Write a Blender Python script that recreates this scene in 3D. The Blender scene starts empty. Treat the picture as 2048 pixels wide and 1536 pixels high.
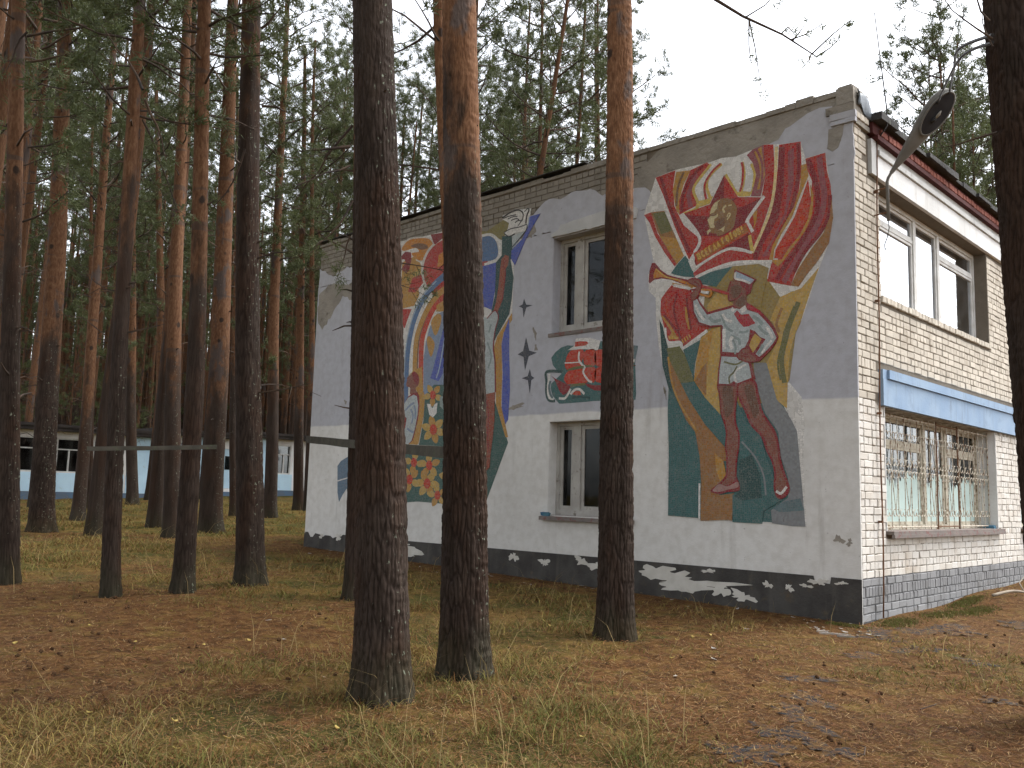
import bpy, bmesh, math, random
import numpy as np
from mathutils import Vector, Matrix, geometry as mgeo

random.seed(7)
RNG = np.random.default_rng(11)
scene = bpy.context.scene
COL = scene.collection

# ------------------------------------------------------------------ camera, sky, sun, exposure
cam_d = bpy.data.cameras.new('camera')
cam_d.sensor_width = 36.0
cam_d.lens = 36.0 * 1797.16 / 2048.0
cam_d.clip_end = 2000.0
cam_d.clip_start = 0.05
cam = bpy.data.objects.new('camera', cam_d)
COL.objects.link(cam)
YAW, PITCH, ROLL = 0.76603, 0.122943, 0.02832
CAM = Vector((4.6522, -11.1601, 1.4575))
fw = Vector((-math.sin(YAW) * math.cos(PITCH), math.cos(YAW) * math.cos(PITCH), math.sin(PITCH)))
rt = Vector((math.cos(YAW), math.sin(YAW), 0.0))
up = rt.cross(fw)
rr = math.cos(ROLL) * rt + math.sin(ROLL) * up
uu = -math.sin(ROLL) * rt + math.cos(ROLL) * up
M = Matrix((rr, uu, -fw)).transposed().to_4x4()
M.translation = CAM
cam.matrix_world = M
scene.camera = cam

SUN_EL, SUN_AZ = math.radians(62), math.radians(62)      # azimuth from +X towards +Y
world = bpy.data.worlds.new('World')
scene.world = world
world.use_nodes = True
wn, wl = world.node_tree.nodes, world.node_tree.links
wn.clear()
sky = wn.new('ShaderNodeTexSky')
sky.sky_type = 'NISHITA'
sky.sun_disc = False
sky.sun_elevation = SUN_EL
sky.sun_rotation = math.pi / 2 - SUN_AZ
sky.air_density = 1.0
sky.dust_density = 3.0
sky.ozone_density = 1.0
bw = wn.new('ShaderNodeRGBToBW')
mx = wn.new('ShaderNodeMix'); mx.data_type = 'RGBA'
mx.inputs[0].default_value = 0.84                        # overcast: the blue is mostly gone
bg = wn.new('ShaderNodeBackground'); bg.inputs[1].default_value = 0.15
wo = wn.new('ShaderNodeOutputWorld')
wl.new(sky.outputs[0], bw.inputs[0]); wl.new(sky.outputs[0], mx.inputs[6]); wl.new(bw.outputs[0], mx.inputs[7])
wl.new(mx.outputs[2], bg.inputs[0]); wl.new(bg.outputs[0], wo.inputs[0])

sun_d = bpy.data.lights.new('sun', 'SUN')
sun_d.energy = 0.5
sun_d.angle = math.radians(25)
sun_d.color = (1.0, 0.965, 0.91)
sun = bpy.data.objects.new('sun', sun_d); COL.objects.link(sun)
sdir = Vector((math.cos(SUN_EL) * math.cos(SUN_AZ), math.cos(SUN_EL) * math.sin(SUN_AZ), math.sin(SUN_EL)))
sun.rotation_euler = sdir.to_track_quat('Z', 'Y').to_euler()
sun.location = (20, 0, 30)

vs = scene.view_settings
vs.view_transform = 'Standard'; vs.look = 'None'; vs.exposure = 2.2; vs.gamma = 1.0
vs.use_curve_mapping = False

# ------------------------------------------------------------------ helpers
def terrain(x, y):
    x = np.asarray(x, float); y = np.asarray(y, float)
    gx = np.where(x < 0, 0.019 * np.minimum(-x, 60 + (-x - 60) * 0.2), -0.008 * np.minimum(x, 40))
    gy = np.where(y > 0, 0.031 * np.minimum(y, 25 + (y - 25) * 0.1), 0.018 * np.maximum(y, -30))
    n = 0.025 * np.sin(x * 0.9 + 1.3 * np.sin(y * 0.7)) * np.cos(y * 1.1 + 0.4) + 0.015 * np.sin(x * 2.3 + y * 1.7)
    near_wall = np.clip((np.abs(y) - 0.2) / 1.5, 0, 1)
    return gx + gy + n * np.where((x > -13) & (x < 1), near_wall, 1.0)
def tz(x, y): return float(terrain(x, y))

def vnoise(x, y, seed=0):
    xi = np.floor(x).astype(np.int64); yi = np.floor(y).astype(np.int64)
    fx = x - xi; fy = y - yi
    fx = fx * fx * (3 - 2 * fx); fy = fy * fy * (3 - 2 * fy)
    def h(a, b):
        n = (a * 374761393 + b * 668265263 + seed * 2147483647) & 0xFFFFFFFF
        n = ((n ^ (n >> 13)) * 1274126177) & 0xFFFFFFFF
        return ((n ^ (n >> 16)) & 0xFFFF) / 65535.0
    return (h(xi, yi) * (1 - fx) + h(xi + 1, yi) * fx) * (1 - fy) + (h(xi, yi + 1) * (1 - fx) + h(xi + 1, yi + 1) * fx) * fy
def fbm(x, y, seed=0, o=4):
    s = 0; a = 0.5; t = 0
    for k in range(o):
        s = s + a * vnoise(x * 2 ** k, y * 2 ** k, seed + k); t += a; a *= 0.5
    return s / t

def mesh_np(name, V, F=None, Q=None):
    """mesh from numpy verts + triangle and/or quad index arrays"""
    me = bpy.data.meshes.new(name)
    V = np.asarray(V, np.float32)
    nF = 0 if F is None else len(F); nQ = 0 if Q is None else len(Q)
    idx = []
    if nF: idx.append(np.asarray(F, np.int32).ravel())
    if nQ: idx.append(np.asarray(Q, np.int32).ravel())
    idx = np.concatenate(idx)
    me.vertices.add(len(V)); me.vertices.foreach_set('co', V.ravel())
    me.loops.add(len(idx)); me.loops.foreach_set('vertex_index', idx)
    me.polygons.add(nF + nQ)
    st = np.concatenate([np.arange(nF) * 3, nF * 3 + np.arange(nQ) * 4]).astype(np.int32)
    me.polygons.foreach_set('loop_start', st)
    me.update(calc_edges=True)
    return me
def smooth(me):
    me.polygons.foreach_set('use_smooth', np.ones(len(me.polygons), bool))
def link(name, me, mats, parent=None, loc=None):
    o = bpy.data.objects.new(name, me); COL.objects.link(o)
    if me is not None and len(me.materials) == 0:
        for m in (mats if isinstance(mats, (list, tuple)) else [mats]): me.materials.append(m)
    if parent: o.parent = parent
    if loc is not None: o.location = loc
    return o
def tag(o, label=None, cat=None, group=None, kind=None):
    if label: o['label'] = label
    if cat: o['category'] = cat
    if group: o['group'] = group
    if kind: o['kind'] = kind
    return o
def empty(name, loc=(0, 0, 0), label=None, cat=None, group=None):
    o = bpy.data.objects.new(name, None); COL.objects.link(o); o.location = loc
    o.empty_display_size = 0.2
    return tag(o, label, cat, group)

class MB:
    """collects simple solids into one mesh"""
    def __init__(s): s.v = []; s.f = []
    def add(s, vs, fs):
        b = len(s.v); s.v += [tuple(v) for v in vs]; s.f += [tuple(i + b for i in f) for f in fs]; return s
    def box(s, x0, x1, y0, y1, z0, z1, j=0.0):
        r = lambda: random.uniform(-j, j) if j else 0.0
        vs = [(x + r(), y + r(), z + r()) for x in (x0, x1) for y in (y0, y1) for z in (z0, z1)]
        return s.add(vs, [(0, 1, 3, 2), (4, 6, 7, 5), (0, 4, 5, 1), (2, 3, 7, 6), (0, 2, 6, 4), (1, 5, 7, 3)])
    def tube(s, pts, r, n=8, caps=True):
        pts = [Vector(p) for p in pts]
        rs = r if isinstance(r, (list, tuple)) else [r] * len(pts)
        rings = []; nrm = None
        for i, p in enumerate(pts):
            t = (pts[min(i + 1, len(pts) - 1)] - pts[max(i - 1, 0)]).normalized()
            if nrm is None: nrm = t.orthogonal().normalized()
            else:
                nrm = (nrm - t * nrm.dot(t))
                nrm = nrm.normalized() if nrm.length > 1e-6 else t.orthogonal().normalized()
            b = t.cross(nrm)
            rings.append([p + (nrm * math.cos(2 * math.pi * k / n) + b * math.sin(2 * math.pi * k / n)) * rs[i] for k in range(n)])
        vs = [v for R in rings for v in R]; fs = []
        for i in range(len(pts) - 1):
            for k in range(n):
                k2 = (k + 1) % n
                fs.append((i * n + k, i * n + k2, (i + 1) * n + k2, (i + 1) * n + k))
        if caps: fs += [tuple(range(n))[::-1], tuple((len(pts) - 1) * n + k for k in range(n))]
        return s.add(vs, fs)
    def prism(s, poly, fn0, fn1):
        """polygon (2D) extruded: fn maps (u,v) to 3D for front (fn0) and back (fn1)"""
        tri = mgeo.tessellate_polygon([[Vector((u, v, 0)) for u, v in poly]])
        n = len(poly)
        fr = [fn0(u, v) for u, v in poly]; bk = [fn1(u, v) for u, v in poly]
        nn = None
        fs = [tuple(t) for t in tri]
        fs += [(i, n + i, n + (i + 1) % n, (i + 1) % n) for i in range(n)]
        return s.add(fr + bk, fs)
    def build(s, name, mat, parent=None, sm=False, loc=None):
        me = bpy.data.meshes.new(name); me.from_pydata(s.v, [], s.f)
        bm = bmesh.new(); bm.from_mesh(me); bmesh.ops.recalc_face_normals(bm, faces=bm.faces); bm.to_mesh(me); bm.free()
        if sm: smooth(me)
        return link(name, me, mat, parent, loc)

# ------------------------------------------------------------------ materials
class NT:
    def __init__(s, name):
        s.m = bpy.data.materials.new(name); s.m.use_nodes = True
        s.t = s.m.node_tree; s.N = s.t.nodes; s.L = s.t.links
        s.b = s.N['Principled BSDF']; s.out = s.N['Material Output']
    def n(s, typ, **k):
        nd = s.N.new(typ)
        for a, v in k.items(): setattr(nd, a, v)
        return nd
    def link(s, a, b): s.L.new(a, b); return s
    def coord(s, scale=(1, 1, 1), kind='Object'):
        tc = s.n('ShaderNodeTexCoord'); mp = s.n('ShaderNodeMapping'); mp.inputs['Scale'].default_value = scale
        s.link(tc.outputs[kind], mp.inputs[0]); return mp.outputs[0]
    def noise(s, vec, scale, detail=4, rough=0.55, dist=0.0):
        n = s.n('ShaderNodeTexNoise'); n.inputs['Scale'].default_value = scale; n.inputs['Detail'].default_value = detail
        n.inputs['Roughness'].default_value = rough; n.inputs['Distortion'].default_value = dist
        s.link(vec, n.inputs['Vector']); return n.outputs[0]
    def ramp(s, fac, stops):
        r = s.n('ShaderNodeValToRGB'); e = r.color_ramp.elements
        while len(e) < len(stops): e.new(0.5)
        for i, (p, c) in enumerate(stops):
            e[i].position = p; e[i].color = (*c, 1) if len(c) == 3 else c
        s.link(fac, r.inputs[0]); return r.outputs[0]
    def step(s, fac, a, b):
        mr = s.n('ShaderNodeMapRange'); mr.interpolation_type = 'SMOOTHSTEP'
        mr.inputs[1].default_value = a; mr.inputs[2].default_value = b
        s.link(fac, mr.inputs[0]); return mr.outputs[0]
    def mix(s, fac, a, b, mode='MIX'):
        m = s.n('ShaderNodeMix'); m.data_type = 'RGBA'; m.blend_type = mode
        for sock, v in ((m.inputs[0], fac), (m.inputs[6], a), (m.inputs[7], b)):
            if hasattr(v, 'is_output'): s.link(v, sock)
            elif isinstance(v, (int, float)): sock.default_value = v
            else: sock.default_value = (*v, 1)
        return m.outputs[2]
    def math(s, op, a, b=0.0, clamp=False):
        m = s.n('ShaderNodeMath', operation=op); m.use_clamp = clamp
        for sock, v in ((m.inputs[0], a), (m.inputs[1], b)):
            if hasattr(v, 'is_output'): s.link(v, sock)
            else: sock.default_value = v
        return m.outputs[0]
    def bump(s, h, dist, strength=1.0, prev=None):
        b = s.n('ShaderNodeBump'); b.inputs['Distance'].default_value = dist; b.inputs['Strength'].default_value = strength
        s.link(h, b.inputs['Height'])
        if prev is not None: s.link(prev, b.inputs['Normal'])
        s.link(b.outputs[0], s.b.inputs['Normal']); return b.outputs[0]
    def base(s, c, rough=0.8, spec=0.3):
        if hasattr(c, 'is_output'): s.link(c, s.b.inputs['Base Color'])
        else: s.b.inputs['Base Color'].default_value = (*c, 1)
        s.b.inputs['Roughness'].default_value = rough
        s.b.inputs['Specular IOR Level'].default_value = spec
        return s.m

def rnd(t):
    oi = t.n('ShaderNodeObjectInfo'); return oi.outputs['Random']

def m_rough(name, c0, c1, scale=3.0, rough=0.85, bump=0.004, bscale=40, spec=0.25, obj_var=0.0, kind='Object', c2=None, t2=(0.6, 0.7), streak=None):
    t = NT(name); v = t.coord(kind=kind)
    c = t.mix(t.step(t.noise(v, scale, 5), 0.3, 0.7), c0, c1)
    if c2: c = t.mix(t.step(t.noise(v, scale * 2.3, 6, 0.65), *t2), c, c2)
    if streak:
        sv = t.coord((3.0, 3.0, 0.35)); c = t.mix(t.math('MULTIPLY', t.step(t.noise(sv, 2.6, 6, 0.65), 0.52, 0.74), 0.55), c, streak)
    if obj_var:
        k = t.math('ADD', t.math('MULTIPLY', rnd(t), obj_var), 1 - obj_var / 2)
        hv = t.n('ShaderNodeHueSaturation'); t.link(c, hv.inputs['Color']); t.link(k, hv.inputs['Value']); c = hv.outputs[0]
    if bump: t.bump(t.noise(v, bscale, 5, 0.6), bump)
    return t.base(c, rough, spec)

def m_plaster():
    t = NT('painted_plaster'); v = t.coord()
    sx = t.n('ShaderNodeSeparateXYZ'); t.link(v, sx.inputs[0])
    n = t.noise(v, 1.3, 5); n2 = t.noise(v, 7, 6, 0.6)
    zz = t.math('ADD', sx.outputs[2], t.math('MULTIPLY', t.math('SUBTRACT', n, 0.5), 0.09))
    white = t.mix(t.step(n2, 0.35, 0.7), (0.62, 0.61, 0.58), (0.55, 0.535, 0.50))
    lil = t.mix(t.step(n2, 0.3, 0.75), (0.415, 0.420, 0.452), (0.36, 0.36, 0.38))
    c = t.mix(t.step(zz, 2.79, 2.83), white, lil)
    # rain streaks and grime that belong to the surface
    vs_ = t.coord((2.2, 2.2, 0.22)); st = t.noise(vs_, 2.4, 5, 0.6)
    c = t.mix(t.math('MULTIPLY', t.step(st, 0.56, 0.78), 0.34), c, (0.22, 0.20, 0.17))
    big = t.noise(v, 0.45, 3)
    c = t.mix(t.math('MULTIPLY', t.step(big, 0.45, 0.75), 0.18), c, (0.27, 0.255, 0.23))
    fl = t.noise(v, 19, 3)
    c = t.mix(t.math('MULTIPLY', t.step(fl, 0.72, 0.75), 0.5), c, (0.16, 0.14, 0.12))
    b1 = t.bump(t.noise(v, 3.0, 3), 0.02, 0.6)
    t.bump(t.noise(v, 45, 5, 0.6), 0.003, 0.8, b1)
    return t.base(c, 0.88, 0.2)

def m_brick(name, c0, c1, dirt, dirt_amt=0.5, bump=0.004):
    t = NT(name); v = t.coord(); g = t.n('ShaderNodeNewGeometry')
    k = t.math('ADD', t.math('MULTIPLY', rnd(t), 0.6), t.math('MULTIPLY', g.outputs['Random Per Island'], 0.6))
    k = t.math('FRACT', k)
    c = t.mix(k, c0, c1)
    geo = t.n('ShaderNodeNewGeometry')
    dn = t.noise(geo.outputs['Position'], 2.2, 6, 0.65)
    c = t.mix(t.math('MULTIPLY', t.step(dn, 0.48, 0.75), dirt_amt), c, dirt)
    fn = t.noise(geo.outputs['Position'], 24, 4, 0.6)
    c = t.mix(t.math('MULTIPLY', t.step(fn, 0.6, 0.8), 0.45), c, dirt)
    t.bump(t.noise(geo.outputs['Position'], 60, 4, 0.6), bump)
    return t.base(c, 0.9, 0.2)

def m_joint_front():
    t = NT('front_wall_joint'); v = t.coord(); sx = t.n('ShaderNodeSeparateXYZ'); t.link(v, sx.inputs[0]); n = t.noise(v, 9, 5, 0.65)
    bare = t.mix(n, (0.10, 0.085, 0.065), (0.20, 0.17, 0.135))
    white = t.mix(t.step(n, 0.42, 0.62), (0.21, 0.185, 0.15), (0.50, 0.475, 0.43))
    grey = t.mix(n, (0.085, 0.085, 0.085), (0.17, 0.17, 0.17))
    c = t.mix(t.step(sx.outputs[2], 0.575, 0.585), grey, t.mix(t.step(sx.outputs[2], 2.79, 2.81), white, bare))
    t.bump(t.noise(v, 50, 4), 0.006)
    return t.base(c, 0.95, 0.15)

def m_mosaic(scale=34.0, name='mosaic_glass'):
    t = NT(name); oi = t.n('ShaderNodeObjectInfo'); v = t.coord()
    # gently warped rows of small tesserae
    wv = t.n('ShaderNodeTexNoise'); wv.inputs['Scale'].default_value = 1.6; t.link(v, wv.inputs['Vector'])
    av = t.n('ShaderNodeVectorMath', operation='MULTIPLY_ADD'); t.link(wv.outputs[1], av.inputs[0])
    av.inputs[1].default_value = (0.12, 0, 0.12); t.link(v, av.inputs[2])
    mp = t.n('ShaderNodeMapping'); mp.inputs['Scale'].default_value = (1, 0.0, 1); t.link(av.outputs[0], mp.inputs[0])
    vo = t.n('ShaderNodeTexVoronoi', feature='F1', distance='CHEBYCHEV'); vo.inputs['Scale'].default_value = scale
    vo.inputs['Randomness'].default_value = 0.55; t.link(mp.outputs[0], vo.inputs['Vector'])
    vd = t.n('ShaderNodeTexVoronoi', feature='DISTANCE_TO_EDGE'); vd.inputs['Scale'].default_value = scale
    vd.inputs['Randomness'].default_value = 0.55; t.link(mp.outputs[0], vd.inputs['Vector'])
    sc = t.n('ShaderNodeSeparateColor'); t.link(vo.outputs['Color'], sc.inputs[0])
    hv = t.n('ShaderNodeHueSaturation'); t.link(oi.outputs['Color'], hv.inputs['Color'])
    t.link(t.math('ADD', t.math('MULTIPLY', sc.outputs[0], 0.26), 0.90), hv.inputs['Value'])
    t.link(t.math('ADD', t.math('MULTIPLY', sc.outputs[1], 0.016), 0.492), hv.inputs['Hue'])
    t.link(t.math('ADD', t.math('MULTIPLY', sc.outputs[2], 0.2), 0.92), hv.inputs['Saturation'])
    gr = t.step(vd.outputs['Distance'], 0.03, 0.12)
    c = t.mix(t.math('ADD', t.math('MULTIPLY', gr, 0.42), 0.58), (0.22, 0.205, 0.185), hv.outputs[0])
    # weathering: bald and dusty spots
    wn_ = t.noise(v, 2.6, 6, 0.7)
    c = t.mix(t.math('MULTIPLY', t.step(wn_, 0.5, 0.8), 0.25), c, (0.26, 0.235, 0.20))
    c = t.mix(t.step(t.noise(v, 26, 2), 0.77, 0.78), c, (0.08, 0.075, 0.07))
    t.bump(gr, 0.002, 0.7)
    t.b.inputs['Roughness'].default_value = 0.6
    return t.base(c, 0.6, 0.25)

def m_bark(name='pine_bark'):
    t = NT(name); v = t.coord(); oi = t.n('ShaderNodeObjectInfo')
    off = t.n('ShaderNodeVectorMath', operation='MULTIPLY_ADD')
    t.link(oi.outputs['Random'], off.inputs[0]); off.inputs[1].default_value = (13, 17, 0); t.link(v, off.inputs[2])
    sx = t.n('ShaderNodeSeparateXYZ'); t.link(v, sx.inputs[0])
    def st(sc):
        mp = t.n('ShaderNodeMapping'); mp.inputs['Scale'].default_value = sc; t.link(off.outputs[0], mp.inputs[0]); return mp.outputs[0]
    at = t.n('ShaderNodeAttribute', attribute_type='OBJECT', attribute_name='orange_from')
    fu = t.n('ShaderNodeAttribute', attribute_name='furrow')
    nz = t.noise(st((1, 1, 0.30)), 3.2, 5, 0.65)
    h = t.math('ADD', t.math('SUBTRACT', sx.outputs[2], at.outputs['Fac']), t.math('MULTIPLY', t.math('SUBTRACT', nz, 0.5), 7.0))
    orange = t.step(h, -0.6, 1.2)
    fine = t.noise(st((1, 1, 0.35)), 26, 5, 0.65)
    mid = t.noise(st((1, 1, 0.22)), 9, 5, 0.6)
    grey = t.ramp(mid, [(0.25, (0.022, 0.015, 0.010)), (0.5, (0.037, 0.026, 0.020)), (0.75, (0.055, 0.039, 0.029))])
    grey = t.mix(t.math('MULTIPLY', t.step(t.noise(st((1, 1, .4)), 2.1, 3), 0.45, 0.65), 0.55), grey, (0.041, 0.020, 0.011))
    grey = t.mix(t.math('MULTIPLY', fu.outputs['Fac'], 0.6), grey, (0.012, 0.007, 0.005))
    org = t.ramp(fine, [(0.3, (0.085, 0.040, 0.021)), (0.5, (0.145, 0.071, 0.036)), (0.72, (0.215, 0.118, 0.066))])
    scar = t.step(t.noise(st((1, 1, 0.55)), 1.9, 4, 0.6), 0.56, 0.63)
    org = t.mix(t.math('MULTIPLY', scar, 0.85), org, (0.085, 0.07, 0.064))
    kv = t.n('ShaderNodeTexVoronoi'); kv.inputs['Scale'].default_value = 2.6; t.link(st((1, 1, 0.75)), kv.inputs['Vector'])
    knot = t.step(t.math('ADD', kv.outputs['Distance'], t.math('MULTIPLY', fine, 0.10)), 0.21, 0.15)
    band = t.step(t.noise(st((0.25, 0.25, 1.6)), 2.2, 2), 0.61, 0.66)
    org = t.mix(t.math('MULTIPLY', knot, 0.9), org, (0.030, 0.022, 0.018))
    org = t.mix(t.math('MULTIPLY', band, 0.6), org, (0.07, 0.055, 0.047))
    og = t.n('ShaderNodeAttribute', attribute_type='OBJECT', attribute_name='bright_bark')
    hv = t.n('ShaderNodeHueSaturation'); t.link(org, hv.inputs['Color']); t.link(t.math('ADD', t.math('MULTIPLY', og.outputs['Fac'], 0.38), 0.70), hv.inputs['Value'])
    c = t.mix(orange, grey, hv.outputs[0])
    # pale lichen flecks, and green algae at the foot
    li = t.step(t.noise(st((1, 1, 0.8)), 26, 3, 0.6), 0.63, 0.68)
    gn = t.n('ShaderNodeNewGeometry'); dp = t.n('ShaderNodeVectorMath', operation='DOT_PRODUCT'); t.link(gn.outputs['Normal'], dp.inputs[0]); dp.inputs[1].default_value = (0.55, 0.83, 0)
    lm = t.math('MULTIPLY', t.step(t.noise(st((1, 1, 0.3)), 1.3, 2), 0.38, 0.58), t.step(dp.outputs['Value'], -0.15, 0.5))
    c = t.mix(t.math('MULTIPLY', t.math('MULTIPLY', li, lm), t.math('SUBTRACT', 0.95, orange, True)), c, (0.18, 0.20, 0.15))
    foot = t.step(t.math('ADD', sx.outputs[2], t.math('MULTIPLY', nz, 0.8)), 0.95, 0.45)
    c = t.mix(t.math('MULTIPLY', foot, 0.22), c, (0.034, 0.046, 0.019))
    b1 = t.bump(t.noise(st((1, 1, 0.16)), 13, 5, 0.7), 0.035, 0.55)
    t.bump(fine, 0.010, 0.7, b1)
    return t.base(c, 0.92, 0.15)

def m_needles(name, ca, cb):
    t = NT(name); geo = t.n('ShaderNodeNewGeometry')
    n = t.noise(geo.outputs['Position'], 0.9, 3)
    k = t.math('ADD', t.math('MULTIPLY', rnd(t), 0.35), t.math('MULTIPLY', n, 0.7), True)
    c = t.mix(k, ca, cb)
    c = t.mix(t.math('MULTIPLY', geo.outputs['Random Per Island'], 0.35), c, (0.10, 0.11, 0.035))
    t.base(c, 0.6, 0.3)
    tr = t.n('ShaderNodeBsdfTranslucent'); t.link(c, tr.inputs[0])
    ms = t.n('ShaderNodeMixShader'); ms.inputs[0].default_value = 0.3
    t.link(t.b.outputs[0], ms.inputs[1]); t.link(tr.outputs[0], ms.inputs[2]); t.link(ms.outputs[0], t.out.inputs[0])
    return t.m

def m_vcol(name, rough=0.85, trans=0.25):
    t = NT(name); a = t.n('ShaderNodeAttribute', attribute_name='Col')
    t.base(a.outputs['Color'], rough, 0.2)
    if trans:
        tr = t.n('ShaderNodeBsdfTranslucent'); t.link(a.outputs['Color'], tr.inputs[0])
        ms = t.n('ShaderNodeMixShader'); ms.inputs[0].default_value = trans
        t.link(t.b.outputs[0], ms.inputs[1]); t.link(tr.outputs[0], ms.inputs[2]); t.link(ms.outputs[0], t.out.inputs[0])
    return t.m

def m_ground():
    t = NT('forest_floor'); v = t.coord(); a = t.n('ShaderNodeAttribute', attribute_name='grassy')
    n1 = t.noise(v, 1.1, 6, 0.62); n2 = t.noise(v, 6, 7, 0.68); n3 = t.noise(v, 42, 6, 0.72); n4 = t.noise(v, 2.6, 6, 0.7)
    brown = t.ramp(n2, [(0.28, (0.040, 0.018, 0.006)), (0.5, (0.095, 0.044, 0.013)), (0.7, (0.165, 0.089, 0.028))])
    ochre = t.ramp(n2, [(0.28, (0.059, 0.035, 0.008)), (0.55, (0.139, 0.089, 0.022)), (0.75, (0.218, 0.150, 0.044))])
    green = t.ramp(n2, [(0.3, (0.032, 0.034, 0.007)), (0.7, (0.082, 0.079, 0.017))])
    brown = t.mix(t.step(n4, 0.50, 0.64), brown, ochre)
    k = t.math('ADD', a.outputs['Fac'], t.math('MULTIPLY', t.math('SUBTRACT', n4, 0.5), 1.3))
    c = t.mix(t.step(k, 0.30, 0.62), brown, t.mix(t.step(n1, 0.42, 0.60), ochre, green))
    c = t.mix(t.math('MULTIPLY', t.step(n3, 0.54, 0.72), 0.55), c, (0.155, 0.098, 0.045))
    c = t.mix(t.math('MULTIPLY', t.step(n3, 0.46, 0.30), 0.8), c, (0.013, 0.008, 0.004))
    b1 = t.bump(n2, 0.06, 0.7)
    t.bump(n3, 0.03, 1.0, b1)
    return t.base(c, 0.95, 0.1)

def m_glass(name, tint, gloss, rough=0.02):
    t = NT(name); N = t
    g = N.n('ShaderNodeBsdfGlossy'); g.inputs['Roughness'].default_value = rough; g.inputs['Color'].default_value = (0.95, 0.97, 1, 1)
    tr = N.n('ShaderNodeBsdfTransparent'); tr.inputs[0].default_value = (*tint, 1)
    fr = N.n('ShaderNodeLayerWeight'); fr.inputs[0].default_value = 0.5
    k = t.math('MULTIPLY', fr.outputs['Fresnel'], gloss, True)
    v = t.coord(); dirt = t.n('ShaderNodeBsdfDiffuse'); dirt.inputs[0].default_value = (0.30, 0.29, 0.27, 1)
    ms = N.n('ShaderNodeMixShader'); t.link(k, ms.inputs[0]); t.link(tr.outputs[0], ms.inputs[1]); t.link(g.outputs[0], ms.inputs[2])
    m2 = N.n('ShaderNodeMixShader'); t.link(t.math('MULTIPLY', t.step(t.noise(v, 3, 5, .6), 0.4, 0.8), 0.12), m2.inputs[0])
    t.link(ms.outputs[0], m2.inputs[1]); t.link(dirt.outputs[0], m2.inputs[2])
    t.link(m2.outputs[0], t.out.inputs[0]); return t.m

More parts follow.
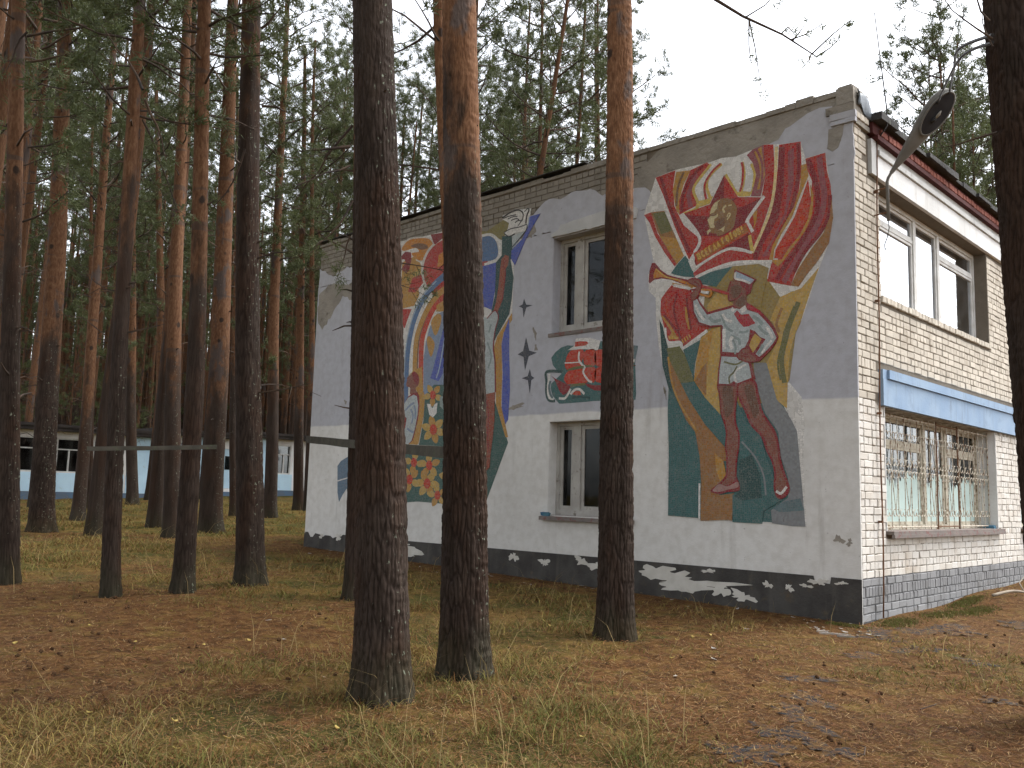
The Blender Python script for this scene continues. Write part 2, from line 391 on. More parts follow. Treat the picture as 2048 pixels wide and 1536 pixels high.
MT = dict(
    plaster=m_plaster(),
    mortar=m_rough('mortar_coat', (0.215, 0.195, 0.165), (0.285, 0.26, 0.22), 2.2, 0.92, 0.02, 14, c2=(0.15, 0.135, 0.11), t2=(0.55, 0.7)),
    joint=m_rough('wall_joint', (0.13, 0.11, 0.085), (0.20, 0.17, 0.135), 6, 0.95, 0.006, 50),
    joint_front=m_joint_front(),
    brick_cream=m_brick('cream_brick', (0.57, 0.52, 0.44), (0.40, 0.36, 0.30), (0.19, 0.145, 0.095), 0.5),
    brick_white=m_brick('whitewashed_brick', (0.62, 0.60, 0.56), (0.50, 0.46, 0.40), (0.33, 0.26, 0.19), 0.6),
    brick_grey=m_brick('grey_painted_brick', (0.185, 0.185, 0.187), (0.245, 0.245, 0.245), (0.11, 0.105, 0.095), 0.6),
    brick_dull=m_brick('weathered_brick', (0.275, 0.25, 0.21), (0.205, 0.185, 0.155), (0.12, 0.11, 0.085), 0.7),
    brick_red=m_brick('red_brick', (0.20, 0.060, 0.042), (0.25, 0.095, 0.07), (0.07, 0.025, 0.02), 0.55),
    red_paint=m_rough('dark_red_paint', (0.055, 0.014, 0.013), (0.085, 0.022, 0.020), 4),
    plinth=m_rough('tar_plinth', (0.040, 0.037, 0.034), (0.070, 0.066, 0.060), 2.5, 0.85, 0.008, 25, c2=(0.085, 0.066, 0.045), t2=(0.56, 0.74), streak=(0.10, 0.092, 0.08)),
    peel=m_rough('peeled_patch', (0.56, 0.54, 0.49), (0.47, 0.45, 0.40), 5, 0.9, 0.004, 50),
    blue=m_rough('blue_paint', (0.20, 0.29, 0.415), (0.25, 0.34, 0.45), 1.8, 0.75, 0.003, 30, c2=(0.17, 0.23, 0.31), t2=(0.55, 0.75), streak=(0.13, 0.16, 0.19)),
    beam=m_rough('whitewashed_beam', (0.68, 0.68, 0.67), (0.57, 0.57, 0.55), 1.4, 0.85, 0.006, 22, c2=(0.45, 0.44, 0.41), t2=(0.6, 0.8), streak=(0.36, 0.345, 0.31)),
    greybeam=m_rough('bare_concrete', (0.40, 0.40, 0.39), (0.50, 0.50, 0.48), 2.2, 0.9, 0.006, 25, c2=(0.27, 0.26, 0.24), t2=(0.58, 0.75)),
    felt=m_rough('roofing_felt', (0.028, 0.027, 0.026), (0.05, 0.048, 0.045), 4, 0.85, 0.02, 18, c2=(0.09, 0.10, 0.075), t2=(0.6, 0.7)),
    tin=m_rough('bent_tin', (0.06, 0.075, 0.09), (0.12, 0.14, 0.16), 5, 0.45, 0.003, 20, 0.5),
    frame_w=m_rough('flaking_white_frame', (0.62, 0.62, 0.60), (0.50, 0.49, 0.46), 4, 0.7, 0.004, 30, c2=(0.27, 0.23, 0.18), t2=(0.58, 0.72)),
    frame_y=m_rough('flaking_cream_frame', (0.55, 0.51, 0.41), (0.43, 0.385, 0.30), 5, 0.75, 0.004, 30, c2=(0.17, 0.115, 0.065), t2=(0.5, 0.66)),
    frame_g=m_rough('grey_window_frame', (0.43, 0.415, 0.38), (0.33, 0.315, 0.285), 4, 0.8, 0.004, 30, c2=(0.17, 0.15, 0.12), t2=(0.58, 0.72)),
    iron=m_rough('painted_iron', (0.52, 0.48, 0.40), (0.42, 0.37, 0.29), 7, 0.7, 0.002, 50, c2=(0.16, 0.075, 0.035), t2=(0.5, 0.62)),
    rust=m_rough('rusty_iron', (0.10, 0.05, 0.028), (0.17, 0.085, 0.045), 6, 0.85, 0.003, 50, c2=(0.09, 0.05, 0.035)),
    cable=m_rough('black_cable', (0.02, 0.02, 0.02), (0.035, 0.032, 0.03), 6, 0.6, 0),
    sillmat=m_rough('old_tin_sill', (0.145, 0.13, 0.12), (0.20, 0.17, 0.15), 5, 0.8, 0.003, 30, c2=(0.17, 0.085, 0.075), t2=(0.52, 0.62)),
    teal=m_rough('teal_window_paint', (0.50, 0.62, 0.58), (0.43, 0.55, 0.52), 2.5, 0.6, 0),
    bluechip=m_rough('blue_paint_remnant', (0.05, 0.13, 0.22), (0.07, 0.16, 0.20), 7, 0.8, 0.003),
    inside=m_rough('room_wall', (0.26, 0.25, 0.22), (0.20, 0.19, 0.17), 1, 0.9, 0),
    lamp=m_rough('lamp_enamel', (0.17, 0.165, 0.15), (0.12, 0.115, 0.105), 3, 0.55, 0.002, 25, c2=(0.16, 0.14, 0.11), t2=(0.6, 0.7)),
    lampin=m_rough('lamp_reflector', (0.020, 0.021, 0.025), (0.035, 0.036, 0.042), 5, 0.5, 0),
    board=m_rough('weathered_board', (0.050, 0.046, 0.036), (0.075, 0.068, 0.053), 6, 0.9, 0.006, 25, c2=(0.075, 0.09, 0.05), t2=(0.55, 0.68)),
    bark=m_bark(),
    limb=m_rough('limb_bark', (0.035, 0.028, 0.024), (0.085, 0.055, 0.036), 3, 0.9, 0),
    needles=m_needles('pine_needles', (0.040, 0.056, 0.022), (0.094, 0.110, 0.044)),
    needles2=m_needles('young_pine_needles', (0.045, 0.060, 0.022), (0.095, 0.114, 0.042)),
    ground=m_ground(),
    vcol=m_vcol('grass_blade'),
    litter=m_vcol('needle_litter', 0.9, 0.0),
    asphalt=m_rough('old_asphalt', (0.024, 0.025, 0.027), (0.036, 0.037, 0.039), 5, 0.95, 0.01, 60, spec=0.08, c2=(0.090, 0.052, 0.022), t2=(0.44, 0.56)),
    moss=m_rough('bright_moss', (0.055, 0.075, 0.014), (0.10, 0.115, 0.024), 14, 0.95, 0.02, 60, c2=(0.06, 0.04, 0.02), t2=(0.45, 0.6)),
    cone=m_rough('cone_scales', (0.040, 0.023, 0.013), (0.070, 0.040, 0.022), 30, 1.0, 0, spec=0.0),
    leaf=m_rough('yellow_leaf', (0.30, 0.235, 0.065), (0.25, 0.155, 0.04), 20, 0.7, 0),
    chip=m_rough('plaster_crumb', (0.33, 0.31, 0.28), (0.24, 0.225, 0.195), 9, 0.9, 0),
    twig=m_rough('dry_twig', (0.20, 0.165, 0.125), (0.27, 0.23, 0.18), 6, 0.9, 0),
    hutblue=m_rough('hut_blue_board', (0.52, 0.71, 0.83), (0.46, 0.64, 0.77), 2, 0.8, 0.002, 30, c2=(0.42, 0.52, 0.57)),
    hutwhite=m_rough('hut_whitewash', (0.80, 0.79, 0.77), (0.70, 0.68, 0.65), 2, 0.85, 0.002, 30, c2=(0.42, 0.34, 0.29), t2=(0.62, 0.75)),
    hutplinth=m_rough('hut_blue_plinth', (0.09, 0.16, 0.25), (0.11, 0.14, 0.18), 2, 0.9, 0),
    hutroof=m_rough('hut_roof_edge', (0.030, 0.026, 0.024), (0.05, 0.04, 0.035), 3, 0.9, 0),
    glass_end=m_glass('forest_facing_glass', (0.22, 0.23, 0.23), 0.12),
    glass_dark=m_glass('dusty_dark_glass', (0.34, 0.36, 0.36), 0.7),
    glass_sky=m_glass('sky_reflecting_glass', (0.5, 0.58, 0.68), 1.9, 0.015),
)
MT['mosaic'] = m_mosaic()
MT['tile'] = m_rough('white_mosaic_tile', (0.60, 0.585, 0.55), (0.50, 0.485, 0.455), 3, 0.6, 0.002, 40, 0.3, obj_var=0.25)

# ================================================================== SETTING
# ground: one polar sheet round the camera foot, out to the horizon
def ground_sheet():
    nr, na = 230, 300
    rad = 0.4 * (700 / 0.4) ** (np.arange(nr) / (nr - 1))
    ang = np.arange(na) * 2 * math.pi / na
    R, A = np.meshgrid(rad, ang, indexing='ij')
    X = CAM.x + R * np.cos(A); Y = CAM.y + R * np.sin(A)
    Z = terrain(X, Y)
    V = np.stack([X, Y, Z], -1).reshape(-1, 3)
    V = np.vstack([V, [[CAM.x, CAM.y, tz(CAM.x, CAM.y)]]])
    i = np.arange(nr - 1)[:, None]; j = np.arange(na)[None, :]; j2 = (j + 1) % na
    Q = np.stack([i * na + j, (i + 1) * na + j, (i + 1) * na + j2, i * na + j2], -1).reshape(-1, 4)
    jj = np.arange(na); F = np.stack([np.full(na, nr * na), jj, (jj + 1) % na], -1)
    me = mesh_np('ground', V, F, Q); smooth(me)
    at = me.attributes.new('grassy', 'FLOAT', 'POINT'); at.data.foreach_set('value', grassy(V[:, 0], V[:, 1]).astype(np.float32))
    return tag(link('ground', me, MT['ground']), kind='structure')

def grassy(x, y):
    """0 = bare needle litter, 1 = grass"""
    g = fbm(x * 0.42 + 3.1, y * 0.42 + 9.7, 5, 4)
    g = np.clip((g - 0.36) / 0.28, 0, 1)
    # depth along the view and sideways offset
    d = (x - CAM.x) * fw.x + (y - CAM.y) * fw.y; s = (x - CAM.x) * rt.x + (y - CAM.y) * rt.y
    near = np.clip((7.4 - d - 0.35 * np.clip(s, 0, 9)) / 1.8, 0, 1) * np.clip((1.5 - s) / 0.9, 0, 1)
    bare = np.exp(-(((d - 9.3) / 1.5) ** 2)) * np.clip((-0.9 - s) / 0.8, 0, 1)
    bare = np.maximum(bare, np.clip((s - 0.6) / 1.2, 0, 1) * 0.6)
    bare = np.maximum(bare, np.clip(1.2 - np.abs(y + 0.3) / 0.9, 0, 1) * ((x > -13) & (x < 1)))
    far = np.clip((d - 10.5) / 2.5, 0, 1) * np.clip((-1.5 - s) / 2, 0, 1)
    return np.clip(g * 0.85 + near * 0.75 + far * 0.42 - bare * 0.72, 0, 1)
ground = ground_sheet()

def blob(cx, cy, rx, ry, n=26, rot=0.0, seed=0, rough=0.35):
    r = random.Random(seed); ph = [r.uniform(0, 6.3) for _ in range(6)]
    P = []
    for k in range(n):
        t = 2 * math.pi * k / n
        q = 1 + rough * (0.45 * math.sin(2 * t + ph[0]) + 0.35 * math.sin(3 * t + ph[1]) + 0.3 * math.sin(5 * t + ph[2]) + 0.25 * math.sin(9 * t + ph[3])) + r.uniform(-.12, .12) * rough * 2
        u, v = rx * q * math.cos(t), ry * q * math.sin(t)
        P.append((cx + u * math.cos(rot) - v * math.sin(rot), cy + u * math.sin(rot) + v * math.cos(rot)))
    return P
def ground_patch(blobs, lift):
    mb = MB()
    for k, P in enumerate(blobs):
        cx = sum(p[0] for p in P) / len(P); cy = sum(p[1] for p in P) / len(P)
        n = len(P); rings = [0.33, 0.66, 1.0]
        vs = [(cx, cy, tz(cx, cy) + lift)]
        for r_ in rings: vs += [(cx + (x - cx) * r_, cy + (y - cy) * r_, tz(cx + (x - cx) * r_, cy + (y - cy) * r_) + lift * (1 if r_ < 1 else 0.35) + k * 0.0006) for x, y in P]
        fs = [(0, 1 + i, 1 + (i + 1) % n) for i in range(n)]
        for q in range(2): fs += [(1 + q * n + i, 1 + (q + 1) * n + i, 1 + (q + 1) * n + (i + 1) % n, 1 + q * n + (i + 1) % n) for i in range(n)]
        mb.add(vs, fs)
    return mb
def scr(px, d):
    """ground point seen at image x (0..2048 at the horizon) and horizontal depth d"""
    s = (px - 1024) / 1797.0 * d
    return CAM.x + fw.x / math.cos(PITCH) * d + rt.x * s, CAM.y + fw.y / math.cos(PITCH) * d + rt.y * s
ASPH = [(0.43, -0.58, .42, .16), (0.84, 0.32, .62, .22), (0.76, -1.92, .26, .09), (1.05, -1.23, .34, .10), (0.95, -3.5, .30, .07), (1.30, -4.17, .26, .10), (1.53, -4.81, .22, .15), (1.64, -5.34, .24, .11), (1.72, -5.85, .30, .12), (2.05, -5.45, .2, .08), (1.74, -1.59, .22, .08), (2.34, -2.98, .18, .07), (1.5, 1.6, .5, .2)]
ap = ground_patch([blob(x, y, a * .62, b * 2.1, 60, YAW + .12 * math.sin(i * 2.3), i, 0.7) for i, (x, y, a, b) in enumerate(ASPH)], 0.004).build('asphalt', MT['asphalt'])
tag(ap, kind='structure')
MOSS = [(0.35, 1.7, 0.12, 0.40), (0.55, 2.5, 0.14, 0.36), (3.95, -1.9, 0.2, 0.10), (0.26, 0.45, .14, .3), (.2, 3.2, .1, .5), (-.1, -.25, .2, .06)]

# ================================================================== SCHOOL-LIKE CLUBHOUSE
bld = empty('clubhouse', (0, 0, 0), 'two storey brick building with faded mosaics on its white end wall', 'building')
LW, DEP = 12.12, 13.6           # end wall length (along -X), front wall length (along +Y)
TOP = 6.93
CH = 0.0985                     # one brick course

def holes_rects(u0, u1, v0, v1, holes):
    us = sorted({u0, u1, *[h[0] for h in holes], *[h[1] for h in holes]}); vs_ = sorted({v0, v1, *[h[2] for h in holes], *[h[3] for h in holes]})
    us = [u for u in us if u0 <= u <= u1]; vs_ = [v for v in vs_ if v0 <= v <= v1]
    out = []
    for a, b in zip(us, us[1:]):
        run = None
        for c, d in zip(vs_, vs_[1:]):
            inside = any(h[0] <= (a + b) / 2 <= h[1] and h[2] <= (c + d) / 2 <= h[3] for h in holes)
            if inside:
                if run: out.append((a, b, *run)); run = None
            else: run = (run[0], d) if run else (c, d)
        if run: out.append((a, b, *run))
    return out

EW = [(-5.19, -3.53, 1.15, 2.69), (-5.19, -3.53, 4.16, 5.81)]
FWIN = [(0.81, 5.62, 1.11, 2.76), (0.81, 5.5, 4.27, 5.86), (6.95, 11.75, 1.11, 2.76), (6.95, 11.75, 4.27, 5.86)]
# end wall: masonry core, plaster skin in front of it
c = MB()
for a, b, z0, z1 in holes_rects(-LW, -0.014, -0.3, TOP - 0.02, EW): c.box(a, b, 0.0, 0.38, z0, z1)
wall_end = c.build('end_wall', MT['joint'], bld)
PLY = -0.024
p = MB()
for a, b, z0, z1 in holes_rects(-LW - 0.02, 0.0, 0.0, 5.92, EW):
    p.box(a, b, PLY, -0.001, z0, z1)
plaster = p.build('plaster_coat', MT['plaster'], bld)
def wall_poly(name, pts, y, mat, parent, back=0.0, jag=0.0, seed=3):
    r = random.Random(seed); P = []
    n = len(pts)
    for i in range(n):
        a = Vector(pts[i]); b = Vector(pts[(i + 1) % n]); k = max(1, int((b - a).length / 0.09)) if jag else 1
        for q in range(k):
            w = a.lerp(b, q / k)
            if jag and q: w += Vector((r.uniform(-jag, jag), r.uniform(-jag, jag)))
            P.append((w.x, w.y))
    mb = MB().prism(P, lambda u, v: (u, y, v), lambda u, v: (u, back - 0.0005, v))
    return mb.build(name, mat, parent)
# upper edge of the plaster where it has fallen away
wall_poly('plaster_edge', [(-12.13, 5.9205), (-12.13, 6.35), (-11.6, 6.1), (-11.1, 6.25), (-10.4, 6.02), (-9.6, 6.02), (-9, 5.98), (-8.4, 5.9205)], PLY + .001, MT['plaster'], bld, jag=0.03, seed=5)
wall_poly('plaster_edge', [(-5.78, 5.9205), (-5.7, 6.22), (-5.55, 6.40), (-5.3, 6.52), (-5.05, 6.46), (-4.8, 6.53), (-4.4, 6.50), (-4.15, 6.33), (-3.8, 6.35), (-3.3, 6.28), (-3.15, 6.12), (-2.6, 6.05), (-2.0, 5.9205)], PLY + .001, MT['plaster'], bld, jag=0.03, seed=6)
wall_poly('plaster_edge', [(-1.35, 5.9205), (-1.3, 6.42), (-1.05, 6.47), (-0.95, 6.60), (-0.78, 6.66), (-0.62, 6.73), (-0.45, 6.76), (-0.28, 6.73), (-0.22, 6.55), (-0.12, 6.44), (0.0, 6.44), (0.0, 5.9205)], PLY + .001, MT['plaster'], bld, jag=0.02, seed=7)
# rough mortar coat below the coping, over the emblem mosaic
wall_poly('mortar_skim', [(-3.55, 5.93), (-3.6, 6.3), (-3.4, 6.62), (-3.0, 6.84), (-2.2, 6.88), (-1.2, 6.88), (-0.3, 6.9), (-0.06, 6.9), (-0.06, 6.42), (-0.5, 6.3), (-1.2, 5.93)], -0.016, MT['mortar'], bld, jag=0.02, seed=8)
wall_poly('mortar_skim', [(-12.1, 5.2), (-12.1, 5.75), (-11.75, 5.95), (-11.1, 5.85), (-10.6, 5.93), (-10.3, 5.7), (-10.75, 5.45), (-11.2, 5.62), (-11.55, 5.25), (-11.9, 4.95)], PLY - .003, MT['mortar'], bld, jag=0.03, seed=9)
wall_poly('mortar_skim', [(-0.35, 6.16), (-0.33, 6.42), (-0.12, 6.44), (-0.14, 6.3), (-0.2, 6.14), (-0.28, 6.1)], PLY - .004, MT['mortar'], bld, jag=0.015, seed=10)

# exposed grey bricks along the top of the end wall, and the front wall's cream bricks: individual bricks nearest the camera
def brick_mesh(name, l, h, t=0.06, seed=0):
    r = random.Random(seed); mb = MB(); j = lambda a: r.uniform(-a, a)
    e = 0.007
    b = [(-l / 2, t, -h / 2), (l / 2, t, -h / 2), (l / 2, t, h / 2), (-l / 2, t, h / 2)]
    m = [(-l / 2 + j(.004), e, -h / 2 + j(.003)), (l / 2 + j(.004), e, -h / 2 + j(.003)), (l / 2 + j(.004), e, h / 2 + j(.003)), (-l / 2 + j(.004), e, h / 2 + j(.003))]
    f = [(-l / 2 + e + j(.004), j(.002), -h / 2 + e + j(.003)), (l / 2 - e + j(.004), j(.002), -h / 2 + e + j(.003)), (l / 2 - e + j(.004), j(.002), h / 2 - e + j(.003)), (-l / 2 + e + j(.004), j(.002), h / 2 - e + j(.003))]
    fs = [(8, 9, 10, 11)]
    for i in range(4):
        k = (i + 1) % 4
        fs += [(i, k, 4 + k, 4 + i), (4 + i, 4 + k, 8 + k, 8 + i)]
    mb.add(b + m + f, fs); me = bpy.data.meshes.new(name); me.from_pydata(mb.v, [], mb.f); me.update(); return me
BM = {}
for kind, (l, h) in dict(S=(0.250, 0.088), H=(0.118, 0.088), R=(0.086, 0.122)).items():
    for k in range(4): BM[kind, k] = (brick_mesh('brick_' + kind + str(k), l, h, seed=k * 7 + ord(kind)), l, h)
def zone_mat(z, wall):
    if wall == 'E': return 'brick_dull'
    if z < 0.58: return 'brick_grey'
    if z < 2.80: return 'brick_white'
    return 'brick_cream'
# list of bricks: (wall, along, z, kind, proud)
BR = []
def rows_front():
    z = 0.02; k = 0
    while z < 6.40:
        h = CH; kind = 'S'
        if abs(z - 0.315) < 0.05 or abs(z - 3.255) < 0.05: kind, h = 'R', 0.133
        elif k % 4 == 2: kind = 'H'
        pitch = {'S': 0.26, 'H': 0.13, 'R': 0.0975}[kind]
        y = 0.0 + (0.0 if kind != 'S' else (0.13 if k % 2 else 0.0))
        first = True
        if kind == 'S' and k % 2: BR.append(('F', 0.065, z + h / 2, 'H'))
        while y < DEP - 0.1:
            kk = kind
            if kind == 'S' and random.random() < 0.2: kk = 'H'
            w = {'S': 0.26, 'H': 0.13, 'R': 0.0975}[kk]
            BR.append(('F', y + w / 2, z + h / 2, kk)); y += w
        z += h; k += 1
rows_front()
SILLROW = 4.215
def fblocked(y, z, w, h):
    for a, b, c_, d in FWIN:
        if y + w / 2 > a + .01 and y - w / 2 < b - .01 and z + h / 2 > c_ + .01 and z - h / 2 < d - .01: return True
    if y + w / 2 > 0.66 and z + h / 2 > 2.77 and z - h / 2 < 3.25: return True
    if y + w / 2 > 0.47 and z + h / 2 > 5.87: return True
    return False
out = []
for wl_, y, z, k in BR:
    l, h = BM[k, 0][1:]
    if fblocked(y, z, l, h):
        # try the half brick that still fits beside an opening
        continue
    out.append((wl_, y, z, k))
BR = out
# close the ragged jamb edges with header bricks
for a, b, c_, d in FWIN:
    zs = sorted({round(q[2], 4) for q in BR if c_ < q[2] < d - .03})
    for z in zs:
        row = [q for q in BR if abs(q[2] - z) < .01]
        for edge, sg in ((a, -1), (b, 1)):
            ys = [q[1] + sg * -1 * 0 for q in row if (q[1] < a if sg < 0 else q[1] > b)]
            if not ys: continue
            nb = max(row, key=lambda q: (q[1] if q[1] < a else -99)) if sg < 0 else min(row, key=lambda q: (q[1] if q[1] > b else 99))
            l = BM[nb[3], 0][1]
            gap = (edge - (nb[1] + l / 2)) if sg < 0 else ((nb[1] - l / 2) - edge)
            if gap > 0.045: BR.append(('J', (edge - gap / 2 + .003 if sg < 0 else edge + gap / 2 - .003), z, gap))
# row of headers on edge as the upper sills, proud of the wall
for a, b, c_, d in (FWIN[1], FWIN[3]):
    y = a - 0.02
    while y < b: BR.append(('L', y + 0.065, SILLROW, 'H')); y += 0.131
# drop the wall bricks right behind the sill row
BR = [q for q in BR if not (q[0] == 'F' and abs(q[2] - SILLROW) < 0.075 and any(a - .05 < q[1] < b for a, b in ((FWIN[1][0], FWIN[1][1]), (FWIN[3][0], FWIN[3][1]))))]
k = 0; z = 4.955
while z < TOP - 0.06:
    x = -LW + (0.13 if k % 2 else 0.0)
    while x < -0.28:
        kd = 'H' if k % 4 == 2 or random.random() < 0.15 else 'S'; w = 0.13 if kd == 'H' else 0.26
        if z > 5.9 and x < -3.3 and random.random() > 0.03: BR.append(('E', x + w / 2, z + CH / 2, kd))
        x += w
    z += CH; k += 1
def brick_xf(q):
    wl_, u, z, kd = q
    jx = random.uniform(-.003, .003)
    if wl_ == 'E': return Matrix.Translation((u, -0.014 + jx, z)) @ Matrix.Rotation(random.uniform(-.02, .02), 4, 'Y')
    pr = 0.0 if wl_ != 'L' else 0.028
    lw = random.uniform(.93, 1.03) if wl_ == 'F' else 1
    return Matrix.Translation((pr + jx * 1.6, u + random.uniform(-.006, .006), z + random.uniform(-.0035, .0035))) @ Matrix.Rotation(math.pi / 2, 4, 'Z') @ Matrix.Rotation(random.uniform(-.022, .022), 4, 'Y') @ Matrix.Diagonal((lw, 1, random.uniform(.95, 1.03), 1))
def seen_size(q):
    P = Vector((q[1], 0, q[2])) if q[0] == 'E' else Vector((0, q[1], q[2]))
    d = (P - CAM); dep = d.dot(fw)
    l = q[3] if q[0] == 'J' else BM[q[3], 0][1]
    face = abs(d.normalized().y) if q[0] == 'E' else abs(d.normalized().x)
    if q[0] == 'F' and q[1] > 6.3: return 0
    return l * 0.088 * face / dep ** 2
order = sorted(range(len(BR)), key=lambda i: -seen_size(BR[i]))
single = set(i for i in order if BR[i][0] in 'FLE')  # candidates
picked = []
for i in order:
    if BR[i][0] in 'FLE' and len(picked) < 296: picked.append(i)
pk = set(picked)
# the front wall masonry behind the bricks
c = MB()
for a, b, z0, z1 in holes_rects(0.0, DEP, -0.3, 6.42, FWIN): c.box(-0.36, -0.013, a, b, z0, z1)
wall_front = c.build('front_wall', MT['joint_front'], bld)
BMAT = {}
for i in picked:
    q = BR[i]; kd = q[3]; mname = zone_mat(q[2], q[0]); key = (kd, random.randrange(4), mname)
    if key not in BMAT:
        me = BM[key[0], key[1]][0].copy(); me.materials.append(MT[mname]); BMAT[key] = me
    o = bpy.data.objects.new('brick', BMAT[key]); COL.objects.link(o)
    o.parent = wall_end if q[0] == 'E' else wall_front
    o.matrix_local = brick_xf(q)
rest = {}
for i, q in enumerate(BR):
    if i in pk: continue
    mname = zone_mat(q[2], q[0]); mb = rest.setdefault((mname, 'E' if q[0] == 'E' else 'F'), MB())
    if q[0] == 'J':
        g_ = q[3] - 0.008
        mb.box(-0.05, random.uniform(-.003, .003), q[1] - g_ / 2, q[1] + g_ / 2, q[2] - .044, q[2] + .044)
        continue
    me = BM[q[3], random.randrange(4)][0]; X = brick_xf(q)
    mb.add([X @ v.co for v in me.vertices], [tuple(p.vertices) for p in me.polygons])
for (mname, w_), mb in rest.items():
    tag(mb.build('brickwork', MT[mname], wall_end if w_ == 'E' else wall_front), kind='stuff')

# ---- parapet, coping, corner corbels
mb = MB()
x = -LW - 0.03; r = random.Random(4)
while x < -0.1:
    w = min(r.uniform(0.12, 0.45), -0.05 - x); h = TOP + r.uniform(-.028, .026) - (0.02 if x < -4 else 0)
    mb.box(x, x + w - 0.004, -0.03 - r.uniform(0, .012), 0.30, TOP - 0.085, h); x += w
mb.build('coping', MT['mortar'], bld)
mb = MB()
x = -LW - 0.05
while x < -4.6:
    w = r.uniform(0.5, 1.0); a = TOP + 0.006 + r.uniform(0, .02)
    mb.box(x, x + w + .03, -0.075 - r.uniform(0, .03), 0.36, a, a + 0.016); x += w
mb.build('felt_strip', MT['felt'], bld)
# corner block with corbels
mb = MB(); mb.box(-0.36, 0.03, -0.05, 0.3, 6.60, 6.70, .006); mb.box(-0.22, 0.02, -0.045, 0.42, 6.70, 6.93, .012); mb.box(-0.20, 0.0, -.03, .2, 6.93, 6.965, .01)
mb.build('corner_block', MT['mortar'], bld)
mb = MB(); mb.box(-0.30, 0.045, -0.055, 0.005, 6.505, 6.595, .005); mb.box(-0.29, 0.04, -0.05, 0.004, 6.44, 6.50, .004)
mb.build('corbel', MT['plaster'], bld)
for k_ in range(3):
    o = link('corbel_brick', brick_mesh('corbel_brick', 0.118, 0.088, 0.08, 30 + k_), MT['brick_cream'], bld)
    o.matrix_local = Matrix.Translation((0.045, 0.07 + 0.131 * k_, 6.55)) @ Matrix.Rotation(math.pi / 2, 4, 'Z')
MB().box(-0.3, 0.03, 0.006, 0.47, 6.43, 6.5).build('corbel', MT['mortar'], bld)
# bent tin flashing at the corner
me = bpy.data.meshes.new('tin_flashing'); V = []; nx, ny = 7, 9
for a in range(nx):
    for b in range(ny):
        u = a / (nx - 1); v = b / (ny - 1)
        V.append((0.05 + 0.05 * math.sin(v * 2.0) - .05 * v + 0.016 * math.sin(u * 9 + v * 3), 0.02 + 0.46 * u, 6.68 + 0.24 * v - 0.10 * u + 0.03 * math.sin(u * 7 + v * 4)))
F = [(a * ny + b, (a + 1) * ny + b, (a + 1) * ny + b + 1, a * ny + b + 1) for a in range(nx - 1) for b in range(ny - 1)]
me.from_pydata(V, [], F); smooth(me); tf = link('tin_flashing', me, MT['tin'], bld)
sm_ = tf.modifiers.new('s', 'SOLIDIFY'); sm_.thickness = 0.004
# ---- bands of the front wall
g = 0.003
b_ = MB(); b_.box(-0.3, 0.055, 0.66, DEP, 2.765, 3.115); b_.build('blue_lintel', MT['blue'], bld)
MB().box(-0.3, 0.085, 0.80, DEP, 3.125, 3.245).box(-.3, .05, .66, DEP, 3.115, 3.2449).build('blue_lintel_ledge', MT['blue'], bld)
MB().box(-0.3, 0.045, 0.66, DEP, 5.865, 6.165).build('white_lintel', MT['beam'], bld)
MB().box(-0.3, 0.04, 0.47, 0.655, 5.875, 6.36).build('lintel_end', MT['greybeam'], bld)
MB().box(-0.3, 0.075, 0.66, DEP, 6.17, 6.245).box(-0.3, 0.03, 0.66, DEP, 6.245, 6.355).build('lintel_ledge', MT['greybeam'], bld)
MB().box(-0.3, 0.10, 0.55, DEP, 6.36, 6.425).box(-0.3, 0.07, 0.45, DEP, 6.425, 6.6).build('eaves_band', MT['red_paint'], bld)
y = 0.66; n_ = 0
rb = brick_mesh('red_header', 0.118, 0.088, 0.07, 77); rb.materials.append(MT['brick_red'])
far_rb = MB()
while y < DEP:
    X = Matrix.Translation((0.10 + random.uniform(-.006, .006), y + 0.065, 6.485 + random.uniform(-.006, .006))) @ Matrix.Rotation(math.pi / 2, 4, 'Z')
    if y < 6.6:
        o = bpy.data.objects.new('eaves_brick', rb); COL.objects.link(o); o.parent = bld; o.matrix_local = X
    else: far_rb.add([X @ v.co for v in rb.vertices], [tuple(p.vertices) for p in rb.polygons])
    y += 0.135
tag(far_rb.build('eaves_brickwork', MT['brick_red'], bld), kind='stuff')
mb = MB(); y = 0.42
while y < DEP:
    w = r.uniform(.3, .7); mb.box(-0.9, 0.19 + r.uniform(-.04, .05), y, y + w + .02, 6.585 + r.uniform(-.006, .006), 6.64 + r.uniform(0, .04), .008); y += w
mb.build('roof_edge', MT['felt'], bld)
MB().box(-LW, -0.02, 0.31, DEP, 6.52, 6.58).build('roof', MT['felt'], bld)
MB().box(-LW, -LW + 0.3, 0.39, DEP, -0.3, 6.515).box(-LW + .3, -0.4, DEP - 0.3, DEP - .01, -0.3, 6.515).build('rear_wall', MT['inside'], bld)
MB().box(-LW + .31, -0.37, 0.39, DEP - .31, 0.45, 0.6).box(-LW + .31, -0.37, 0.39, DEP - .31, 3.3, 3.55).box(-6.0, -5.9, .39, DEP - .31, .6, 6.5).build('inner_floor', MT['inside'], bld)

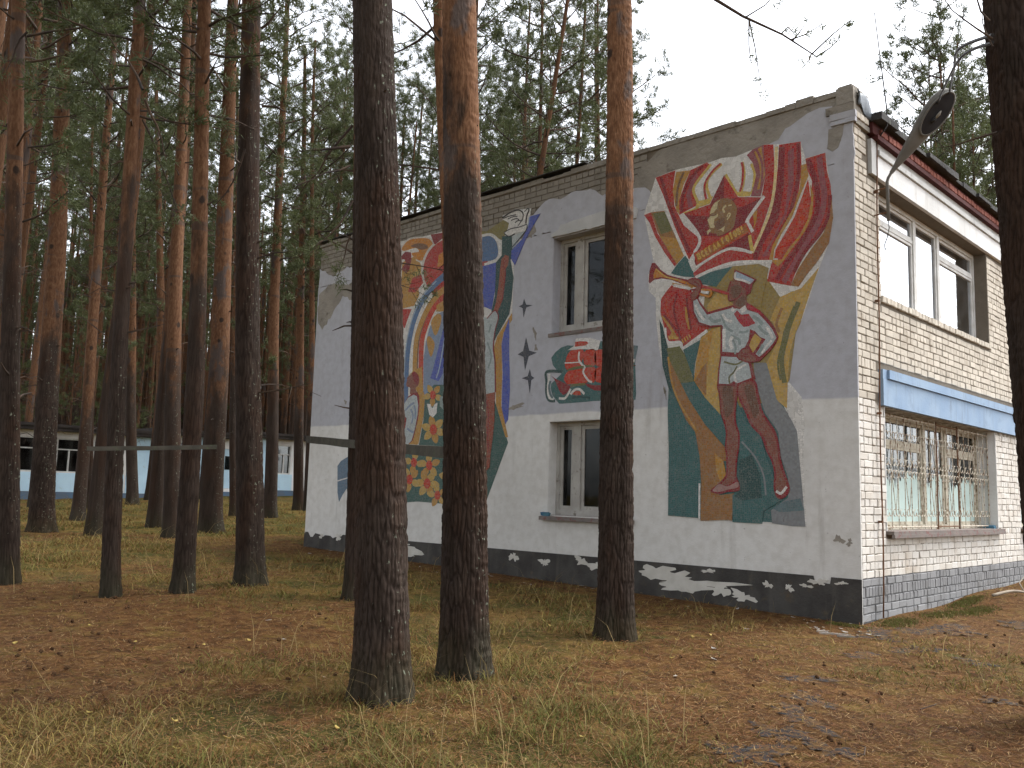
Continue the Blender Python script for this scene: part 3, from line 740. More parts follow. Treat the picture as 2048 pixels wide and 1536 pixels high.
# ---- plinth with its peeled paint
def jag_line(x0, x1, z, amp, seed, step=0.05):
    rr_ = random.Random(seed); n = max(2, int(abs(x1 - x0) / step)); return [(x0 + (x1 - x0) * i / n, z + rr_.uniform(-amp, amp)) for i in range(n + 1)]
top = [(-12.15, 0.49)] + jag_line(-12.1, -8.9, 0.50, 0.055, 2, 0.09) + [(-8.85, 0.54), (-0.62, 0.545), (-0.60, 0.47), (-0.40, 0.46), (-0.385, 0.545), (0.005, 0.545)]
P = [(-12.15, -0.25)] + top + [(0.005, -0.25)]
mb = MB().prism(P, lambda u, v: (u, -0.033, v), lambda u, v: (u, PLY - .001, v)); mb.build('plinth', MT['plinth'], bld)
PEEL = [(-1.62, 0.17, .16, .06), (-1.95, .21, .10, .08), (-2.35, .26, .5, .07), (-2.75, .30, .42, .10), (-3.05, .38, .3, .07), (-2.55, .19, .35, .06), (-3.9, .40, .35, .06), (-4.1, .36, .14, .06), (-4.45, .42, .12, .05), (-5.2, .33, .08, .06), (-5.9, .36, .08, .07), (-8.9, .34, .5, .10), (-8.6, .2, .3, .05), (-1.25, .36, .06, .035), (-0.95, .35, .05, .04), (-0.72, .40, .07, .02), (-.25, .48, .06, .02), (-0.55, .47, .1, .04), (-10.9, .38, .12, .05), (-10.4, .3, .09, .05), (-11.5, .36, .07, .04), (-9.7, .45, .1, .06), (-2.15, .46, .09, .025), (-6.9, .4, .05, .03)]
for i, (x, z, a, b) in enumerate(PEEL):
    z += 0.019 * -x * 0.6
    P = blob(x, z, a, b, 26, 0, 50 + i, 0.75)
    MB().prism(P, lambda u, v: (u, -0.0350 - i * .0003, v), lambda u, v: (u, -0.0325, v)).build('peeled_patch', MT['peel'], bld)
# spalled spots and hairline cracks in the plaster
for i, (x, z, a, b) in enumerate([(-6.15, 2.93, .26, .05), (-5.95, 2.97, .12, .035), (-0.28, 1.02, .05, .05), (-0.14, 0.99, .035, .04), (-5.55, 4.2, .03, .09), (-5.52, 3.95, .04, .04), (-2.9, 3.05, .015, .09), (-5.75, 6.0, .15, .1), (-9.9, 2.3, .02, .02), (-10.9, 3.3, .03, .05)]):
    MB().prism(blob(x, z, a, b, 20, 0.15, 90 + i, .8), lambda u, v: (u, PLY - .002 - i * .0004, v), lambda u, v: (u, PLY + .001, v)).build('plaster_chip', MT['mortar'], bld)

# ---- windows
def bar_set(mb, u0, u1, v0, v1, t, d0, d1, f): f(mb, u0, u1, v0, v1, d0, d1)
def fbox(mb, y0, y1, z0, z1, x0, x1): mb.box(x0, x1, y0, y1, z0, z1)
def ebox(mb, u0, u1, z0, z1, y0, y1): mb.box(u0, u1, y0, y1, z0, z1)
def end_window(u0, u1, z0, z1, sill):
    root = link('window', None, None, bld)
    root.empty_display_size = .1
    y0 = 0.17; f = MB()
    e = 0.004
    u0 += e; u1 -= e; z1 -= e
    # outer frame
    for a, b, c_, d in ((u0, u0 + .07, z0 + e, z1), (u1 - .07, u1, z0 + e, z1), (u0 + .07, u1 - .07, z1 - .07, z1), (u0 + .07, u1 - .07, z0 + e, z0 + .09)): f.box(a, b, y0, y0 + .11, c_, d)
    mid = u0 + 0.27 * (u1 - u0)
    f.box(mid - .075, mid + .075, y0 + .006, y0 + .10, z0 + .09, z1 - .07)
    f.build('window_frame', MT['frame_g'], root)
    s = MB()
    for a, b in ((u0 + .072, mid - .077), (mid + .077, u1 - .072)):
        for p_, q_, c_, d in ((a, a + .06, z0 + .092, z1 - .072), (b - .06, b, z0 + .092, z1 - .072), (a + .06, b - .06, z1 - .13, z1 - .072), (a + .06, b - .06, z0 + .092, z0 + .16)):
            s.box(p_, q_, y0 + .03, y0 + .075, c_, d)
    s.build('sash', MT['frame_g'], root)
    for a, b in ((u0 + .13, mid - .135), (mid + .135, u1 - .13)):
        MB().box(a, b, y0 + .05, y0 + .054, z0 + .158, z1 - .128).build('pane', MT['glass_end'], root)
    for bx in ((u0 - e, u0 + .012, -0.020, y0, z0, z1 + e), (u1 - .012, u1 + e, -0.02, y0, z0, z1 + e), (u0 + .012, u1 - .012, -0.02, y0, z1 - .010, z1 + e)):
        MB().box(*bx).build('reveal', MT['plaster'], root)
    if sill:
        s_ = MB(); s_.box(u0 - .10, u1 + .10, -0.115, 0.0, z0 - .075, z0 - .015, .006).box(u0, u1, 0.001, y0 + .02, z0 - .05, z0 + .003)
        s_.build('sill', MT['sillmat'], root)
        MB().box(u0 - .07, u0 + .08, -.09, -.03, z0 - .016, z0 + .045, .015).build('paint_remnant', MT['bluechip'], root)
        MB().box(u1 - .05, u1 + .07, -.09, -.03, z0 - .016, z0 + .03, .015).build('paint_remnant', MT['bluechip'], root)
    else:
        MB().box(u0 - .05, u1 + .03, -0.045, y0 + .02, z0 - .06, z0 - .002, .006).build('sill', MT['sillmat'], root)
    return root
end_window(*EW[0], True); end_window(*EW[1], False)
# bared concrete lintel over the upper end window
wall_poly('bare_lintel', [(-5.19, 5.815), (-5.22, 5.86), (-5.05, 5.92), (-5.0, 6.0), (-4.6, 6.02), (-4.2, 6.05), (-3.6, 6.03), (-3.42, 5.97), (-3.45, 5.815)], PLY - .035, MT['greybeam'], bld, jag=.012, seed=12)

def front_window(y0, y1, z0, z1, xd, fmat, gmat, splits, transom, lower):
    """splits: list of (ya, yb, has_transom) casements"""
    root = link('window', None, None, bld); root.empty_display_size = .1
    e = .004; y0 += e; y1 -= e; z0 += e; z1 -= e
    f = MB()
    for a, b, c_, d in ((y0, y0 + .055, z0, z1), (y1 - .055, y1, z0, z1), (y0 + .055, y1 - .055, z1 - .07, z1), (y0 + .055, y1 - .055, z0, z0 + .08)): f.box(xd - .12, xd, a, b, c_, d)
    edges = [s[0] for s in splits[1:]]
    for q in edges: f.box(xd - .115, xd - .004, q - .055, q + .055, z0 + .08, z1 - .07)
    f.build('window_frame', MT[fmat], root)
    s = MB(); panes = []
    for i, (a, b, tr) in enumerate(splits):
        a2 = a + .057 if i else y0 + .057; b2 = b - .057 if i < len(splits) - 1 else y1 - .057
        segs = [(z0 + .082, z1 - .072)] if not tr else [(z0 + .082, transom - .026), (transom + .026, z1 - .072)]
        if tr: s.box(xd - .10, xd - .015, a2, b2, transom - .025, transom + .025)
        for c_, d in segs:
            for p_, q_, m_, n_ in ((a2, a2 + .042, c_, d), (b2 - .042, b2, c_, d), (a2 + .042, b2 - .042, d - .042, d), (a2 + .042, b2 - .042, c_, c_ + .042)):
                s.box(xd - .075, xd - .025, p_, q_, m_, n_)
            panes.append((a2 + .04, b2 - .04, c_ + .04, d - .04))
    s.build('sash', MT[fmat], root)
    for a, b, c_, d in panes: MB().box(xd - .052, xd - .048, a, b, c_, d).build('pane', MT[gmat], root)
    if lower:
        # brushed teal paint on the inside of the lower panes, ragged top edge
        rr_ = random.Random(int(y0 * 10))
        for a, b, c_, d in panes:
            if d > transom + .1 and len(splits) > 1 and c_ > transom: continue
            P = [(a, c_)]; u = a; n = int((b - a) / .035)
            P += [(b, c_)]
            for k_ in range(n + 1):
                u = b - (b - a) * k_ / n
                P.append((u, c_ + (0.60 + 0.10 * math.sin(u * 5.1 + y0)) + rr_.uniform(-.07, .09) + (.10 * rr_.random() if k_ % 3 == 0 else 0)))
            MB().prism(P, lambda u, v: (xd - .045, u, v), lambda u, v: (xd - .047, u, v)).build('painted_glass', MT['teal'], root)
        MB().box(-.36, xd - .12, y0, y1, z0 - .004, z0 + .03).build('inner_sill', MT['frame_y'], root)
        s_ = MB(); s_.box(xd - .02, 0.09, y0 + .0, y1 + .06, z0 - .035, z0 + .012, .004).box(.06, .10, y0, y1 + .06, z0 - .075, z0 - .03, .004)
        s_.build('sill', MT['sillmat'], root)
        MB().box(-.2, -.04, y1 - .12, y1 - .005, z0 + .012, z0 + .06, .012).build('paint_remnant', MT['bluechip'], root)
        for ya, yb in ((y1 - .012, y1 + e), (y0 - e, y0 + .012)): MB().box(xd, -0.0005, ya, yb, z0 + .013, z1 + e).build('reveal', MT['beam'], root)
    return root
front_window(*FWIN[0], -.30, 'frame_y', 'glass_dark', [(0.81, 3.11, True), (3.11, 4.07, False), (4.07, 5.62, True)], 2.33, True)
front_window(*FWIN[1], -.21, 'frame_w', 'glass_sky', [(0.81, 2.69, True), (2.69, 3.72, False), (3.72, 5.5, True)], 5.45, False)
front_window(*FWIN[2], -.30, 'frame_y', 'glass_dark', [(6.95, 9.25, True), (9.25, 10.2, False), (10.2, 11.75, True)], 2.33, True)
front_window(*FWIN[3], -.21, 'frame_w', 'glass_sky', [(6.95, 8.85, True), (8.85, 9.85, False), (9.85, 11.75, True)], 5.45, False)

# ---- wrought grille in front of the ground floor window
def grille(y0, y1, z0, z1, x):
    root = link('window_grille', None, None, bld); root.empty_display_size = .1
    def scroll(yc, zc, sgn, flip, rad=.075):
        pts = []
        for k_ in range(15):
            t = k_ / 14; a = t * 1.55 * math.pi
            pts.append((x + .012, yc + sgn * (rad - rad * (1 - .28 * t) * math.cos(a)), zc + flip * rad * (1 - .28 * t) * math.sin(a)))
        return pts
    panels = [(y0 + .03, 3.06), (3.12, 4.06), (4.12, y1 - .03)]
    for a, b in panels:
        f = MB()
        f.tube([(x, a, z0 + .01), (x, a, z1 - .02)], .011, 6).tube([(x, b, z0 + .01), (x, b, z1 - .02)], .011, 6)
        f.tube([(x, a, z0 + .06), (x, b, z0 + .06)], .010, 6).tube([(x, a, z1 - .07), (x, b, z1 - .07)], .010, 6)
        f.build('grille_frame', MT['rust'] if a > 3 and a < 4 else MT['iron'], root)
        n = max(2, round((b - a) / .26)); st = (b - a) / n
        for k_ in range(n + 1):
            yb = a + st * k_
            if 0 < k_ < n: MB().tube([(x, yb, z0 + .02), (x, yb, z1 - .03)], .0065, 6).build('grille_bar', MT['iron'], root)
        sc = MB()
        for k_ in range(n):
            ym = a + st * (k_ + .5)
            for zc, fl, rd in ((z1 - .34, 1, .07), (z1 - .70, -1, .072), (z0 + .78, 1, .075), (z0 + .26, -1, .07)):
                sc.tube(scroll(ym, zc, 1, fl, rd * .80), .0058, 5); sc.tube(scroll(ym, zc, -1, fl, rd * .80), .0058, 5)
            if k_ % 2 == 0 and k_ + 1 < n + 1:
                sc.tube([(x + .008, ym, z1 - .34), (x + .008, ym + st * .5, z1 - .70)], .0055, 5).tube([(x + .008, ym, z1 - .34), (x + .008, ym - st * .5, z1 - .70)], .0055, 5)
                sc.tube([(x + .008, ym, z0 + .26), (x + .008, ym + st * .5, z0 + .78)], .0055, 5).tube([(x + .008, ym, z0 + .26), (x + .008, ym - st * .5, z0 + .78)], .0055, 5)
        sc.build('scrollwork', MT['iron'], root)
    return root
grille(FWIN[0][0], FWIN[0][1], FWIN[0][2], FWIN[0][3], -.13)

MOSAIC = '''
bugler|white_ground|W|p|0|0|-331.2,585.9,-310,639.6,-273.9,643.2,-214.4,640.6,-193.9,642.2,-171.6,638.8,-145.4,642.4,-126.3,645.2,-111.7,641.8,-103.5,639.7,-72.4,635.6,-65.8,610.2,-37.8,611.3,-30.3,550.7,-28,518.5,-34.7,486.4,-47.7,457.1,-57.5,430.7,-74.4,386.5,-78.9,400.7,-85.3,374.1,-92.8,341.7,-93.8,306.9,-75.2,284.6,-71.7,246.6,-74.3,197.8,-70.4,115,-118.6,118.5,-194.1,118.5,-226.1,115.7,-230.8,119.9,-283.8,122,-285.9,219.7,-283.8,272.6,-285.4,315.4,-293.2,337.5,-301.2,370.8,-306.8,415.3,-308.1,449.2,-320.8,461.6,-322.4,487.6,-313,507.6,-320.4,539.1,-329.9,580.2
bugler|teal_field|T|p|0|1|-281.6,310.9,-196.2,340.4,-138.2,335.7,-104.8,282.4,-84.8,241.3,-78.5,179.2,-73.3,117.3,-118.6,119.6,-194.1,119.9,-226.1,117.3,-230.8,121.5,-282.4,123.3,-282.6,219.7,-282,272.5
bugler|gold_field|O2|p|0|2|-221,453.9,-133.8,466.8,-80.2,387.2,-92.1,308.7,-111,282.7,-196.2,270.9,-236.2,343.7,-229.1,376.7
bugler|red_banner|R|p|0|1|-310,639.2,-273.9,642.5,-278.1,617.1,-275.5,586.5,-258.8,553.4,-230.4,527.2,-242,508.5,-249,499.3,-256.2,510.9,-275.7,556.7,-295.9,608.1
bugler|banner_fold|D|l|5|2|-300,638,-286,593,-266,548,-248,510
bugler|gold_fold|O|p|0|2|-272.6,639.6,-247.2,636.2,-259.1,617.2,-267.2,593.3,-266.1,570.7,-272.2,579.4,-278.6,610.8
bugler|banner_fold|B|l|4|3|-259,636,-269,615,-272,586
bugler|red_banner|R|p|0|3|-247.2,636.2,-219,641.7,-213.9,636.3,-235.3,616,-241.9,602.7,-234,580,-258.9,573.5,-266.1,570.7,-267.2,593.3,-257.2,616.8
bugler|banner_fold|M|p|0|4|-234.2,630.6,-241.2,613.2,-247.6,599.7,-242.3,578.6,-250.6,578.8,-254.7,599.2,-247.2,618.7
bugler|banner_fold|D|l|5|5|-225,638,-247,623,-260,600,-262,575
bugler|red_banner|R|p|0|1|-331.2,583.7,-318.4,585.5,-305.4,549.4,-285.3,520.1,-270,496,-274.1,492.4,-292.6,517.1,-310.4,546,-320.8,569.6
bugler|gold_fold|Br|p|0|2|-318.4,585.5,-290.7,582.8,-280.7,561.9,-270.7,534.5,-255.7,508.3,-270.5,495.4,-287.7,521.6,-305.4,551.5
bugler|gold_fold|O|p|0|3|-301.6,544.4,-271.9,535.8,-256.2,508.4,-270.5,496.5,-286.5,521.4
bugler|green_shade|V|p|0|3|-314.5,583.2,-291.9,581.3,-279.3,548.8,-299.1,547.1
bugler|white_line|W|l|4.5|4|-291,583,-277,553,-257,510,-251,498
bugler|teal_field|T|p|0|5|-255.7,506.6,-249,497.2,-244.3,486.1,-238.4,470.7,-258.4,474.8,-275.2,480.4,-280.6,483.3,-270.5,494.4
bugler|yellow_band|Yc|l|4.5|4|-260,571,-234,577,-242,603,-236,615,-220,630,-212,637
bugler|yellow_band|Yc|l|4.5|5|-234,578,-214,582,-219,602,-218,614,-208,625,-194,633
bugler|yellow_band|Yc|l|4|1|-188,616,-178,598,-167,581,-148,579,-143,594,-142,608,-147,622
bugler|yellow_band|Yc|l|4|1|-163,583,-159,597,-158,613,-161,628
bugler|yellow_field|Yc|p|0|6|-238.5,577.6,-214.1,577.3,-208.8,587.9,-220.2,585.5,-233.6,585.6
bugler|yellow_field|Yc|p|0|2|-167.1,578.4,-149.2,575.1,-146.7,580.8,-163.3,585.5,-170.7,584
bugler|red_line|R|l|3.5|7|-220,585,-223,601,-220,614,-208,627,-196,634
bugler|red_line|R|l|3.5|3|-165,585,-161,598,-160,616,-162,628
bugler|mauve_fold|M|p|0|2|-153.7,636.4,-145,642.3,-127.4,645.1,-124.5,600.8,-132.7,570.8,-147.9,574.5,-142.5,590.9,-139.2,604.2,-144.5,622.6
bugler|gold_fold|O|p|0|3|-142.2,638.2,-131,643.4,-125.6,601,-134.1,581.1,-138.3,582,-132.5,602.6,-134.9,619.2
bugler|mauve_fold|M|l|3.5|4|-138,640,-130,618,-131,588,-135,573
bugler|red_banner|R|p|0|3|-127.4,645.1,-112.8,641.7,-110.8,603.5,-114.4,568.9,-125,539.6,-137.7,510.5,-145.2,493.7,-150.3,518.7,-150.2,544.6,-131,570.5,-124.5,600.8
bugler|gold_fold|O|p|0|4|-144.9,551.5,-137.4,552,-139.7,534.6,-146.1,519.9,-142.8,533.2
bugler|red_banner|R|p|0|1|-103.9,639,-72.4,635.6,-71.5,594.2,-76.1,566.4,-84.4,539.2,-104.7,508.4,-116.1,483.3,-118.3,474,-144.2,479.8,-145.2,492.1,-133.5,509.8,-116.7,545.8,-109.2,583.4,-105.8,612.2
bugler|banner_fold|D|p|0|2|-104.4,635.6,-95.4,633.3,-97.6,576.9,-105.5,535.7,-128.4,503,-138.9,479.3,-144.6,481.2,-145,492.5,-118.3,542.2,-107.7,583.1
bugler|banner_fold|M|p|0|2|-91.5,626.4,-82.4,629,-82.9,581.4,-94,537.3,-115,502.5,-124.4,482.8,-130.6,484.8,-112.9,509.9,-96.3,541.6,-90.9,579.3
bugler|beaded_line|Wb|l|4.5|4|-108,637,-111,584,-119,546,-134,514,-146,492
bugler|banner_fold|D|l|5|3|-76,634,-76,595,-81,566,-91,533,-110,507
bugler|gold_fold|O|p|0|4|-71.4,601.9,-63.9,602.4,-61.8,584.3,-73.9,560.1,-86,531.9,-102.3,509.9,-112.6,490.5,-114.8,475,-120.3,478.2,-115,496.7,-98.5,522.7,-82.3,546.5,-74.1,571.7
bugler|red_banner|R|p|0|5|-65.8,609.3,-37.8,610.9,-36.1,585.9,-31.5,566,-30,543.1,-32.6,521.3,-48,498.1,-67.5,479,-81,456.7,-89.1,436.7,-123.6,447.8,-116.2,474.1,-109.1,472.9,-98.8,493.9,-84.7,512.4,-68.8,528.4,-58.7,556.8,-56.5,575.4,-63.1,592.2
bugler|banner_fold|Rb|p|0|6|-62.3,579.6,-59.7,553.2,-64.9,525.8,-78.8,507.5,-96.9,487.8,-103,476.4,-112.7,478.9,-110.6,490.1,-98.7,507.3,-82.5,531.2,-70.3,559.3
bugler|gold_fold|O|p|0|6|-59.5,572.2,-54.9,556,-57.1,529.9,-67.1,509.1,-84.9,489.5,-99,472.8,-107.1,466.1,-118.2,476.9,-101,475.1,-92.9,487.1,-74.9,504.9,-63,525.4,-58.4,549.1
bugler|banner_fold|D|l|7|7|-62,607,-54,583,-49,555,-53,525,-75,492,-95,468,-109,448
bugler|banner_fold|M|l|8|8|-46,607,-43,578,-40,553,-46,522,-67,490,-87,461,-99,443
bugler|banner_fold|D|l|5|9|-32,551,-34,525,-46,503,-69,479,-84,455
bugler|gold_fold|Br|p|0|10|-30.4,546,-28.4,520.4,-34.7,486.4,-50.4,464.9,-65.9,448.7,-77.7,434,-88.5,437,-77.8,458,-59.7,481.4,-42.3,500.8,-32.6,521.3
bugler|red_field|R|p|0|6|-241.9,477.4,-221.1,490.6,-189.5,501.7,-185.1,503.3,-145.2,491.1,-143.8,480.1,-167.7,483,-202.9,479.6,-238.4,469.1
bugler|white_line|W|l|5|7|-238,470,-212,477,-172,482,-116,474
bugler|red_star|D|p|0|5|-190.4,615.4,-167.9,577.5,-128,568.6,-154.4,541,-146,492.5,-185.9,504.8,-241.8,485.7,-231,529.4,-260.2,571.2,-213.5,576.4
bugler|star_facet|R|p|0|6|-190.1,615.1,-167.9,577.5,-179.9,576.9,-190.4,580.7
bugler|star_facet|R|p|0|6|-167.9,577.3,-131.5,569,-159.4,561.5,-170.8,561.7,-174.2,574.1
bugler|star_facet|R|p|0|6|-259,570.9,-213.5,576.3,-212.3,567,-215.3,558.4,-247.1,566.1
bugler|star_facet|R|p|0|6|-227.3,530.9,-208.1,527.4,-198.7,524.6,-189.3,523.9,-229.7,511.8
bugler|white_line|W|l|5|7|-261,571,-231,529,-240,508
bugler|white_field|W|p|0|6|-243.1,506.5,-250.5,496.8,-243,481,-235.7,484.7,-241.2,497.5,-240.1,507.1
bugler|white_line|W|l|5|6|-127,570,-153,541,-150,532,-145,522
bugler|gold_fold|Yc|l|5|6|-150,518,-146,494
bugler|white_line|W|l|4|7|-146,492,-184,504,-238,485
bugler|profile_head|H|s|0|7|-189.2,580.5,-198.7,580.3,-207,576.2,-211.7,569,-214.1,561.9,-211.7,560.2,-215.3,556.8,-218.3,552.5,-216.3,550.2,-217.7,547.3,-215.3,544.6,-217.1,542.8,-214.1,540.1,-218.3,536.8,-217.4,530.7,-213.9,534.3,-208.1,531.5,-203.4,530.6,-199.8,525.9,-182.3,530.1,-174.8,535,-172.5,544.1,-169.6,558.3,-171.9,567.2,-179.9,576.6
bugler|face_light|Hl|p|0|8|-195.7,579.7,-200.4,576.4,-202,567.6,-207,562.9,-213.5,561.8,-211.5,569.8,-206.4,576.4
bugler|face_light|Hl|p|0|8|-212.9,558.2,-200.4,559.2,-201,554.5,-206,552.8,-207.5,544.5,-205.2,541.8,-206.9,539,-212.9,540.6,-216.3,550.5,-217.5,552.9
bugler|face_light|Hl|p|0|8|-217.4,530.7,-218.3,536.8,-214.1,539,-211.5,536.1,-214.7,534.5
bugler|face_shade|B|s|0|8|-201,548.6,-194,552.5,-189.3,548.4,-191.4,538.2,-200.4,535.1,-204.8,541.8
bugler|face_shade|B|l|1.6|9|-214.1,560.3,-208.1,558,-202.2,558.5
bugler|face_light|Hl|l|3|8|-186.9,569.1,-191.8,565,-189.3,558.9
bugler|face_light|Hl|l|2|8|-185.6,551.4,-183.2,556.3,-180.2,554.9,-182.3,551.1,-185.6,547.5
bugler|face_light|Hl|p|0|8|-188.7,539.2,-191.4,530.2,-195.4,534.4,-201,534.1,-193.4,537.3
bugler|face_light|Hl|l|2|8|-183.4,568,-177.6,567.9
bugler|plaque|Rb|p|0|8|-241.3,507.3,-155,537.5,-148.1,522.9,-235.1,488.7
bugler|plaque_field|P|p|0|9|-238,505.6,-156.1,534.8,-150.8,524.4,-233.5,492.1
bugler|letter|Yl|L|2.6|10|-231.5,496.1,-235.2,505.2,-232.2,505.8,-231,503.6,-232.9,501,-229.7,501,-228.6,498.3,-231.5,496.1
bugler|letter|Yl|L|2.6|10|-224.7,507.2,-226.7,508.5,-227.4,506.1,-226.9,503.2,-225.3,500.7,-223,499.5,-222.5,501.8
bugler|letter|Yl|L|2.6|10|-219.2,511.4,-222.2,510.2,-218.6,501.2,-215.6,502.4
bugler|letter|Yl|L|2.6|11|-220.4,505.7,-217.9,506.7
bugler|letter|Yl|L|2.6|10|-212.9,513.9,-215.8,512.7,-212.2,503.8
bugler|letter|Yl|L|2.6|10|-205.8,505.3,-206.3,507.3,-202.9,508.7,-201.9,506.8
bugler|letter|Yl|L|2.6|11|-205.9,507.5,-207.7,515.9,-203.3,508.5
bugler|letter|Yl|L|2.6|10|-199.6,508.8,-201.5,518.3,-196.4,510
bugler|letter|Yl|L|2.6|11|-200.3,512.1,-198.2,512.9
bugler|letter|Yl|L|2.6|10|-191.7,522.1,-194.7,521,-191.2,512.1
bugler|letter|Yl|L|2.6|10|-186.7,524.1,-187.3,521.3,-185.6,516.9,-183.3,515.2,-182.7,518,-184.4,522.4,-186.7,524.1
bugler|letter|Yl|L|2.6|10|-182.2,525.9,-178.9,527.2
bugler|letter|Yl|L|2.6|11|-180.6,526.5,-177.1,517.7
bugler|letter|Yl|L|2.6|10|-174.4,528.9,-175,526.1,-173.3,521.7,-171,520.1,-170.4,522.8,-172.1,527.3,-174.4,528.9
bugler|letter|Yl|L|2.6|10|-166.6,521.8,-170,530.7,-167.2,531.2,-166.1,529.1,-167.9,526.6,-164.8,526.6,-163.8,523.9,-166.6,521.8
bugler|letter|Yl|L|2.6|10|-163.4,533.2,-161.2,527.5
bugler|letter|Yl|L|2.6|10|-160.5,525.5,-160,524.4
bugler|teal_field|T|p|0|8|-237.2,468.1,-212,474.9,-176.4,477.4,-185.2,466.8,-202.9,451.3,-225.6,458.6
bugler|gold_field|O2|p|0|9|-176.4,477.4,-135.8,474.5,-121,466.3,-125.7,444.2,-133.1,412.5,-150.8,418.6,-167.8,436.5,-183,440.5,-202.9,451.3,-189.6,465.4
bugler|gold_field|Yo|p|0|3|-202.9,442.9,-181.9,436,-179.8,426.2,-172.2,418.9,-191.8,417.4,-216.4,413.8,-218.2,426.1
bugler|gold_field|Yo|p|0|3|-49,455.8,-62.4,422.1,-76.4,383,-83.3,370,-91.3,345.5,-94.6,306.9,-96.2,270.4,-111,282.7,-119.2,306.6,-125.3,334.6,-116.7,347.7,-107.7,366.6,-116.4,391.3,-119.9,391.7,-113.7,406.2,-104.5,423.1,-87.6,428.4,-73.9,431.2
bugler|olive_line|V|l|7|4|-78,413,-92,381,-96,367,-103,337,-99,305
bugler|olive_line|V|l|3|5|-83.9,408.2,-98,376.1,-100.9,363.9,-108.4,333.2,-104.5,309.5
bugler|olive_line|Br|l|4|4|-102,408,-110,387,-106,375
bugler|bugle_cloth|R|p|0|3|-279.6,465,-265.1,458,-245.2,453,-242.7,436.6,-240.2,419.1,-230.5,398.8,-216.2,395.1,-203.2,393.7,-219.7,390.3,-247.3,376,-259,369,-264.6,377,-286,380.5,-292.6,403.5,-299.2,426.3,-298.1,446,-290.4,454.9
bugler|cloth_fold|O|p|0|4|-299.1,420.8,-291.4,418.7,-272.2,390.5,-267.7,381.9,-284.1,382.5,-279.1,393.4,-290,408.7
bugler|cloth_fold|O|p|0|4|-256.2,429.7,-252.5,427.1,-245,393.5,-249.9,394.6,-254.9,410.1
bugler|cloth_fold|Rb|l|4|4|-286,449,-289,436,-284,418
bugler|cloth_fold|D|l|3.5|4|-269,451,-275,432,-272,412,-265,394
bugler|cloth_fold|D|l|3.5|5|-253,442,-251,426,-245,393
bugler|cloth_fold|D|l|3.5|5|-293,421,-280,406,-266,390,-259,370
bugler|fringe|Yl|L|1.8|5|-283.5,388.4,-282.7,382.9
bugler|fringe|Yl|L|1.8|5|-280.5,387.8,-279.7,382.6
bugler|fringe|Yl|L|1.8|5|-277.4,387.1,-276.6,382.3
bugler|fringe|Yl|L|1.8|5|-274.4,386.5,-273.6,382
bugler|fringe|Yl|L|1.8|5|-271.4,385.9,-270.6,381.7
bugler|fringe|Yl|L|1.8|5|-268.4,385.2,-267.6,381.4
bugler|fringe|Yl|L|1.8|6|-260.9,380.7,-257.8,374.5
bugler|fringe|Yl|L|1.8|4|-256.9,382.7,-253.8,376.7
bugler|fringe|Yl|L|1.8|4|-253,384.6,-249.9,378.9
bugler|fringe|Yl|L|1.8|4|-249.1,386.6,-246,381
bugler|white_line|W|l|5|6|-291,401,-286,379,-264,376,-259,367,-240,377,-218,389
bugler|dark_teal_field|K|p|0|7|-301.4,415.5,-294.9,403.8,-285.9,373.5,-277.8,308.5,-279.7,291.5,-284.1,311,-294.5,344.1,-300.3,412.4
bugler|olive_field|V|p|0|8|-287.1,369.5,-264.5,370.6,-253.3,353.6,-239.8,316.6,-253.1,309.1,-267.9,314.3,-280.5,340.8
bugler|teal_field|T|p|0|9|-253.1,315.4,-239.8,316.6,-221.8,292.6,-196.2,266.8,-187.2,244.3,-186.8,220.2,-219.4,251.4,-253,290.1,-269.1,316.5
bugler|teal_field|T|p|0|9|-258.3,364.6,-229.1,376.7,-238.2,343.8,-240.5,320.9
bugler|gold_field|Yo|p|0|10|-229.1,376.7,-214.9,387.9,-196.2,392.1,-196.2,350.7,-200.4,309.9,-196.2,266.4,-221.8,292.6,-239.8,317.7,-236.2,345.8
bugler|gold_field|O|p|0|11|-227.9,376.6,-207.8,391.3,-214.4,356.5,-218.3,317.3,-219.5,291.5,-239.8,317.7,-235.8,345.7
bugler|brown_field|Br|p|0|12|-225.5,336.5,-218.4,342.2,-219.5,294.6,-238.6,316.6
bugler|brown_band|Br|p|0|10|-285.7,358.5,-275,338.3,-247.6,289.9,-221.3,253.5,-187.2,218.2,-187.2,201.3,-194,201.9,-228.8,233.2,-252.8,260.8,-272.7,299.7
bugler|yellow_line|O|l|3|11|-284.4,356.2,-277.9,319.2,-266.5,290.9,-248,262.7,-235.9,245.7
bugler|teal_field|T|p|0|11|-283.3,308.8,-272.7,297.6,-252.8,260.8,-237.1,242.7,-229.9,208.6,-227.4,172,-230.3,121.1,-282.6,122.7,-282.1,219.6,-284.5,272.6
bugler|brown_field|Br|p|0|12|-237.1,242.7,-214.7,224.7,-191.7,202.3,-186.8,180.4,-196.3,172.3,-211.1,160.2,-196.3,154,-175.1,156.8,-178.5,119.2,-185.1,120.3,-228,117.2,-227,172,-229.9,208.6
bugler|gold_field|O|p|0|13|-205.4,212.5,-191.7,201.3,-187.3,181.4,-196.3,173.3,-202.7,186.3
bugler|white_line|W|l|3|12|-229.8,170,-230.3,119.5
bugler|teal_field|T|p|0|13|-170.2,283.8,-153.8,253.2,-134.5,236.9,-126.3,207.7,-116,182.7,-113.7,159.9,-107.7,147.7,-118.4,140.8,-131,133.8,-133.2,117.1,-177.4,117.6,-177.3,154.4,-166.2,160.9,-166.1,208,-170.3,257.8
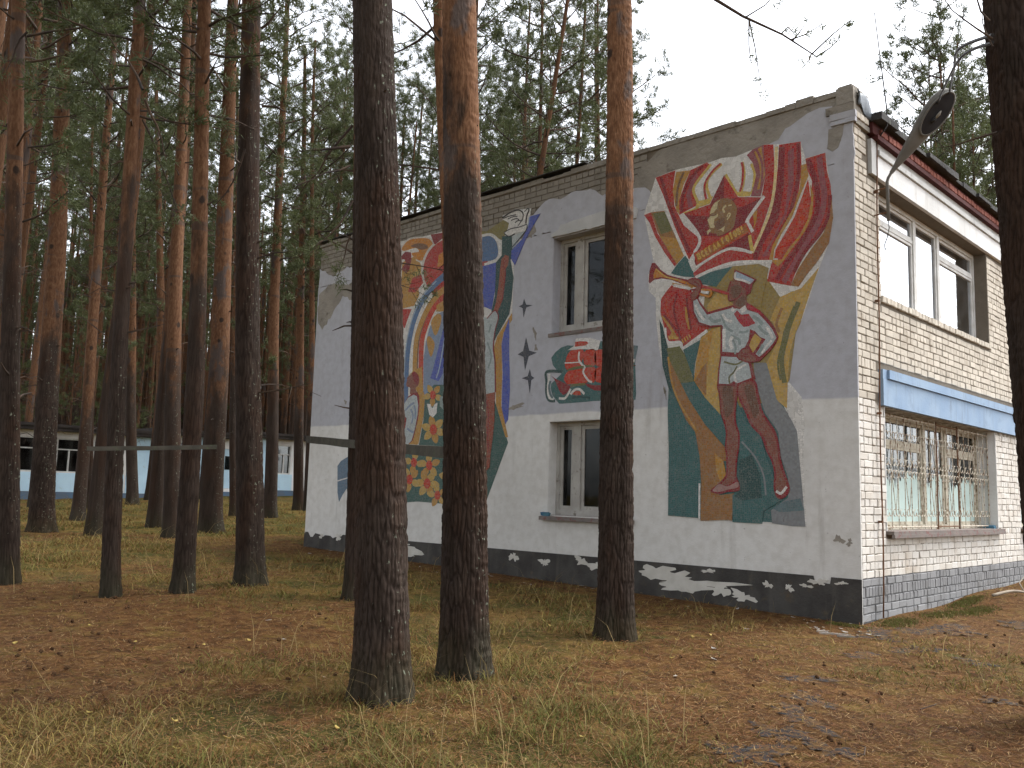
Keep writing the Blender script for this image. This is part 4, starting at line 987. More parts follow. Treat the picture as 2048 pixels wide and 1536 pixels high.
bugler|grey_field|G|p|0|4|-144.7,336.2,-125.3,334.6,-110.6,283.6,-94.2,263.6,-82.4,240.3,-77.1,179.2,-72,116,-90.2,115.6,-118.6,118.1,-120.5,135.1,-95.4,152.7,-95.5,179,-105.5,207.5,-108.9,240.1,-127.9,266,-142.7,310.1
bugler|grey_field|Tg|p|0|5|-118,138,-99.9,147.9,-78.8,152.2,-73.1,136.6,-107.8,133.2
bugler|pale_line|G|l|2.5|14|-163.1,227.8,-143.3,206.9,-130.6,182.6,-127.1,154.9
bugler|dark_teal_field|K|p|0|15|-167.2,202.1,-147.5,209.8,-134.9,180.7,-133,151.9,-160.8,147.4,-174,152.9,-166.2,162.9
bugler|leg|D|s|0|16|-200,309.8,-170.7,306.1,-169.4,293.6,-172.2,269.1,-171.6,254.4,-166.2,239.6,-166.2,221.3,-169.7,205.6,-171.1,181.4,-167.1,170.6,-166.9,160.7,-184.8,158.3,-197.2,155.3,-209.8,157.6,-210.5,161.5,-197.2,171.5,-187.5,182.5,-186.8,205.7,-188.8,220.5,-187.4,240.1,-190.9,255.1,-195.1,267.6,-197.9,292.7
bugler|skin|S|s|0|17|-197.9,307.2,-172.1,304.7,-171.6,293.7,-174.5,269.2,-173.9,253.2,-168.3,238.4,-168.7,221.4,-171.8,205.6,-173.8,181.4,-175.2,172.7,-184.8,167.7,-194.2,169.1,-184.5,181.3,-184.2,205.7,-186.5,220.4,-185.1,240.1,-187.8,255,-192.7,267.5,-195.5,292.6
bugler|skin_shade|N|s|0|18|-192.2,303,-176.9,303,-176,273,-184.6,262.3,-188.8,267.4
bugler|shoe|Sh|s|0|17|-208.4,160,-197.9,169,-184.8,166,-169.8,172.7,-169,165.1,-184.8,161.6,-198.6,158.2
bugler|leg|D|s|0|14|-170.7,307.3,-143.7,311.7,-136.9,291.8,-131.8,269.8,-121.5,253.8,-112.7,240.5,-107.7,222.7,-105.4,205.1,-100.5,187.6,-94.4,171.4,-93.3,162.2,-98.4,154.1,-106.1,150.8,-112.4,153.8,-115.7,166.5,-114.9,185.2,-118.6,200.5,-126.2,214.7,-133.9,233.9,-148.3,248.7,-157.6,268.5,-167,287.3
bugler|skin|S|s|0|15|-168,305.3,-145.3,309.1,-140.1,290.7,-135,268.7,-124,251.5,-115.5,238.2,-110.5,221.6,-108.4,203.9,-103.5,186.4,-97.4,171.4,-97.3,164.5,-103.6,158.3,-110.8,159.6,-112.7,167.7,-111.9,185.2,-115.5,200.5,-123.1,215.9,-130.1,235,-144.4,249.8,-153.7,268.3,-163.7,287.2
bugler|skin_shade|N|s|0|16|-158.5,302.8,-146.7,305.7,-141.2,289.6,-136,271.2,-142.7,259.4,-149.2,271.8,-154.5,286.7
bugler|shoe|W|l|3.5|16|-112,161,-105,158,-97,167
bugler|shorts|D|p|0|17|-196,351.1,-152.9,345.5,-147.3,334,-141.6,313.3,-169.4,307,-170.7,305.2,-201,308.4,-199.5,330.6
bugler|shorts|L|p|0|18|-194,349.1,-154.3,344.1,-150.3,330.5,-147.4,315.3,-169.3,309.1,-174.8,312.8,-181.8,308.6,-198.3,310.7,-197.1,330.4
bugler|fold_line|V|l|2.5|19|-181.1,309.2,-181.7,318.6,-174.8,324.9,-169.3,333.2
bugler|fold_line|W|l|3|19|-170.7,311,-173.4,321.1,-169.3,328.3,-155.6,334.6
bugler|fold_line|V|l|2.5|19|-190.1,341.2,-172,335.9,-158.3,341
bugler|shirt|D|p|0|20|-243.5,436.7,-234.4,441.1,-230.8,434.2,-217,416,-196.5,418.5,-178.1,420.7,-155.6,423.7,-148.9,417.7,-134.8,408.5,-122.8,395.8,-112.3,381.7,-107.2,368.3,-110.4,360.8,-118.9,350.7,-135.2,337.1,-142.8,336.9,-151.5,336.4,-167,341.9,-169.2,348,-195.3,349.7,-196.2,354.6,-194.4,392.6,-212.8,393,-231.9,399.9,-241.4,417.1
bugler|shirt|L|p|0|21|-240.7,435.8,-234.7,438,-229.6,428.5,-217.6,412,-196.5,414.7,-179.2,416.7,-166.8,414.3,-151.2,410.3,-137,404.4,-125.2,391.9,-115.7,379.9,-109.7,367.6,-114.8,360.2,-123.3,352.1,-135.2,343.2,-140.8,347.7,-134.2,356.1,-125.6,367,-133.9,370.9,-141.5,379.7,-149.1,383.5,-151.4,368.8,-156.9,359.2,-167,352,-192.8,355.6,-191.6,392.2,-194.2,394.6,-212.8,395.5,-230.7,402.8,-239,419
bugler|fold_line|Gs|l|3.5|22|-194,409,-190,398,-185,389,-176,383
bugler|fold_line|Gs|l|3|22|-175.9,371.2,-171.4,360.6,-172.6,350.5
bugler|fold_line|Gs|l|4|22|-136,387,-130,379,-122,373
bugler|fold_line|Gs|l|5|22|-214,408,-206,401,-195,402
bugler|fold_line|Gs|l|4|22|-236,421,-228,409,-221,410
bugler|fold_line|Gs|l|4|22|-179,377,-167,371,-165,363
bugler|fold_line|Gs|l|3|22|-165.8,381.4,-158,380.1,-151.3,381.9
bugler|fold_line|Gs|l|5|22|-130,360,-133,352,-138,348
bugler|fold_line|Gs|l|5|22|-145,401,-137,396,-130,388
bugler|shirt_light|W|l|5|22|-190,388,-190,359
bugler|shirt_light|W|l|5|23|-177,358,-180,369,-176,376
bugler|shirt_light|W|l|4|23|-237,429,-230,414,-222,405
bugler|shirt_light|W|l|4|23|-192,410,-187,402,-177,397
bugler|shirt_light|W|l|4|22|-124,384,-118,374,-115,367
bugler|shirt_light|W|l|3|23|-131.9,347.9,-123.3,358.1,-116.9,364.4
bugler|gold_field|Yo|p|0|21|-141.5,376.7,-131.6,367.6,-137,359.4,-144.7,349.8,-150.5,360.6,-147,369.4
bugler|scarf|Rs|p|0|22|-174.1,408,-169,412.5,-162.3,405.4,-151.2,405.3,-140.9,390.9,-151.3,387.8,-159,387.6,-166.8,396.4
bugler|scarf|Rs|p|0|21|-152.2,420.7,-146.5,416.9,-133.5,407.2,-126.7,398.8,-131.6,401.7,-146.8,409.6,-153.4,413.5
bugler|skin|S|s|0|21|-179.1,456.3,-162.1,453.7,-146.4,445.4,-148.6,436.5,-154.4,431.2,-155,416.9,-162.3,414.6,-174.7,420.2,-174.4,428.5,-181.5,428.4,-182.8,431.9,-183.1,437.1,-184.5,439.4,-183.3,442.3,-180.3,449.2
bugler|skin_shade|N|s|0|22|-173.5,429.6,-166.7,431.8,-162.2,442.5,-166.7,448.3,-175.7,449.6,-179.1,444.9,-176.9,436.3
bugler|skin_shade|N|s|0|22|-166.7,428.7,-157.7,431.6,-156.7,419.2,-163.4,417,-171.3,421.1
bugler|hair|D|p|0|22|-164.4,450.1,-162.1,453.3,-145.3,445.5,-148.6,434.5,-155,432.1,-156.6,442.8,-160.5,444.3
bugler|face_line|D|l|2.5|23|-179.1,449.1,-173.4,449.5
bugler|face_line|D|l|1.8|23|-174.6,427.9,-167.8,430.4,-161.1,436.2
bugler|face_line|D|l|1.8|24|-179.1,455.8,-183.5,442.4,-184.3,439.4,-182.6,437,-182.8,431.9,-181.2,428,-174.1,428.4
bugler|cap|D|p|0|23|-172.8,472.3,-150.9,460.4,-139.2,452.5,-146.6,445.2,-162.1,453.3,-174.8,457.1
bugler|cap|Lb|p|0|24|-170.9,469.2,-152.1,458.3,-142.1,452.5,-147.9,447.2,-162.1,454.4,-172.3,457.9
bugler|cap_edge|W|l|3|25|-170.9,467.6,-171.7,458.9,-159.9,454.4,-148.6,448.3
bugler|collar|W|p|0|22|-176.9,418.7,-173,415.1,-168.1,415.5,-175.8,411.1,-178.6,413.5
bugler|collar|W|p|0|22|-164.5,413.8,-156.5,418.3,-153.2,411.4,-162.3,406.4
bugler|hand|D|s|0|22|-168.7,350.2,-160.3,358,-150.9,357.1,-146.6,348.7,-140.1,344.1,-136.5,337.9,-151.5,336.4,-163.7,341.1,-169.2,345.1
bugler|hand|S|s|0|23|-167,349.5,-159.2,355.9,-151.4,355.7,-147.7,347.8,-141.7,343.3,-140.6,339.2,-151.5,338.4,-162.6,342.5,-167.6,345.5
bugler|finger_line|D|l|1.6|24|-162.5,351.6,-155.9,349,-149.3,349.5
bugler|finger_line|D|l|1.6|24|-163.6,348.7,-157,345.6,-151.5,344.6
bugler|bugle|D|p|0|1|-315.7,504.6,-310.1,504.6,-299.5,491.7,-286.5,481.7,-267.7,474.5,-250.2,468.9,-227,457.1,-228.2,452.3,-260.1,463.6,-280.3,473.1,-297.1,477.8,-311.4,477.7,-319.3,473.2,-321.3,476,-320.2,492.7
bugler|bugle|Or|p|0|2|-308.3,495.9,-299.5,487.8,-287.8,479.4,-267.7,472.3,-235.2,459.1,-236.4,454.8,-260.1,465.1,-284.2,476.1,-299.7,480.4,-312.1,479.7,-312.6,485.9
bugler|bugle|Yl|l|2|3|-307.7,494.1,-298.4,485.8,-286.8,477.8,-267.7,471.4
bugler|bugle_pipe|R|l|4|25|-228,456,-210,449,-182,438
bugler|bugle_pipe|O|L|3|2|-278.4,467,-262.6,462.2,-242.8,455.9
bugler|white_line|W|L|4.5|4|-276,464,-265,461,-247,455
bugler|bugle_pipe|Or|l|3|26|-229.4,450.6,-212.7,447.4,-210.9,443,-213.8,438.3,-221,440.9,-230.6,444.4
bugler|white_field|W|p|0|27|-227,448.9,-214.4,446.1,-215.6,442,-228.2,445.8
bugler|hand|D|s|0|27|-250.8,467.9,-240.4,470.1,-230,465.7,-226.1,456.8,-228.8,447,-234.8,437.7,-243.3,436.1,-245.8,445.6,-240.3,450.7,-246.5,453.2,-236.1,453.7,-236.1,457.1,-247.7,462.9
bugler|hand|S|s|0|28|-247.7,466.3,-239.8,467.9,-231.3,463.9,-228.2,457.1,-230.6,447.8,-236,439.4,-242.1,438.1,-243.7,445.3,-237.9,450.9,-234.9,453.7,-236.1,458.2,-246.5,463.5
bugler|finger_line|D|l|1.6|29|-240.4,464.2,-233.1,459.9,-229.4,455.1
ship|sea_field|T|p|0|0|-516.6,374.8,-507.8,383.6,-495.7,390.2,-481.3,392.7,-467,390.5,-464.1,402.5,-434.1,400.4,-413.1,393.3,-362.5,382.6,-339.6,378.4,-344.6,357.7,-345,351.4,-342.4,304.4,-343.8,295.1,-426.6,297.8,-447.6,297,-496.4,296.7,-504.4,303.5,-512.5,312.5,-516.4,323,-515.3,331.5,-493.3,346.3,-503.6,353.1,-512.9,362.4
ship|white_field|W|p|0|1|-467,390.5,-464.1,402.5,-434.1,400.4,-413.1,393.3,-417.9,378.8,-446.4,383.1,-481.1,384.6,-485.3,374.7,-488.3,363,-480.2,350.4,-486.6,342.4,-487.5,334,-505.4,338.6,-515.7,344.5,-520.4,348.3,-493.4,348,-498.1,356.9,-500.5,363.1,-489.4,364.8,-487.5,374.9,-481.1,384.6
ship|outline|K|l|5|2|-493,350,-526,352,-526,336,-526,319,-523,308,-517,303,-506,302
ship|outline|W|l|5|3|-520,348,-521,336,-522,319,-518,308,-509,306
ship|outline|Tg|l|4|4|-517,336,-520,326,-517,314,-511,307
ship|dark_field|Tg|p|0|1|-362.5,382.6,-339.9,378,-344.6,357.7,-360.3,365.5
ship|white_line|W|l|6|1|-363,363,-354,358,-346,355
ship|hull|D|p|0|2|-515.7,344.7,-505.4,338.4,-488.5,331.3,-479.6,327.5,-473,324.6,-477.1,317.2,-482.5,312.5,-489,311,-495.8,316.6,-501.7,326.4,-507.6,337
ship|hull|D|p|0|1|-444.1,327.7,-426.1,323.1,-391.3,320.8,-396.2,311.6,-423.9,314.7,-437.6,321.5
ship|sail|Rb|s|0|2|-485.5,364.5,-482.5,374.5,-475.6,382.4,-465.8,383.6,-449.1,382.5,-447.2,370.6,-451.2,361.7,-447.9,354.5,-469.3,352.8,-480.2,351.3,-485.9,357.7
ship|sail|Rb|s|0|1|-446.3,378,-437.9,381.5,-423.7,379.3,-423.5,355.3,-443.1,356.8,-447.1,366.4
ship|sail|Rb|s|0|2|-486.5,340.7,-480.2,348.7,-465,350.8,-448.9,351.4,-446.5,342.9,-437.8,330.6,-445.1,327,-469.8,327.6,-479.6,328.2,-486.4,333.9
ship|sail|Rb|s|0|1|-446.7,349.6,-441.5,352.5,-422.5,350.2,-423.1,329.6,-432.5,328.6,-441.1,337.5
ship|sail|Rb|s|0|1|-422.1,378.4,-397.3,374.5,-399,353.3,-421.6,355.1
ship|sail|Rb|s|0|1|-420.4,350.1,-391.8,347,-393.4,327.6,-421,328.7
ship|sail_edge|W|l|3.5|3|-456,380,-457,367,-448,356,-444,354,-447,345,-437,332,-429,328
ship|sail_edge|W|l|2|3|-487.2,363.8,-471.8,362.9,-456.6,362.5
ship|sail_shade|V|l|4|4|-480,351,-465,354,-446,354
ship|sail_shade|V|l|4|3|-473,325,-458,326,-443,326
ship|sail_shade|V|l|3|4|-443.7,356,-428.9,353.6
ship|flag|Rb|p|0|2|-465.6,396.7,-455.3,397,-442.4,395.3,-436.9,392.3,-443.3,388.7,-465.9,388.7
ship|sail|Rb|p|0|1|-461.7,308.8,-470.5,311.6,-461.9,316.3,-452.3,314.9,-450.8,308.8
ship|wave|W|l|4|1|-498,306,-486,305,-479,311,-473,320
ship|wave|W|l|4|2|-473,311,-464,318,-454,318,-444,310
ship|wave|K|l|4|1|-470,305,-451,306,-432,303
stars|four_pointed_star|Sl|p|0|0|-582.7,484.7,-577.3,473.2,-561.8,470.2,-576.8,468,-582.6,451.5,-585.7,468.1,-594.8,472.3,-585.7,474.7
stars|four_pointed_star|Sl|p|0|0|-575.5,415.8,-567.3,391.8,-549.3,386.5,-568,382.1,-575.9,358,-580.1,381.9,-594.4,387.5,-581.6,392.5
stars|four_pointed_star|Sl|p|0|0|-564.6,359.9,-560.6,347.7,-553.8,343.6,-560.4,340.4,-563.4,317.7,-568.5,340.6,-583.2,345.2,-569.3,347.9
left|white_ground|W|p|0|0|-1076.8,649.3,-976.9,649.8,-927.7,648.4,-837.8,645.3,-793.6,645.8,-731.3,638.2,-686.7,619.8,-640.8,635.9,-641.2,645.1,-599.3,647.4,-571,643.8,-573.4,630.5,-549.2,630.3,-583.1,589,-609.8,547,-608.9,523.5,-610.7,460.7,-616.9,451,-611.2,328.2,-613.3,274,-620.8,264.1,-611.2,235.4,-662.3,129.9,-781.1,126.3,-844.1,128.3,-871.4,126,-961.4,126.5,-1022.9,132
left|hidden_field|K2|p|0|1|-1029.8,217.4,-881.1,220.4,-874.9,126.4,-1022.9,132
left|red_field|D|p|0|1|-1072.1,643.4,-938.3,640.5,-926.6,470.1,-911.9,468.5,-943.7,395.7,-1052.8,404.3
left|gold_field|O|p|0|1|-921,603.6,-877.9,610.9,-854.6,576.4,-870.9,555.3,-921.7,560.3
left|cloud|Or|s|0|2|-924.6,633.6,-906,645.8,-877.9,645.4,-844.6,638.9,-831.9,628.9,-830.1,621.3,-845.3,614.8,-850,602.8,-861.1,597.3,-878,603.4,-893.4,617.4,-870.6,617.3,-881.7,626.6,-904.7,626.5,-919,627
left|cloud_core|B|s|0|3|-896.7,632.9,-877.3,635.1,-852.2,628.8,-843.5,620,-862.5,619.6,-879.5,626.2
left|outline|Wn|l|2.5|2|-928.2,634.6,-907.6,648,-878,647.3,-843.3,640.1,-830.1,629.5,-826.9,620.7,-841.7,613.3,-847.7,600.6,-861,595.1,-879.3,602.1
left|rooster|D|p|0|2|-928.3,614.8,-913.1,624.5,-895.3,620,-892.6,604.3,-898.5,582.9,-907.2,578.3,-922.8,590,-909.9,601.5,-915.6,609.5,-923.6,609.3
left|gold_field|O|p|0|2|-921.7,560.3,-870.9,555.3,-863.9,528.5,-878.6,509.3,-914.5,507.9,-944.6,515.3,-954.8,552.9
left|gold_field|Yo|p|0|2|-890,572.3,-855.3,590.8,-853.9,568.7,-884,565.9
left|red_field|R|p|0|1|-916.7,507.6,-885.6,503.7,-895.6,486.6,-905.4,465.7,-911.7,475.6
left|red_field|R|p|0|3|-886.8,566.3,-865,570.4,-831.8,558.1,-855.6,550.7,-876.5,535.4,-899.1,540.4
left|sun_ring|Wn|p|0|4|-726.3,492.2,-712.9,494.5,-700.8,498.4,-690,503.7,-680.9,510.5,-674,518.4,-669,527.3,-666.1,536.8,-665.3,547.1,-667,557.8,-670.8,568.4,-676.7,579,-684.4,589.3,-694.4,599.2,-705.9,608.2,-718.8,616,-732.7,622.6,-747.7,627.9,-763.1,631.6,-778.7,633.5,-794,633.8,-808.3,632.2,-821.7,628.8,-833.8,623.7,-844.1,616.8,-852,608.4,-857.7,599,-860.9,588.7,-861.7,577.5,-859.5,565.9,-855,554.4,-848,543.1,-839.1,532.3,-827.8,522.2,-815.1,513.4,-801.2,505.9,-786.6,499.9,-771.3,495.5
left|sun|R|p|0|5|-728.4,496.7,-716,498.8,-704.3,502.3,-694.4,507.3,-685.9,513.6,-679.5,521.2,-674.8,529.4,-671.9,538.3,-671.4,548,-672.7,558,-676.5,568,-682.1,577.9,-689.2,587.7,-698.6,596.9,-709.2,605.2,-721.5,612.5,-734.4,618.6,-748.4,623.4,-762.9,627,-777.4,628.7,-791.7,629,-805,627.4,-817.7,624.3,-828.7,619.5,-838.4,613.2,-845.5,605.2,-850.9,596.5,-854.2,586.9,-854.6,576.4,-852.9,565.6,-848.4,554.8,-841.9,544.3,-833.7,534.1,-823.2,524.8,-811.5,516.6,-798.4,509.6,-784.8,504,-770.5,499.9
left|sun_ray|Or|p|0|6|-811.2,599.8,-794.8,606.2,-793.2,578.4,-813.3,576.9
left|red_field|D|p|0|5|-836.9,645.3,-797.1,642.9,-781.3,639.6,-796.6,633.8,-822.3,623.2,-826.4,625.7
left|pale_field|Gb|p|0|1|-836.1,274.5,-843.8,399.2,-838.9,433,-830.3,459.6,-811.4,484.8,-788.2,487.7,-711.3,485.9,-677.6,417.2,-673.7,332,-780.1,340.7,-809.9,342.5,-832.8,331.5
left|blue_band|U2|l|15|6|-891,288,-894,382,-891,431,-880,474,-861,509,-831,536,-792,556,-747,566,-700,563
left|blue_band|Lb|l|3|7|-899,357.3,-899.6,403.8,-894.3,447.8,-877.5,492.8,-851.6,526.8,-815.1,549.5
left|gold_band|O|l|14|6|-866,346,-868,429,-858,465,-836,499,-810,521,-787,530,-745,537,-698,535
left|gold_line|B|l|3|7|-859.1,345.6,-860.7,425.9,-850.4,461.7,-828.9,493.8,-803,514.6
left|red_band|Rb|l|13|8|-848,343,-851,427,-841,463,-819,497,-786,516,-744,521,-697,519
left|leaf|O|s|0|2|-825.8,470.5,-808,484.9,-797,478.6,-799.3,460.7,-812.3,442.9
left|leaf|O|s|0|2|-836.3,435,-829.3,443.9,-814.3,430.6,-814.2,417,-823.5,403.1
left|gold_field|O|p|0|9|-810.7,501.9,-789.4,509.3,-763.3,510.4,-761.9,484.5,-811.7,489.4
left|blue_ray|U|p|0|2|-812.4,385.3,-787.4,461.6,-773.6,460.1,-768.9,373.9,-784.1,413,-786.5,367.6,-797.9,354.4,-821.1,361.8
left|blue_ray|Lb|l|3|3|-781.4,454.2,-795.6,383.9,-804.3,361
left|halo|O|p|0|9|-889.8,368.1,-869.1,381.9,-846.1,385.5,-840.4,338.2,-834.6,327.9,-836.5,290.5,-848.4,237.4,-871.1,231,-884.8,233.1,-862.6,248.9,-851.5,286.1,-854.5,334,-864.9,346,-856,358.1,-858.7,371,-868.9,378.7
left|boy_head|S|s|0|10|-868.8,378.1,-856.7,370.6,-852.6,360.4,-855.1,350.5,-862.5,345.9,-861.3,339.5,-856.1,336,-877.7,333.8,-879.5,346.9,-888.6,349.8,-891.3,355.3,-888.9,364.2,-890.1,366.8,-878.3,372.7
left|boy_hair|D|p|0|11|-876.5,375.5,-868.9,378.4,-856.4,370.8,-852.6,360.4,-857.4,350.6,-868.6,359
left|boy_shirt|D|p|0|11|-899.9,311,-883.4,330.6,-868.1,336.1,-856.5,336.7,-850.7,328.8,-849.4,308.6,-851.5,286.1,-857.7,270.1,-860.2,257.6,-865.1,244,-881,234.5,-894.9,237
left|boy_shirt|L|p|0|12|-903.7,308.6,-883.2,328,-867.9,332.9,-858,329.2,-852.6,311.3,-853.8,292.5,-858,273.8,-861.8,260.8,-868.4,244.1,-879.6,236.5,-899.1,239.7,-889.2,268.5,-885.5,287.4,-893.8,294.1
left|fold_line|Gb|l|4|13|-891,303,-878,312,-865,317
left|fold_line|Gb|l|4|13|-874,305,-867,292,-870,277
left|fold_line|Gb|l|4|13|-883,268,-871,262,-863,260
left|fold_line|Gb|l|4|13|-865,312,-860,299,-861,286
left|flower_field|K2|p|0|2|-833.4,330.4,-810.2,348.5,-674.1,339.7,-646.2,308.4,-625.5,266.3,-611.2,235.4,-662.3,129.9,-781.1,126.7,-844.1,128.7,-874.9,126.4,-881.1,220.4,-847.8,231.2,-836.6,282.3
left|petal|Yo|s|0|3|-805.9,327,-802.5,320,-794.1,317.3,-785,319.1,-789.6,326.2,-797.6,329.6
left|petal|O|s|0|3|-812,324.4,-819.3,320.4,-819.2,313.7,-813,307.2,-806.1,312.2,-805.3,318.8
left|petal|Yo|s|0|10|-817.9,328.4,-825.9,333,-834.3,331.6,-840,325.7,-830.8,321.6,-822,322.3
left|petal|Yo|s|0|3|-815.3,333.5,-812.9,340.2,-818.2,346.2,-827.9,349.2,-829.2,341.6,-824.7,335.4
left|petal|O|s|0|3|-807.9,332.6,-798.5,332.1,-793.5,337.1,-793.9,344.8,-803.7,344.3,-809.5,339.8
left|flower_heart|Rb|s|0|11|-804.2,325.5,-810.3,320.8,-817.9,324.4,-819.4,332.9,-813.3,337.5,-805.7,333.8
left|petal|Yo|s|0|3|-799.2,261.6,-794.1,253.5,-783.7,251.3,-773,254.7,-779.7,262.6,-789.7,265.8
left|petal|O|s|0|3|-804.6,257.8,-810.8,250.8,-807.4,242.9,-797.3,237.2,-792.1,245.2,-794.4,253.3
left|petal|Yo|s|0|3|-812,259.7,-823.6,260.9,-830.8,255.1,-831.6,245.9,-819.3,245.9,-811.3,250.9
left|petal|Yo|s|0|10|-814,265.5,-819.3,273.6,-830,276,-841.2,272.6,-834.1,264.4,-823.7,261.2
left|petal|O|s|0|3|-808.6,269.3,-802.4,276.2,-805.8,284.2,-816,290.1,-821.3,282.1,-819,273.9
left|petal|Yo|s|0|3|-801.2,267.3,-789.9,266.1,-782.9,271.7,-782.1,280.9,-794.1,281,-802,276.1
left|flower_heart|Rb|s|0|11|-797.1,260.2,-803.9,253.5,-813.4,256.8,-816.2,266.8,-809.4,273.5,-799.9,270.2
left|petal|Yo|s|0|3|-811,162.2,-803.9,155.3,-793.3,155.1,-783.9,160.5,-792.4,167,-802.9,168.1
left|petal|O|s|0|3|-815.1,157.5,-819.3,149.5,-814,142.4,-802.8,138.9,-799.9,147.6,-804.1,155.1
left|petal|Yo|s|0|3|-822.8,157.9,-834.3,156.9,-839.7,149.9,-838,140.8,-826.2,143.1,-819.8,149.5
left|petal|Yo|s|0|3|-826.3,163.2,-833.6,170.2,-844.5,170.4,-854.4,165,-845.4,158.3,-834.5,157.2
left|petal|O|s|0|3|-822.1,167.9,-817.9,175.9,-823.3,183.1,-834.7,186.9,-837.7,178,-833.3,170.4
left|petal|Yo|s|0|3|-814.4,167.4,-803.1,168.4,-797.8,175.3,-799.4,184.4,-811.1,182.2,-817.4,175.9
left|flower_heart|Rb|s|0|4|-808.8,161.8,-814,153.6,-823.9,154.5,-828.5,163.6,-823.2,171.8,-813.4,170.9
left|petal|Yo|s|0|4|-810,192.4,-811.3,184.5,-804.5,179,-793.5,177.5,-793.5,185.9,-799.4,191.9
left|petal|O|s|0|4|-818.3,192.1,-828.8,191,-833.5,184.5,-831.5,176,-820.7,178.4,-815.1,184.4
left|petal|Yo|s|0|3|-821.6,198.1,-826.7,205.3,-836.7,207,-846.8,203.4,-840,196.2,-830.3,193.7
left|petal|Yo|s|0|3|-815.3,202,-808,207.5,-809.4,215,-817.5,221.3,-824.1,214.7,-823.8,207.1
left|petal|O|s|0|3|-808.1,198.5,-798.6,194.7,-789.9,197.7,-785,205,-795.5,208.1,-804.7,205.9
left|flower_heart|Rb|s|0|5|-808.6,189.3,-817.5,188,-823.5,195.3,-820.7,203.9,-811.8,205.3,-805.8,197.9
left|petal|Yo|s|0|4|-863.5,167.4,-860.5,159.4,-851,156.3,-839.9,158.3,-844.4,166.3,-853.3,170.2
left|petal|O|s|0|3|-871.1,164.5,-880.4,160.2,-881.2,152.6,-874.8,145.2,-866,150.7,-864,158.1
left|petal|Yo|s|0|3|-877.4,169.1,-886.2,174.5,-896.5,173,-904,166.4,-893.7,161.6,-883.3,162.3
left|petal|Yo|s|0|3|-873.6,174.8,-869.8,182.4,-875.2,189.1,-886.3,192.6,-888.9,184.2,-884.5,177.1
left|petal|O|s|0|3|-865,173.7,-854,173.1,-847.4,178.6,-846.7,187.2,-858.3,186.8,-865.8,181.9
left|flower_heart|Rb|s|0|5|-861.6,165.4,-869.3,160.4,-877.9,164.9,-878.8,174.4,-870.9,179.4,-862.4,174.9
left|petal|Yo|s|0|4|-852.2,201.2,-846.6,194.6,-837.1,193.6,-828,197.5,-834.9,203.9,-844.3,205.8
left|petal|O|s|0|4|-860.1,197.3,-868.8,193.4,-869.8,186.2,-863.9,179.2,-855.5,184.2,-853.5,191.1
left|petal|Yo|s|0|3|-865.9,203.3,-871.6,210.1,-881.4,211.2,-890.9,207.2,-883.6,200.6,-874,198.7
left|petal|Yo|s|0|3|-858,207.3,-849.3,211.1,-848.4,218.2,-854.2,225.4,-862.6,220.5,-864.6,213.5
left|flower_heart|Rb|s|0|5|-850.3,200.5,-855.7,193.8,-864.5,195.6,-867.9,204.1,-862.4,210.8,-853.6,208.9
left|petal|Yo|s|0|3|-783.7,138.1,-784,130.7,-777,126.2,-766.9,125.8,-767.9,133.5,-774.1,138.6
left|petal|O|s|0|3|-791.2,137.1,-800.6,135.1,-804,128.7,-801.3,121.1,-791.8,124.2,-787.4,130.2
left|petal|Yo|s|0|4|-794.9,142.2,-800.4,148.4,-809.6,149.1,-818.4,144.8,-811.4,138.8,-802.3,137.4
left|petal|Yo|s|0|4|-789.6,146.4,-783.7,152.2,-785.9,158.9,-794,164,-799.2,157.3,-798,150.4
left|petal|O|s|0|3|-782.7,143.8,-773.6,141.2,-766,144.7,-762.4,152,-772.4,153.8,-780.5,151
left|flower_heart|Rb|s|0|5|-782.3,135.5,-790.2,133.2,-796.4,139.2,-794.6,147.6,-786.6,149.8,-780.5,143.8
left|petal|Yo|s|0|3|-744.9,304.2,-737.9,296.7,-727.4,295.9,-718.1,300.8,-726.5,308,-736.9,309.8
left|petal|O|s|0|3|-749,299.6,-753.2,291.7,-747.9,284.1,-736.9,279.8,-734,288.6,-738.1,296.5
left|petal|Yo|s|0|3|-756.6,300.5,-767.9,300.1,-773.3,293.3,-771.7,283.8,-760,285.5,-753.7,291.7
left|petal|Yo|s|0|3|-760,306.1,-767.1,313.7,-778,314.6,-787.7,309.6,-778.9,302.3,-768.1,300.5
left|petal|O|s|0|3|-755.8,310.7,-751.6,318.7,-757,326.3,-768.2,331,-771.2,322,-766.9,314
left|petal|Yo|s|0|3|-748.3,309.8,-737.1,310.1,-731.8,316.8,-733.4,326.2,-744.9,324.7,-751.2,318.6
left|flower_heart|Rb|s|0|4|-742.8,303.7,-748,295.6,-757.7,297,-762.1,306.6,-756.9,314.8,-747.2,313.3
left|petal|Yo|s|0|3|-742.4,232.6,-740.5,223.9,-731.4,219.6,-719.8,220.5,-723.3,229.4,-731.7,234.5
left|petal|O|s|0|3|-749,230.2,-757.7,225,-757.5,216.8,-750,209.2,-741.9,215.6,-740.9,223.7
left|petal|Yo|s|0|3|-755.4,233.6,-766.1,237.2,-775.3,233.4,-779.7,224.8,-767.8,222.2,-758.1,225.2
left|petal|Yo|s|0|3|-755.2,239.4,-757.1,248.3,-766.4,252.8,-778.5,252,-774.9,242.8,-766.1,237.6
left|petal|O|s|0|3|-748.5,241.8,-739.9,247,-740.1,255.2,-747.6,262.9,-755.7,256.6,-756.7,248.4
left|petal|Yo|s|0|3|-742.2,238.4,-731.7,234.8,-722.8,238.6,-718.6,247,-730,249.7,-739.5,246.8
left|flower_heart|Rb|s|0|4|-740.6,230.1,-749,225.9,-757.2,231.8,-757,241.9,-748.6,246.2,-740.4,240.2
